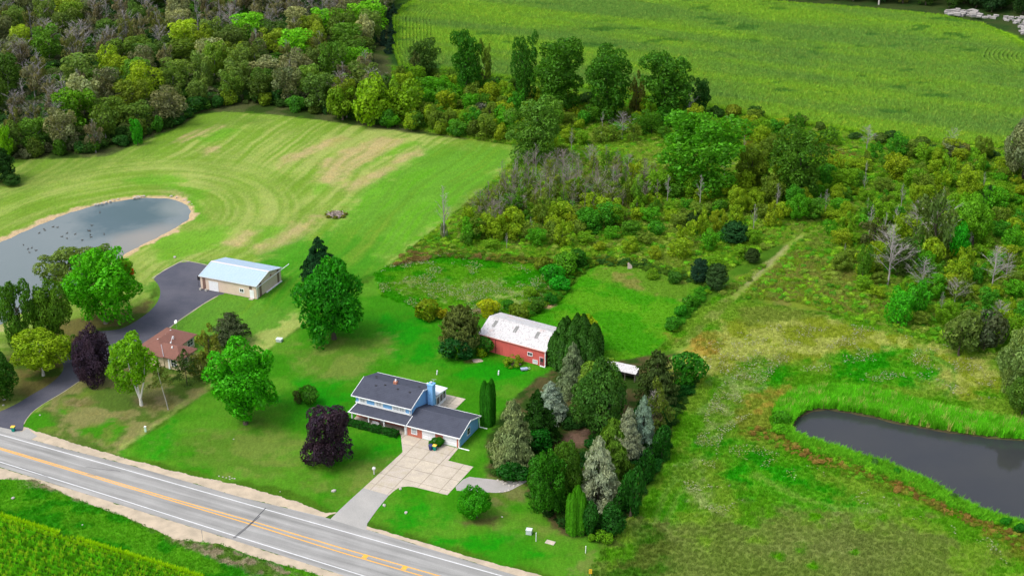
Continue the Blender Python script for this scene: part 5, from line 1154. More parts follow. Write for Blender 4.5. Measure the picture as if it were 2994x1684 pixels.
# reeds round the pond: tall blades
reedz = smooth_poly(zreg(1994, 1120, 2.569, [(700, 300), (690, 200), (800, 110), (920, 60), (1200, 48), (1500, 90), (1800, 175), (2250, 265), (2569, 310), (2800, 330), (2900, 430), (2569, 418), (2300, 396), (2000, 358), (1800, 322), (1600, 284), (1400, 232), (1200, 200), (1050, 184), (930, 206), (850, 262), (815, 330)]), 1)
REED = [tuft(60 + i, 40, .5, 2.3, .055, .3) for i in range(3)]
r_ = np.random.RandomState(31); p = fill(reedz, 4.0, r_); k_ = sdist(p[:, 0], p[:, 1], POND_R); p = p[k_ > -.9]
c = (zc(84, 156, 26) * (.75 + .5 * r_.rand(len(p)))[:, None]); n = fbm(p[:, 0] * .2, p[:, 1] * .2, 5)[:, None]; c = c * (1.0 + .5 * (n - .5))
c[r_.rand(len(p)) < .1] = zc(150, 150, 80)
scatter('reeds', p, r_.rand(len(p)) * 6.28, np.stack([np.ones(len(p))] * 2 + [.65 + .45 * r_.rand(len(p))], 1), c * 2.6, REED, label='tall bright green reeds round the far bank of the reed pond')
lowr = [q for q in lowb]; p = fill(lowr, 3.4, r_); k_ = sdist(p[:, 0], p[:, 1], POND_R); p = p[(k_ > -.6) & (k_ < 4.5)]
c = (zc(92, 154, 30) * (.75 + .5 * r_.rand(len(p)))[:, None])
scatter('reeds', p, r_.rand(len(p)) * 6.28, np.stack([np.ones(len(p))] * 2 + [.3 + .35 * r_.rand(len(p))], 1), c * 2.3, REED, label='shorter green reeds along the near bank of the reed pond')
# --- meadow grass: blades that carry the colour of the ground they stand on
def grass(name, poly, dens, h, seed, label, mask=None, k=1.7, w=1.0, cl=False):
    r_ = np.random.RandomState(seed); p = fill(poly, dens, r_); k_ = inside(p[:, 0], p[:, 1], np.array(VIS)); p = p[k_]
    if mask is not None: p = p[~mask(p)]
    c = gcol(p, k) * (.88 + .24 * r_.rand(len(p)))[:, None]
    return scatter(name, p, r_.rand(len(p)) * 6.28, np.stack([np.full(len(p), w)] * 2 + [h * (.6 + .8 * r_.rand(len(p)))], 1), c, TUFTS, label=label)
def no_mead(p): return (sdist(p[:, 0], p[:, 1], POND_R) < .5) | (inside(p[:, 0], p[:, 1], np.array(grove)))
grass('meadow_grass', mead, 1.5, 1.0, 41, 'uncut meadow grass on the east side', no_mead)
grass('brush_grass', scrub, 2.0, 1.5, 42, 'tall grass between the brush', on_track, k=2.5)
grass('brush_grass', east, 1.8, 1.5, 43, 'tall grass in the east brush', on_track, k=2.4)
padl = MP([(940, 690), (985, 665), (1120, 640), (1370, 665), (1400, 720), (1370, 770), (1300, 800), (1180, 795), (1080, 790), (960, 745)])
grass('paddock_grass', padl, 1.8, .9, 44, 'tall grass in the left paddock')
padr = MP([(1310, 810), (1400, 755), (1500, 662), (1700, 690), (1770, 715), (1690, 840), (1640, 890), (1540, 910), (1440, 860)])
grass('paddock_grass', padr, 1.2, .25, 45, 'short grass in the right paddock')
vg = [q for q in verge if abs(q[0]) < 150]
grass('verge_grass', vg, 2.2, .5, 46, 'verge grass between the road and the near corn')
# pale flower heads in drifts
FL = [clumpmesh(750, 26, .34)]
def flowers(name, poly, dens, thr, seed, label, cols=((190, 200, 130), (170, 190, 80), (214, 216, 180)), smin=.11, smax=.25, z=.45, sc2=.35):
    r_ = np.random.RandomState(seed); p = fill(poly, dens, r_); n = fbm(p[:, 0] * sc2, p[:, 1] * sc2, seed, 4); p = p[n + (r_.rand(len(p)) - .5) * .12 > thr]
    p = p[sdist(p[:, 0], p[:, 1], POND_R) > .6]
    C = np.array([zc(*c) for c in cols]); c = C[r_.randint(0, len(C), len(p))] * (.8 + .4 * r_.rand(len(p)))[:, None]
    s_ = smin + (smax - smin) * r_.rand(len(p)); p3 = np.concatenate([p, np.full((len(p), 1), z)], 1)
    scatter(name, p3, r_.rand(len(p)) * 6.28, np.stack([s_, s_, s_ * .5], 1), c, FL, label=label)
flowers('flowers', padl, 6.0, .53, 51, 'pale flowering weeds in the left paddock', sc2=.2)
fl1 = MP([(1760, 1080), (1800, 980), (1880, 920), (2000, 880), (1930, 960), (1900, 1040), (1820, 1100), (1800, 1180), (1880, 1260), (1820, 1300), (1700, 1260), (1720, 1180)])
flowers('flowers', fl1, 6.0, .56, 52, 'white flower drifts beside the grove meadow', sc2=.22)
fl2 = MP([(1800, 1130), (2060, 1240), (2260, 1300), (2500, 1400), (2570, 1449), (2560, 1380), (2300, 1290), (2100, 1200), (1900, 1120)])
flowers('flowers', fl2, 3.5, .62, 53, 'scattered white flowers below the reed pond', sc2=.3)
fl3 = MP([(1900, 800), (2170, 820), (2500, 900), (2560, 1000), (2460, 1010), (2300, 970), (2000, 950), (1850, 960), (1720, 900)])
flowers('flowers', fl3, 3.5, .62, 54, 'pale seed heads across the upper meadow', ((180, 176, 110), (200, 196, 150), (220, 220, 205)), sc2=.25)
flowers('goldenrod', scrub, .35, .60, 55, 'yellow goldenrod heads through the brush', ((140, 158, 28), (124, 150, 32)), .12, .3, .9, .12)
flowers('goldenrod', east, .4, .57, 56, 'yellow goldenrod heads through the east brush', ((148, 162, 28), (132, 154, 32)), .12, .32, .9, .12)

# ------------------------------------------------------------------ buildings
def bandmat(name, col, axis, freq, depth=.35, rough=.7, dirt=.2, spec=.3, metal=0, dcol=None, dsc=.6, speck=0):
    """painted siding, metal or shingles: courses along one axis plus wear"""
    t = NT(name); v = t.objc(); sp = t.n('ShaderNodeSeparateXYZ'); t.l(v, sp.inputs[0])
    fr = t.math('FRACT', t.math('MULTIPLY', sp.outputs[axis], freq))
    ln = t.rng(fr, 0, .18, 1, 0)
    n = t.noise(.6, 6, v, .65); m = t.noise(6, 4, v)
    k = t.math('MULTIPLY', t.rng(n, .42, .72, 0, 1), dirt); c = t.mix(k, col, dcol or tuple(x * .5 for x in col))
    c = t.scale(c, t.rng(m, .3, .7, 1 - .16, 1 + .12))
    c = t.scale(c, t.math('SUBTRACT', 1.0, t.math('MULTIPLY', ln, depth)))
    if speck:
        w = t.noise(2.2, 5, t.mapv(v, (1.8, .6, .6)), .85); c = t.mix(t.rng(w, .55, .60, 0, speck), c, (.16, .13, .12))
        w2 = t.noise(.35, 3, v); c = t.mix(t.math('MULTIPLY', t.rng(w2, .55, .7, 0, .5), 1.0), c, (.55, .4, .36))
    t.bump(t.math('SUBTRACT', m, ln), .4, .02)
    return t.fin(c, rough, spec, metal)
SHING = bandmat('roof_shingles', (.062, .068, .092), 1, 2.2, .3, .9, .35, .1)
SHINGX = bandmat('roof_shingles_brown', (.20, .095, .075), 1, 2.2, .3, .9, .35, .1, dcol=(.12, .07, .05))
BLUE = bandmat('blue_siding', (.19, .43, .74), 2, 5.5, .25, .6, .15)
WTRIM = paint('white_trim', (.78, .79, .80), .5, .18, .8)
BRICK = bandmat('red_brick', (.50, .16, .11), 2, 6.5, .3, .85, .3, .1, dcol=(.2, .07, .05))
DARKG = paint('dark_glass', (.03, .035, .045), .12, .1, 1, .6)
PALEG = paint('curtained_glass', (.42, .44, .47), .25, .3, 3, .5)
WDOOR = bandmat('white_garage_door', (.80, .80, .82), 2, 1.8, .15, .5, .08)
CLAY = paint('clay_brick', (.40, .16, .10), .8, .3, 2)
METALW = bandmat('white_metal_roof', (.74, .76, .78), 0, 2.2, .12, .4, .15)
def building(name, label, cat, o, ang): return thing(name, label, cat, (o[0], o[1], 0), ang)
def window(par, x0, x1, z0, z1, y, face='front', glass=DARKG, mull=1, rail=True, fr=.12):
    """frame proud of the wall with pane and bars; face front = looks to -y at y, side = looks to +x at x=y"""
    w = B(); d = .06
    def bx(b_, a0, a1, c0, c1, p, q):
        if face == 'front': b_.box(a0, a1, y - q, y - p, c0, c1)
        else: b_.box(y + p, y + q, a0, a1, c0, c1)
    bx(w, x0 - fr, x1 + fr, z1, z1 + fr, 0, d); bx(w, x0 - fr, x1 + fr, z0 - fr, z0, 0, d + .02); bx(w, x0 - fr, x0, z0, z1, 0, d); bx(w, x1, x1 + fr, z0, z1, 0, d)
    W_ = w.obj('window', WTRIM, par); g = B(); bx(g, x0, x1, z0, z1, .004, .02); g.obj('pane', glass, W_)
    m = B()
    for k in range(mull): xm = x0 + (x1 - x0) * (k + 1) / (mull + 1); bx(m, xm - .035, xm + .035, z0, z1, .022, .045)
    if rail: zm = (z0 + z1) / 2; bx(m, x0, x1, zm - .035, zm + .035, .047, .052)
    if mull or rail: m.obj('glazing_bar', WTRIM, W_)
    else: m.b.free()
    return W_
# ---- the blue house
H = building('blue_house', 'two storey blue house with dark shingle roofs, white trim and an attached garage wing', 'house', O_G, ANG)
b = B(); b.prism([(2.2, 0), (12.35, 0), (12.35, 5.55), (7.27, 7.12), (2.2, 5.55)], -13.6, 0, 'x'); b.obj('wall', BLUE, H)
b = B(); b.prism([(0, 0), (9.05, 0), (9.05, 2.75), (4.52, 4.12), (0, 2.75)], .01, 12.62, 'x'); b.obj('garage_wall', BLUE, H)
# main roof with overhang, two slopes
ez, rz = 5.50, 7.25; yf, yr, yb = 1.65, 7.27, 12.9
b = B(); b.slab([(-14.3, yf, ez), (.38, yf, ez), (.38, yr, rz), (-14.3, yr, rz)], .16); b.slab([(-14.3, yr, rz), (.38, yr, rz), (.38, yb, ez), (-14.3, yb, ez)], .16)
rf = b.obj('roof', SHING, H)
b = B(); b.slab([(.385, yf - .04, ez + .03), (.47, yf - .04, ez + .03), (.47, yr, rz + .05), (.385, yr, rz + .05)], .28); b.slab([(.385, yr, rz + .05), (.47, yr, rz + .05), (.47, yb, ez + .03), (.385, yb, ez + .03)], .28)
b.slab([(-14.39, yf - .04, ez + .03), (-14.305, yf - .04, ez + .03), (-14.305, yr, rz + .05), (-14.39, yr, rz + .05)], .28); b.obj('rake_board', WTRIM, H)
b = B(); b.box(-14.39, .47, yf - .18, yf - .045, ez - .19, ez + .0); b.obj('gutter', WTRIM, H)
b = B(); b.box(-14.3, .38, yb + .01, yb + .12, ez - .17, ez); b.obj('gutter', WTRIM, H)
for x, y in ((-12.6, 9.6), (-11.9, 8.4), (-10.4, 5.6), (-8.5, 6.3), (-5.2, 6.0), (-2.2, 5.9), (-1.6, 9.0), (-7.2, 9.5)):
    z = rz - abs(y - yr) * (rz - ez) / (yr - yf); b = B(); b.box(x - .22, x + .22, y - .18, y + .18, z - .02, z + .12); b.obj('roof_vent', paint('dark_vent', (.03, .03, .035), .7, .2), H)
# porch
pz0, pz1 = 2.72, 3.52
b = B(); b.slab([(-13.75, -.62, pz0), (.3, -.62, pz0), (.3, 2.19, pz1), (-13.3, 2.19, pz1)], .14); b.slab([(-13.75, -.62, pz0), (-13.3, 2.19, pz1), (-13.95, 2.3, pz0), (-14.0, -.3, pz0 - .02)], .1)
b.obj('porch_roof', SHING, H)
b = B(); b.box(-14.0, .2, -.76, -.63, pz0 - .2, pz0 - .01); b.slab([(.305, -.7, pz0 + .05), (.42, -.7, pz0 + .05), (.42, 2.19, pz1 + .07), (.305, 2.19, pz1 + .07)], .3); b.slab([(-13.8, -.7, pz0 + .06), (-13.64, -.7, pz0 + .06), (-13.2, 2.19, pz1 + .07), (-13.36, 2.19, pz1 + .07)], .1)
b.obj('porch_gutter', WTRIM, H)
for x in (-13.2, -9.1, -5.3, -.12):
    b = B(); b.box(x - .11, x + .11, -.42, -.2, 0, 2.56); b.obj('porch_post', WTRIM, H)
b = B(); b.box(-13.6, 0, 2.13, 2.195, 0, 3.3); b.obj('brick_facing', BRICK, H)
b = B(); b.box(-13.6, .0, -.5, 2.12, -.05, .15); b.obj('porch_floor', CONC[1], H)
b = B(); b.box(-7.6, -6.5, 2.05, 2.12, .15, 2.25); b.obj('front_door', WTRIM, H)
for x0 in (-12.6, -10.6, -4.6, -2.4): window(H, x0, x0 + 1.1, 1.0, 2.2, 2.125, glass=PALEG)
b = B(); b.box(-8.6, -6.9, -.25, .3, .5, .75); b.box(-8.6, -6.9, .3, .4, .75, 1.2); b.box(-8.55, -8.4, -.2, .3, .15, .5); b.box(-7.1, -6.95, -.2, .3, .15, .5)
pb = b.mesh('porch_bench', paint('bench_paint', (.55, .55, .55), .6, .2))
# upper front: white panels and windows
def xm(px): return -13.6 + (px - 325) / 815 * 13.6
b = B(); b.box(-13.62, .0, 2.06, 2.195, 3.56, 3.92); b.box(-13.62, -.0, 2.10, 2.195, 5.15, 5.36); b.obj('white_band', WTRIM, H)
for p0, p1 in ((370, 490), (605, 732), (865, 1062)):
    b = B(); b.box(xm(p0), xm(p1), 2.11, 2.195, 3.93, 5.14); b.obj('white_panel', WTRIM, H)
for p0, p1 in ((398, 462), (637, 705), (888, 962), (978, 1040)): window(H, xm(p0), xm(p1), 4.12, 5.0, 2.108, glass=PALEG, fr=.08)
for p0, p1 in ((492, 600), (735, 860), (1066, 1130)):
    b = B(); b.box(xm(p0), xm(p1), 2.14, 2.195, 3.93, 5.14); b.obj('blue_panel', BLUE, H)
b = B(); b.box(-.0, .07, 2.1, 2.3, 2.9, 5.4); b.obj('corner_board', WTRIM, H)
b = B(); b.tube((-.25, 1.98, 5.4), (-.25, 1.98, 3.55), .07, n=6); b.obj('downspout', WTRIM, H)
# chimney on the gable, stack on the roof, sunroom
b = B(); b.box(.48, 1.7, 8.9, 10.3, 0, 7.7); b.box(.4, 1.78, 8.82, 10.38, 7.7, 7.86)
ch = b.obj('chimney', BLUE, H); b = B(); b.lathe([(.2, 7.86), (.2, 8.25), (.3, 8.3), (.05, 8.5)], 8, (1.1, 9.6)); b.obj('chimney_cap', paint('galvanised', (.45, .46, .47), .35, .2, 2, .5, metal=.5), ch)
b = B(); b.tube((1.45, 10.1, 7.86), (1.45, 10.1, 8.8), .025, n=4); b.tube((.9, 10.1, 8.7), (2.0, 10.3, 8.75), .02, n=4); b.tube((1.2, 9.9, 8.5), (1.7, 10.4, 8.55), .02, n=4); b.obj('antenna', paint('aerial', (.5, .5, .5), .4, .1), ch)
b = B(); b.box(-6.95, -6.15, 7.1, 7.8, 6.8, 7.75); st = b.obj('chimney', CLAY, H); st['label'] = 'small clay brick chimney on the ridge'
b = B(); b.lathe([(.16, 7.75), (.14, 8.15), (.2, 8.2), (.05, 8.3)], 8, (-6.5, 7.45)); b.obj('chimney_cap', WTRIM, st)
b = B(); b.slab([(-4.2, 12.4, 3.55), (.95, 12.4, 3.55), (1.1, 17.2, 2.95), (-4.2, 17.6, 2.95)], .15); b.obj('sunroom_roof', METALW, H)
b = B(); b.box(-4.0, .75, 12.36, 16.9, 0, .75); b.box(-4.0, .75, 12.36, 16.9, 2.55, 2.82); b.obj('sunroom_wall', WTRIM, H)
for y in (12.5, 14.0, 15.5, 16.85):
    b = B(); b.box(.62, .78, y - .08, y + .08, .75, 2.55); b.obj('sunroom_post', WTRIM, H)
for x in (-3.9, -2.3, -.8): b = B(); b.box(x - .08, x + .08, 16.75, 16.93, .75, 2.55); b.obj('sunroom_post', WTRIM, H)
b = B(); b.box(-3.98, .68, 12.4, 16.85, .76, 2.54); b.obj('sunroom_glass', DARKG, H)
# garage wing
gz, grz = 2.72, 4.30
b = B(); b.slab([(.42, -.58, gz), (13.0, -.58, gz), (13.0, 4.52, grz), (.02, 4.52, grz), (.02, 2.2, 3.58), (.42, 2.2, 3.58)], .16); b.slab([(.02, 4.52, grz), (13.0, 4.52, grz), (13.0, 9.62, gz), (.02, 9.62, gz)], .16); b.obj('garage_roof', SHING, H)
b = B(); b.slab([(13.005, -.62, gz + .03), (13.1, -.62, gz + .03), (13.1, 4.52, grz + .05), (13.005, 4.52, grz + .05)], .28); b.slab([(13.005, 4.52, grz + .05), (13.1, 4.52, grz + .05), (13.1, 9.66, gz + .03), (13.005, 9.66, gz + .03)], .28); b.obj('rake_board', WTRIM, H)
b = B(); b.box(.3, 13.1, -.75, -.6, gz - .2, gz); b.obj('gutter', WTRIM, H)
b = B(); b.box(.3, 13.0, 9.63, 9.75, gz - .17, gz); b.obj('gutter', WTRIM, H)
for x0, x1 in ((.18, 3.78), (6.92, 8.78), (12.02, 12.5)):
    b = B(); b.box(x0, x1, -.07, -.005, 0, 2.5); b.obj('brick_facing', BRICK, H)
for x0, x1 in ((3.8, 6.9), (8.8, 12.0)):
    b = B()
    b.box(x0, x1, -.03, -.002, 0, 2.3); gd = b.obj('garage_door', WDOOR, H)
    b = B(); b.box(x0 - .1, x1 + .1, -.09, -.032, 2.3, 2.5); b.box(x0 - .02, x0 + .1, -.085, -.032, 0, 2.3); b.box(x1 - .1, x1 + .02, -.085, -.032, 0, 2.3); b.obj('door_trim', WTRIM, gd)
    for z in (.57, 1.15, 1.72):
        b = B(); b.box(x0 + .1, x1 - .1, -.036, -.031, z - .02, z + .01); b.obj('panel_joint', paint('shadow_gap', (.4, .4, .42), .6, .1), gd)
window(H, 1.3, 2.5, .75, 2.1, -.072, glass=PALEG, mull=0)
window(H, 3.7, 4.9, 1.0, 2.5, 12.625, 'side', mull=0)
b = B(); b.box(12.5, 12.68, -.12, .12, 0, 2.6); b.obj('corner_board', WTRIM, H)
b = B(); b.box(-.02, .17, -.14, -.005, 0, 2.6); b.obj('corner_board', WTRIM, H)
b = B(); b.box(12.5, 12.64, -.28, -.14, .12, 2.55); b.box(12.5, 15.0, -.34, -.12, .02, .16); b.obj('downspout', WTRIM, H)
b = B(); b.box(12.7, 12.82, 9.2, 9.32, .1, 2.6); b.box(12.7, 14.6, 9.25, 9.42, .02, .14); b.obj('downspout', WTRIM, H)
def wpos(x, y, o=O_G, a=ANG): return (o[0] + x * math.cos(a) - y * math.sin(a), o[1] + x * math.sin(a) + y * math.cos(a))
p = wpos(0, 0)
o = link('porch_bench', pb, None, (p[0], p[1], 0), ANG); o['label'] = 'pale bench standing on the porch behind the hedge'; o['category'] = 'bench'
# hedge
rs_ = np.random.RandomState(3); n = 5200; q = rs_.rand(n, 3) * [14.6, 1.5, 1.15] + [-16.0, -2.2, 0]
side = rs_.randint(0, 4, n); nn = np.zeros((n, 3))
wv = .12 * np.sin(q[:, 0] * 1.7) + .08 * np.sin(q[:, 0] * 4.1)
m = side <= 1; q[m, 2] = 1.15 + wv[m] * .8; nn[m] = [0, 0, 1]; m = side == 2; q[m, 1] = -2.2 - wv[m]; nn[m] = [0, -1, .3]; m = side == 3; q[m, 1] = -.75; nn[m] = [0, 1, .3]
e = rs_.rand(n) < .06; q[e, 0] = np.where(rs_.rand(e.sum()) < .5, -16.0, -1.4); nn[e] = [1, 0, .3]
v, f, cl = leaves(q + rs_.normal(size=q.shape) * .05, nn + rs_.normal(size=nn.shape) * .5, .13, .6, None, rs_)
hd = thing('hedge', 'long clipped dark green hedge in front of the blue house porch', 'hedge', (*O_G, 0), ANG)
o = link('foliage', mesh_np('foliage', v, f, LEAF, {'clump': ('FLOAT', 'POINT', cl.astype(np.float32))}), hd); o.color = fol((24, 84, 22), LK)
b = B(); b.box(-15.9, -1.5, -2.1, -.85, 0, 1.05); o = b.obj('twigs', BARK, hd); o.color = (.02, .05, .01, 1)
# round clipped bush by the garage and the two bins
p = wpos(7.9, -1.5); r_b = thing('clipped_bush', 'round clipped bush between the two garage doors of the blue house', 'shrub', (p[0], p[1], 0))
o = link('foliage', blobs_crown(801, 40, .34, 5200, .06, .62, low=.3), r_b, (0, 0, 0), 0, (1.75, 1.6, 1.9)); o.color = fol((34, 104, 18), LK)
def bin_(x, y, body, lid, label, group=None, rot=0):
    t_ = thing('wheelie_bin', label, 'bin', (x, y, .05), rot, group)
    b = B(); b.prism([(-.28, -.30), (.28, -.30), (.28, .30), (-.28, .30)], .05, .1, 'z')
    v0 = [(-.26, -.28, .04), (.26, -.28, .04), (.26, .28, .04), (-.26, .28, .04)]; v1 = [(-.36, -.4, 1.1), (.36, -.4, 1.1), (.36, .38, 1.1), (-.36, .38, 1.1)]
    a_ = [b.b.verts.new(q) for q in v0]; c_ = [b.b.verts.new(q) for q in v1]
    for i in range(4): b.b.faces.new((a_[i], a_[(i + 1) % 4], c_[(i + 1) % 4], c_[i]))
    b.b.faces.new(a_[::-1]); b.b.faces.new(c_); b.box(-.38, .38, -.42, -.39, .98, 1.1)
    b.obj('body', body, t_)
    b = B(); b.prism([(-.44, 1.11), (.44, 1.11), (.44, 1.16), (.3, 1.27), (-.2, 1.27), (-.44, 1.16)], -.41, .41, 'x'); b.obj('lid', lid, t_)
    b = B(); b.tube((-.34, .46, 1.06), (.34, .46, 1.06), .03, n=6); b.obj('handle', body, t_)
    for s_ in (-.28, .28): b = B(); b.tube((s_ - .04, .3, .12), (s_ + .04, .3, .12), .13, n=12); b.obj('wheel', paint('black_rubber', (.02, .02, .02), .7, .1), t_)
    return t_
TEAL = paint('teal_plastic', (.0, .22, .17), .45, .15); NAVY = paint('navy_plastic', (.02, .035, .13), .45, .15); GOLD = paint('yellow_lid', (.80, .46, .05), .45, .12)
q = G(980 + 1500 / 5.152, 1060 + 1330 / 5.152); bin_(q[0], q[1] + .3, TEAL, GOLD, 'teal bin with a yellow lid standing before the round clipped bush', rot=ANG)
q = G(980 + 1442 / 5.152, 1060 + 1325 / 5.152); bin_(q[0], q[1] + .3, NAVY, NAVY, 'navy blue bin left of the yellow lidded one by the clipped bush', rot=ANG)
q = G(40, 1261); bin_(q[0], q[1], TEAL, GOLD, 'teal bin with a yellow lid standing alone at the mouth of the black drive', rot=ANG + .3)

# ---- the red barn
O_R = G(1593.3, 1073.1); d_ = np.array([UX, UY]) * .9945 + np.array([-UY, UX]) * -.103; A_R = math.atan2(d_[1], d_[0])
RB = building('red_barn', 'long red metal barn with a flaking white roof and three grey skylights', 'barn', O_R, A_R)
SH = -.10
def sk(pts): return [(x + SH * y, y, z) for x, y, z in pts]
class BS(B):
    def box(s, x0, x1, y0, y1, z0, z1):
        v = [s.b.verts.new((p[0] + SH * p[1], p[1], p[2])) for p in ((x0, y0, z0), (x1, y0, z0), (x1, y1, z0), (x0, y1, z0), (x0, y0, z1), (x1, y0, z1), (x1, y1, z1), (x0, y1, z1))]
        for f in ((0, 3, 2, 1), (4, 5, 6, 7), (0, 1, 5, 4), (1, 2, 6, 5), (2, 3, 7, 6), (3, 0, 4, 7)): s.b.faces.new([v[i] for i in f])
        return s
REDM = bandmat('red_metal_siding', (.62, .12, .105), 0, 3.0, .4, .55, .3, dcol=(.34, .07, .07))
FLAKE = bandmat('flaking_white_roof', (.52, .51, .51), 0, 1.6, .10, .7, .12, speck=.85)
b = BS(); L0, L1, DP, EZ, RZ = -17.9, -.05, 12.0, 4.1, 6.0
for x0, x1 in ((L0, L1),):
    prof = [(0, 0), (DP, 0), (DP, EZ), (DP / 2, RZ - .12), (0, EZ)]
    v0 = [b.b.verts.new((x0 + SH * y, y, z)) for y, z in prof]; v1 = [b.b.verts.new((x1 + SH * y, y, z)) for y, z in prof]
    for i in range(5): b.b.faces.new((v0[i], v0[(i + 1) % 5], v1[(i + 1) % 5], v1[i]))
    b.b.faces.new(v0[::-1]); b.b.faces.new(v1)
b.obj('wall', REDM, RB)
b = B(); b.slab(sk([(L0 - .25, -.3, EZ + .02), (L1 + .3, -.3, EZ + .02), (L1 + .3, DP / 2, RZ), (L0 - .25, DP / 2, RZ)]), .08); b.slab(sk([(L0 - .25, DP / 2, RZ), (L1 + .3, DP / 2, RZ), (L1 + .3, DP + .3, EZ + .02), (L0 - .25, DP + .3, EZ + .02)]), .08)
rr_ = b.obj('roof', FLAKE, RB)
b = B()
for i in range(int((L1 - L0) / .6)):
    x = L0 + .3 + i * .6
    b.slab(sk([(x - .03, -.3, EZ + .055), (x + .03, -.3, EZ + .055), (x + .03, DP / 2, RZ + .035), (x - .03, DP / 2, RZ + .035)]), .03)
    b.slab(sk([(x - .03, DP / 2, RZ + .035), (x + .03, DP / 2, RZ + .035), (x + .03, DP + .3, EZ + .055), (x - .03, DP + .3, EZ + .055)]), .03)
o = b.obj('roof_rib', FLAKE, rr_); o['kind'] = 'stuff'
b = B(); b.slab(sk([(L0 - .25, DP / 2 - .2, RZ + .02), (L1 + .3, DP / 2 - .2, RZ + .02), (L1 + .3, DP / 2 + .0, RZ + .07), (L0 - .25, DP / 2 + .0, RZ + .07)]), .04); b.obj('ridge_cap', FLAKE, rr_)
for xk in (-15.6, -9.8, -4.0):
    t0, t1 = .52, .86; y0, y1 = -.3 + t0 * 6.3, -.3 + t1 * 6.3; z0, z1 = EZ + t0 * (RZ - EZ) + .04, EZ + t1 * (RZ - EZ) + .045
    b = B(); b.slab(sk([(xk - .45, y0, z0), (xk + .45, y0, z0), (xk + .45, y1, z1), (xk - .45, y1, z1)]), .03); b.obj('skylight', paint('dull_fibreglass', (.20, .20, .19), .6, .3), RB)
b = B(); b.box(L0 - .25, L1 + .3, -.36, -.30, EZ - .08, EZ + .06); b.obj('fascia', paint('salmon_trim', (.72, .32, .26), .6, .2), RB)
b = B()
x = L0 + .15
while x < L1 - .1: b.box(x - .02, x + .02, -.035, -.002, .1, EZ - .1); x += .3
o = b.obj('siding_rib', REDM, RB); o['kind'] = 'stuff'
b = B(); b.box(-13.5, -13.3, -.04, -.003, .1, 3.9); b.box(-11.62, -11.58, -.045, -.036, .1, 2.4); b.obj('sliding_door_edge', paint('dark_red', (.22, .04, .04), .6, .2), RB)
window(RB, -4.55, -3.45, 2.0, 2.75, -.037, mull=1, rail=False, fr=.13)
window(RB, -3.15, -2.05, .35, 1.15, -.037, mull=3, rail=True, fr=.12, glass=PALEG)
b = B(); b.box(-1.3, -.35, -.07, -.037, .1, 2.2); dr = b.obj('door', paint('door_red', (.20, .05, .06), .6, .3), RB)
b = B(); b.box(-1.5, -1.31, -.08, -.037, .1, 2.42); b.box(-1.31, -.35, -.08, -.037, 2.22, 2.42); b.obj('door_frame', paint('faded_pink', (.62, .35, .38), .6, .2), dr)
b = B(); b.box(-1.15, -.5, -.09, -.072, 1.2, 2.0); b.obj('pane', DARKG, dr)
b = B(); b.box(-.02, .16, -.16, .04, .05, EZ); b.box(-1.2, .16, -.34, -.17, .02, .24); b.obj('downspout', WTRIM, RB)
# rubbish by the barn
def small(bld, name, mat, label, cat, px, py, rotz=0, z=0, bevel=0, mn=False, group=None, smooth=False):
    q = M(px, py) if mn else G(px, py); o = bld.obj(name, mat, None, bevel, smooth, loc=(q[0], q[1], z), rotz=rotz); o['label'] = label; o['category'] = cat
    if group: o['group'] = group
    return o
z5 = lambda x, y: (1240 + x / 5.152, 880 + y / 5.152)
t_ = thing('wheelbarrow', 'blue grey garden cart lying in the grass before the red barn', 'cart', (*G(*z5(1505, 1045)), 0), .2)
b = B(); b.prism([(-.7, .25), (.7, .25), (.85, .6), (-.85, .6)], -.45, .45, 'y'); b.obj('tray', paint('blue_grey_tub', (.30, .38, .50), .5, .3), t_)
b = B(); b.tube((-.7, 0, .2), (-.7, .001, .21), .2, n=10); b.box(-.8, -.6, -.05, .05, 0, .4); b.obj('wheel', paint('black_rubber', (.02, .02, .02), .7, .1), t_)
b = B(); b.tube((.5, .3, .3), (1.5, .3, .55), .03, n=5); b.tube((.5, -.3, .3), (1.5, -.3, .55), .03, n=5); b.obj('handle', WTRIM, t_)
q = G(*z5(1380, 960)); rr2 = thing('weed_patch', 'grey dead weed tangle beside the garden cart', 'plant', (q[0], q[1], 0))
o = link('stems', THIN[0], rr2, (0, 0, 0), 0, (1.6, 1.2, .8)); o.color = (.22, .19, .15, 1)
q = G(*z5(1290, 930)); rtree((1262, 1318, 888, 926), THIN[1], (104, 140, 34), 'loose light green garden weeds in front of the red barn', k=.0, cat='plant', name='garden_weeds')
b = B(); b.blob((0, 0, .03), (1.3, .9, .12), 2, .2, 5); small(b, 'bare_mound', paint('dusty_soil', (.42, .33, .26), .9, .3), 'bare sandy patch beside the wall shrub', 'soil', *z5(800, 900))

# ---- the tan metal building
O_T = G(540 + 1360 / 6.44, 700 + 1130 / 6.44); A_T = ANG + math.atan2(-.0, 1) - .0
dT = G(540 + 310 / 6.44, 700 + 930 / 6.44) - O_T; A_T = math.atan2(-dT[1], -dT[0]); LT = float(np.hypot(*dT))
TB = building('tan_shed', 'big tan metal shed with a pale blue roof beside the black drive', 'shed', O_T, A_T)
TAN = bandmat('tan_metal', (.68, .53, .43), 0, 3.3, .16, .5, .18); BRN = bandmat('brown_metal', (.20, .12, .10), 0, 3.3, .2, .5, .2)
PALE = bandmat('pale_blue_roof', (.34, .45, .56), 0, 3.3, .10, .45, .1, .4, dcol=(.5, .52, .6))
DT, EZT, RZT = 12.2, 3.75, 5.35
b = B(); b.prism([(0, .1), (DT, .1), (DT, EZT), (DT / 2, RZT - .1), (0, EZT)], -LT, 0, 'x'); b.obj('wall', TAN, TB)
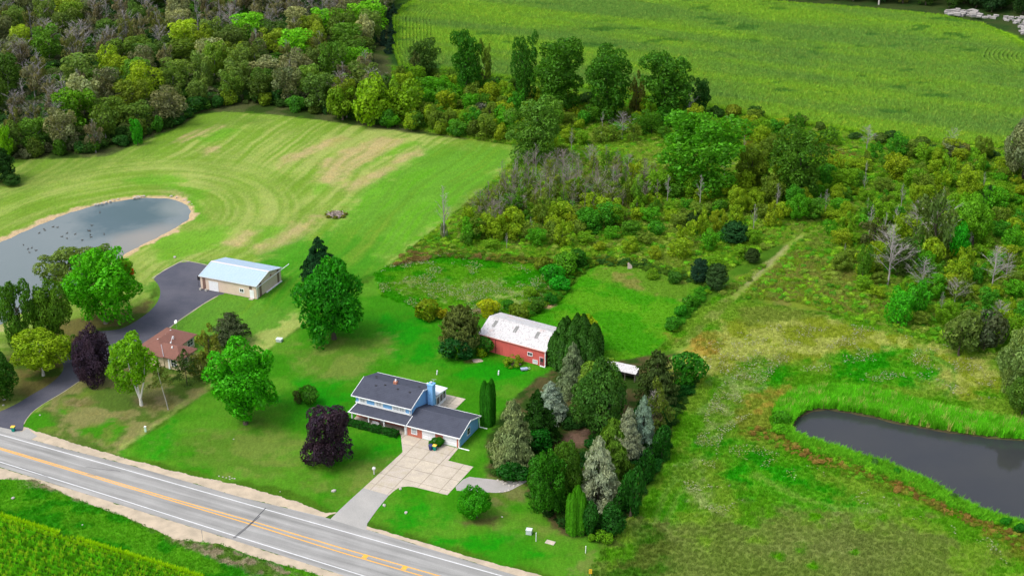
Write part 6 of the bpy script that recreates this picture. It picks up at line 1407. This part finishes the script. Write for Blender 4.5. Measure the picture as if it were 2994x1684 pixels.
b = B(); b.slab([(-LT - .25, -.3, EZT), (.25, -.3, EZT), (.25, DT / 2, RZT), (-LT - .25, DT / 2, RZT)], .1); b.slab([(-LT - .25, DT / 2, RZT), (.25, DT / 2, RZT), (.25, DT + .3, EZT), (-LT - .25, DT + .3, EZT)], .1); rt = b.obj('roof', PALE, TB)
b = B()
for i in range(int(LT / .9) + 1):
    x = -LT + .1 + i * .9
    b.slab([(x - .03, -.3, EZT + .035), (x + .03, -.3, EZT + .035), (x + .03, DT / 2, RZT + .035), (x - .03, DT / 2, RZT + .035)], .03); b.slab([(x - .03, DT / 2, RZT + .035), (x + .03, DT / 2, RZT + .035), (x + .03, DT + .3, EZT + .035), (x - .03, DT + .3, EZT + .035)], .03)
o = b.obj('roof_rib', PALE, rt); o['kind'] = 'stuff'
b = B(); b.slab([(-LT - .25, DT / 2 - .28, RZT - .02), (.25, DT / 2 - .28, RZT - .02), (.25, DT / 2, RZT + .07), (-LT - .25, DT / 2, RZT + .07)], .04); b.slab([(-LT - .25, DT / 2, RZT + .07), (.25, DT / 2, RZT + .07), (.25, DT / 2 + .28, RZT - .02), (-LT - .25, DT / 2 + .28, RZT - .02)], .04); b.obj('ridge_cap', paint('dusty_pink', (.58, .52, .55), .6, .15), rt)
TR2 = paint('cream_trim', (.62, .56, .52), .5, .2)
b = B(); b.box(-LT - .27, .27, -.36, -.305, EZT - .14, EZT + .02); b.slab([(.255, -.3, EZT + .03), (.31, -.3, EZT + .03), (.31, DT / 2, RZT + .04), (.255, DT / 2, RZT + .04)], .2); b.slab([(.255, DT / 2, RZT + .04), (.31, DT / 2, RZT + .04), (.31, DT + .3, EZT + .03), (.255, DT + .3, EZT + .03)], .2)
b.slab([(-LT - .31, -.3, EZT + .03), (-LT - .255, -.3, EZT + .03), (-LT - .255, DT / 2, RZT + .04), (-LT - .31, DT / 2, RZT + .04)], .2); b.obj('roof_trim', TR2, TB)
def fx(px): return -LT + (px - 310) / 1050 * LT
for p0, p1, z0, z1 in ((352, 408, .1, EZT - .15), (1232, 1282, 2.5, EZT - .15)):
    b = B(); b.box(fx(p0), fx(p1), -.04, -.004, z0, z1); b.obj('brown_panel', BRN, TB)
for y0, y1 in ((1.5, 2.5), (10.3, 11.2)):
    b = B(); zt = EZT + .3 * (1 if y0 < 6 else 1); b.box(.004, .04, y0, y1, .1, zt); b.obj('brown_panel', BRN, TB)
b = B(); b.box(fx(472), fx(648), -.06, -.005, .1, 2.7); g_ = b.obj('garage_door', WDOOR, TB)
b = B(); b.box(fx(466), fx(654), -.07, -.062, 2.7, 2.85); b.obj('door_trim', WTRIM, g_)
b = B(); b.box(fx(1236), fx(1312), -.06, -.005, .15, 2.4); g_ = b.obj('door', WTRIM, TB)
window(TB, fx(1056), fx(1120), 1.35, 2.15, -.005, mull=1, rail=False, fr=.2)
b = B(); b.box(.005, .06, 6.9, 7.5, 3.6, 4.0); b.obj('gable_vent', paint('rust_red', (.25, .06, .06), .6, .2), TB)
b = B(); b.box(fx(1240), fx(1310), -.9, -.1, .02, .15); b.obj('door_step', CONC[0], TB)
b = B(); b.tube((.15, -.1, 3.2), (.5, 15.6, 3.5), .09, n=7); b.tube((.12, .2, .1), (.12, .2, 3.5), .07, n=6); b.obj('pipe', WTRIM, TB).__setitem__('label', 'long white pipe running along the gable and out past the corner')
b = B(); b.box(.01, .35, 4.4, 12.0, .0, .16); b.obj('foundation_strip', WTRIM, TB)
b = B(); b.box(-LT - 1.5, -LT - .08, .9, 1.05, 1.9, 3.0); b.tube((-LT - 1.4, .98, 1.9), (-LT - 1.4, .98, .1), .04, n=5); b.obj('basketball_board', paint('black_board', (.02, .02, .025), .5, .1), TB)
for i, px in enumerate((330, 436)):
    b = B(); b.box(-.3, .3, -.25, .25, 0, .45); b.prism([(-.35, .45), (.35, .45), (.1, .6), (-.2, .58)], -.2, .2, 'y'); q = wpos(fx(px), -.7, O_T, A_T)
    o = b.obj('concrete_block', paint('grey_block', (.38, .36, .33), .8, .3), None, .03, loc=(q[0], q[1], .03), rotz=A_T); o['category'] = 'block'; o['label'] = ('left one' if i == 0 else 'right one') + ' of two grey blocks by the corner of the tan metal shed'

# ---- the brown roofed house, two hips
O_B = G(350 + 890 / 6.44, 900 + 360 / 6.44, 3.2)
BH = building('brown_house', 'low house with reddish brown hipped roofs half hidden by trees', 'house', O_B, ANG)
STUC = paint('cream_wall', (.55, .45, .30), .8, .25)
b = B(); b.box(.6, 8.2, -12.4, -.6, 0, 2.95); b.obj('wall', STUC, BH); b = B(); b.box(5, 12.7, -12.2, -6.7, 0, 2.93); b.obj('wall', STUC, BH)
def hip(x0, x1, y0, y1, z, rz, ins, ax):
    b = B()
    if ax == 'y': r0, r1 = ((x0 + x1) / 2, y0 + ins, rz), ((x0 + x1) / 2, y1 - ins, rz); F = [[(x0, y0, z), (x1, y0, z), r0], [(x1, y0, z), (x1, y1, z), r1, r0], [(x1, y1, z), (x0, y1, z), r1], [(x0, y1, z), (x0, y0, z), r0, r1]]
    else: r0, r1 = (x0 + ins, (y0 + y1) / 2, rz), (x1 - ins, (y0 + y1) / 2, rz); F = [[(x0, y1, z), (x0, y0, z), r0], [(x0, y0, z), (x1, y0, z), r1, r0], [(x1, y0, z), (x1, y1, z), r1], [(x1, y1, z), (x0, y1, z), r0, r1]]
    for q in F: b.slab(q, .14)
    return b
ra = hip(0, 8.8, -13.1, 0, 3.15, 5.0, 4.2, 'y').obj('roof', SHINGX, BH); rb = hip(3.4, 13.4, -12.9, -6.1, 3.17, 4.9, 3.2, 'x').obj('roof', SHINGX, BH)
b = B(); b.tube((8.8, -12.95, 3.3), (6.2, -10.2, 4.6), .1, n=5); b.obj('flashing', paint('grey_flashing', (.35, .30, .32), .5, .2), rb)
for i, (x, y, s_) in enumerate([(730, 608, .42), (1005, 552, .2), (963, 662, .2), (988, 745, .22), (958, 430, .16), (860, 520, .14)]):
    q = loc2(G(350 + x / 6.44, 900 + y / 6.44, 4.6), O_B); b = B(); b.lathe([(s_, 4.1), (s_, 4.7), (s_ * .8, 4.85), (.02, 4.95)], 8, tuple(q)); b.obj('roof_vent', WTRIM, BH)
b = B(); b.tube((7.3, -8.0, 4.4), (6.4, -6.2, 4.9), .05, n=5); b.obj('vent_pipe', WTRIM, BH)
window(BH, -3.2, -1.2, 1.0, 2.5, 8.205, 'side'); window(BH, -11.2, -9.6, 1.0, 2.4, 12.705, 'side'); window(BH, 10.2, 11.6, 1.0, 2.5, -12.205)
b = B(); b.box(9.4, 9.8, -12.35, -12.21, 0, 2.6); b.obj('corner_board', WTRIM, BH)
q = G(350 + 1075 / 6.44, 900 + 395 / 6.44)
t_ = thing('satellite_dish', 'small grey dish on a post behind the brown roofed house', 'dish', (q[0], q[1], 0))
b = B(); b.tube((0, 0, 0), (0, 0, 1.9), .06, n=6); b.obj('post', paint('galvanised', (.45, .46, .47), .35, .2), t_); b = B(); b.tube((0, 0, 1.9), (-.1, -.12, 2.0), .1, .5, 12); b.obj('dish', WTRIM, t_)

# ---- white roofed open shed in the grove
O_S = G(1700 + 960 / 6.04, 960 + 805 / 6.04, 2.2)
SB = building('open_shed', 'small open shed with a patchy white roof at the back of the grove', 'shed', O_S, ANG)
b = B(); b.slab([(-8.2, -.2, 2.2), (.1, -.2, 2.2), (.1, 2.7, 2.75), (-8.2, 2.7, 2.75)], .1); b.obj('roof', FLAKE, SB)
b = B(); b.box(-8.0, -.1, 2.4, 2.5, 0, 2.5); b.box(-8.0, -7.9, 0, 2.38, 0, 2.1); b.box(-.2, -.1, 0, 2.38, 0, 2.1); b.obj('wall', paint('weathered_board', (.14, .12, .10), .9, .4), SB)
for x in (-7.8, -5.2, -2.6, -.25): b = B(); b.box(x - .07, x + .07, -.1, .05, 0, 2.05); b.obj('post', paint('weathered_board', (.14, .12, .10), .9, .4), SB)

# ------------------------------------------------------------------ small things
GREYP = paint('grey_cabinet', (.42, .48, .46), .5, .25)
t_ = thing('utility_box', 'grey green utility cabinet on the front lawn near the road', 'utility box', (*G(1547, 1560), 0), ANG + .2)
b = B(); b.box(-.55, .55, -.45, .45, 0, 1.0); b.obj('cabinet', GREYP, t_, .04); b = B(); b.box(-.6, .6, -.5, .5, 1.0, 1.09); b.obj('lid', paint('pale_lid', (.55, .6, .6), .5, .2), t_, .02)
t_ = thing('utility_box', 'grey utility cabinet by the lot line behind the wide maple', 'utility box', (*G(817, 998), 0), ANG + .2)
b = B(); b.box(-.7, .7, -.55, .55, 0, .7); b.obj('cabinet', GREYP, t_, .04); b = B(); b.box(-.76, .76, -.6, .6, .7, .79); b.obj('lid', paint('pale_lid', (.55, .6, .6), .5, .2), t_, .02)
for px, py, h, lab in ((1567, 1582, 1.9, 'white marker post beside the grey green utility cabinet'), (1712, 1616, 1.5, 'white marker post near the front corner of the lot')):
    t_ = thing('marker_post', lab, 'post', (*G(px, py), 0)); b = B(); b.tube((0, 0, 0), (.03, 0, h), .065, n=8); b.obj('post', WTRIM, t_); b = B(); b.lathe([(.09, h), (.09, h + .06), (.02, h + .14)], 8, (.03, 0)); b.obj('cap', WTRIM, t_)
b = B(); b.prism([(-.9, -.55), (.9, -.55), (.9, .55), (-.9, .55)], 0, .16, 'z'); small(b, 'concrete_pad', CONC[0], 'flat pale concrete pad in the grass between the marker posts', 'slab', 1609, 1586, ANG, 0, .02)
b = B(); b.tube((0, 0, .0), (0, 0, 1.0), .045, n=6)
t_ = thing('warning_marker', 'yellow plate marker with dark stripes at the lot corner by the road', 'road sign', (*G(1726, 1686), 0), .0)
b.obj('post', paint('galvanised', (.45, .46, .47), .35, .2), t_); b = B(); b.box(-.28, .28, -.06, -.03, .75, 1.75); pl = b.obj('plate', paint('yellow_plate', (.85, .50, .03), .5, .1), t_)
for k in (0, 1, 2): b = B(); b.prism([(-.18, .95 + .25 * k), (.18, 1.08 + .25 * k), (.18, 1.14 + .25 * k), (-.18, 1.01 + .25 * k)], -.066, -.062, 'y'); b.obj('stripe', paint('black_stripe', (.04, .04, .03), .6, .1), pl)
t_ = thing('mailbox', 'grey white drum shaped lamp post beside the concrete driveway', 'lamp post', (*G(1094, 1386), 0))
b = B(); b.lathe([(.13, 0), (.13, .9), (.17, 1.0)], 10); b.obj('post', paint('pale_post', (.50, .48, .47), .7, .3), t_); b = B(); b.lathe([(.2, 1.0), (.38, 1.3), (.36, 1.55), (.2, 1.7)], 12); b.obj('lamp_head', paint('pale_head', (.62, .61, .60), .6, .2), t_)
t_.name = 'lamp_post'
t_ = thing('pedestal', 'pale green cable pedestal at the lot line near the road', 'pedestal', (*G(426, 1262), 0)); b = B(); b.box(-.2, .2, -.16, .16, 0, 1.2); b.obj('body', paint('pale_green', (.45, .62, .50), .6, .2), t_, .03); b = B(); b.box(-.23, .23, -.19, .19, 1.2, 1.36); b.obj('cap', WTRIM, t_)
for px, py, r_, lab in ((1277, 1095, .0, 'white well pipe on the lawn behind the chimney'), (1457, 1096, .1, 'larger white well pipe on the lawn right of the patio')):
    t_ = thing('well_pipe', lab, 'pipe', (*G(px, py), 0)); b = B(); b.tube((0, 0, 0), (.12, 0, .95 + r_), .13 + r_ * .3, n=8); b.obj('pipe', WTRIM, t_); b = B(); b.lathe([(.17, .95 + r_), (.17, 1.03 + r_), (.05, 1.1 + r_)], 8, (.12, 0)); b.obj('cap', WTRIM, t_)
# road sign seen from behind
t_ = thing('road_sign', 'grey back of a pentagon road sign on the gravel of the near verge', 'road sign', (*G(593, 1580), 0), ANG + 2.2)
b = B(); b.box(-.04, .04, -.03, .03, 0, 2.6); b.obj('post', paint('galvanised', (.45, .46, .47), .35, .2), t_); b = B(); b.prism([(-.42, 1.75), (.42, 1.75), (.42, 2.45), (.0, 2.75), (-.42, 2.45)], .035, .06, 'y'); b.obj('plate', paint('plate_back', (.50, .46, .46), .5, .2), t_)
for px, py, s_, lab in ((38, 1457, .5, 'pale stump like stone in the verge grass at the left'), (241, 1534, .22, 'small white litter in the verge grass'), (683, 1284, .2, 'lone white stone on the front lawn'), (975, 1436, .55, 'grey boulder near the left edge of the driveway apron'), (1123, 1478, .5, 'cream boulder at the right edge of the driveway apron'),
        (1187, 1499, .45, 'flat grey stone in the lawn below the driveway'), (1171, 1429, .45, 'blue grey lid at the inner curve of the driveway'), (1468, 1511, .22, 'tiny white stone on the lawn below the weeping tree'), (511, 753, .55, 'white stone on the mown grass beyond the black drive'), (1022, 1262, .0, ''), (12, 1169, .4, 'white stone under the dark bush at the left edge'), (10, 1185, .35, 'pale stone at the edge of the black drive at the left'), (117, 1214, .3, 'dark stone on the lawn near the drive mouth'),
        (1011, 1222, .5, 'white stone between the purple maple and the hedge'), (819, 1437, .15, 'tiny white stone in the gravel verge grass')):
    if s_: b = B(); b.blob((0, 0, s_ * .25), (s_, s_ * .75, s_ * .5), 1, .18, int(px)); small(b, 'stone', STONE, lab, 'stone', px, py, R.random() * 3)
for i, (x, y) in enumerate([(1645, 700), (1674, 706), (1724, 704), (1726, 722), (1745, 716), (1762, 718), (1590, 725), (1700, 712)]):
    b = B(); b.blob((0, 0, .08), (.2, .16, .14), 1, .2, i); small(b, 'stone', STONE, 'small white stone in the cluster on the front lawn near the road', 'stone', x / 2.569, 1120 + y / 2.569, group='white stones near the road')
q = G(1841, 786); t_ = thing('board', 'pale pink pointed board leaning on the rear paddock fence line', 'board', (q[0], q[1], 0), .3)
b = B(); b.prism([(-.55, 0), (.75, 0), (.6, .9), (-.35, 1.9), (-.6, 1.7)], -.05, .05, 'y'); b.obj('panel', paint('pale_pink', (.66, .50, .44), .7, .2), t_)
# brush pile in the hay meadow
q = M(845, 543); bp_ = thing('brush_pile', 'heap of grey stumps and branches in the mown field', 'brush pile', (q[0], q[1], 0))
r_ = np.random.RandomState(8); segs = []
for _ in range(120):
    a = r_.rand() * 6.28; d = r_.rand() ** .7 * 2.3; z = .2 + (1 - d / 2.5) * 1.3 * r_.rand(); c = np.array([math.cos(a) * d * 1.15, math.sin(a) * d, z]); e = r_.normal(size=3) * [1, 1, .35]; e /= np.linalg.norm(e); L = .4 + r_.rand() * .9; segs.append((c - e * L, c + e * L, .06 + .12 * r_.rand() ** 2, .04))
v, f = tube_np(segs, 5); o = link('branches', mesh_np('branches', v, f, BARK), bp_); o.color = (.34, .28, .24, 1); o['kind'] = 'stuff'
for i in range(9):
    a = r_.rand() * 6.28; b = B(); b.blob((math.cos(a) * 1.5, math.sin(a) * 1.3, .3), (.45, .4, .35), 1, .2, i); b.obj('boulder', paint('grey_boulder', (.30, .26, .25), .9, .4), bp_)
for i in range(7):
    a = i * .9 + .3; link_ = link('weeds', BUSH[i % 4], bp_, (math.cos(a) * 2.6, math.sin(a) * 2.1, 0), a, (.9, .9, .7)); link_.color = fol((96, 110, 34), LK)
# rocks on the pond bank
for i, (x, y) in enumerate([(1010, 50), (1025, 44), (1040, 40), (1050, 46), (1066, 38), (1030, 52), (1085, 36), (740, 98), (770, 92), (800, 84), (830, 76), (720, 100), (860, 66), (890, 58), (1290, 36), (1330, 46), (1390, 66), (1420, 80), (1445, 96)]):
    q = G(x / 2.576, 560 + y / 2.576); s_ = R.uniform(.25, .6); b = B(); b.blob((0, 0, .0), (s_, s_ * .7, s_ * .5), 1, .2, i); o = b.obj('rock', STONE, None, loc=(q[0], q[1], .05)); o['label'] = 'pale rock on the far bank of the left pond'; o['category'] = 'rock'; o['group'] = 'rocks along the far bank of the left pond'
# limestone blocks piled at the top right
LIME = paint('pile_limestone', (.33, .31, .295), .85, .5, 1.5)
def block(seed, L, Wd, Hh):
    r_ = random.Random(seed); b = B(); b.box(-L / 2, L / 2, -Wd / 2, Wd / 2, 0, Hh)
    for v in b.b.verts: v.co += Vector((r_.uniform(-.12, .12) * L, r_.uniform(-.12, .12) * Wd, r_.uniform(-.12, .12) * Hh))
    return b.mesh('block', LIME, .06)
BL = [block(i, R.uniform(2.2, 4.5), R.uniform(1.2, 2.4), R.uniform(.5, 1.0)) for i in range(8)]
zz = [(600, 340), (640, 300), (700, 290), (720, 330), (760, 350), (680, 370), (760, 280), (820, 320), (880, 260), (960, 280), (900, 310), (860, 370), (920, 390), (980, 360), (1000, 330), (1040, 380), (960, 400), (1120, 330), (1170, 300), (1240, 285), (1330, 300), (1130, 390), (1200, 370), (1280, 350), (1350, 360), (1230, 410), (1300, 410), (1390, 410), (1450, 390), (1420, 430), (1600, 440), (1570, 450), (1680, 420), (1700, 450), (1760, 440), (1790, 460), (1850, 400), (1890, 400), (2110, 430), (2140, 520), (2080, 490), (2200, 500), (2350, 530), (2400, 560), (2440, 520), (2350, 590), (2480, 470), (2540, 440), (2570, 470), (2420, 440), (2540, 640), (2500, 690), (2560, 720), (2540, 760), (2500, 800), (2570, 820), (2540, 860), (2590, 700), (2600, 600), (2250, 450), (2620, 520), (2590, 560)]
for i, (x, y) in enumerate(zz):
    z_ = .9 if i % 3 == 2 and x < 1500 else (.0 if i % 2 else .1)
    q = G(2700 + x / 8.76, y / 8.76 + 3, z_)
    s_ = .85 if x < 1500 else .62
    o = link('limestone_block', BL[i % 8], None, (q[0], q[1], z_), R.uniform(-.6, .6), (s_, s_, s_ * 1.4)); o['label'] = ('pale limestone block heaped behind the cornfield, in the left heap' if x < 1500 else 'pale limestone block strewn at the far top right corner'); o['category'] = 'stone block'; o['group'] = 'limestone blocks in the left heap' if x < 1500 else 'limestone blocks strewn at the corner'
# pale post in the backdrop wood
b = B(); b.tube((0, 0, 0), (0, 0, 3.0), .35, n=8); small(b, 'pale_stump', paint('pale_trunk', (.5, .46, .42), .8, .3), 'pale standing stump at the edge of the dark wood beyond the corn', 'stump', 2569, 15)
# geese on the left pond
def goose_mesh():
    b = B(); b.blob((0, 0, .12), (.42, .2, .17), 2)
    b.tube((.3, 0, .18), (.42, 0, .52), .075, .05, 8); b.blob((.46, 0, .55), (.1, .055, .06), 1); b.tube((.53, 0, .54), (.64, 0, .53), .03, .012, 6); b.tube((-.36, 0, .16), (-.58, 0, .22), .1, .03, 6)
    return b.mesh('goose', paint('goose_feathers', (.07, .06, .05), .7, .3, 3), 0, True)
GM = goose_mesh(); wing = None
for i, (x, y) in enumerate([(400, 268), (433, 272), (338, 294), (295, 315), (505, 316), (466, 341), (504, 355), (567, 323), (692, 257), (675, 300), (680, 327), (686, 345), (784, 323), (620, 368), (176, 403), (210, 435), (239, 426), (222, 460), (272, 445), (330, 284), (668, 296), (752, 160)]):
    q = G(x / 2.576, 560 + y / 2.576, -.28); o = link('goose', GM, None, (q[0], q[1], -.30), R.random() * 6.28, (.8, .8, .8)); o['label'] = 'dark goose swimming on the left pond'; o['category'] = 'goose'; o['group'] = 'geese on the left pond'
print('objects', len(bpy.data.objects))
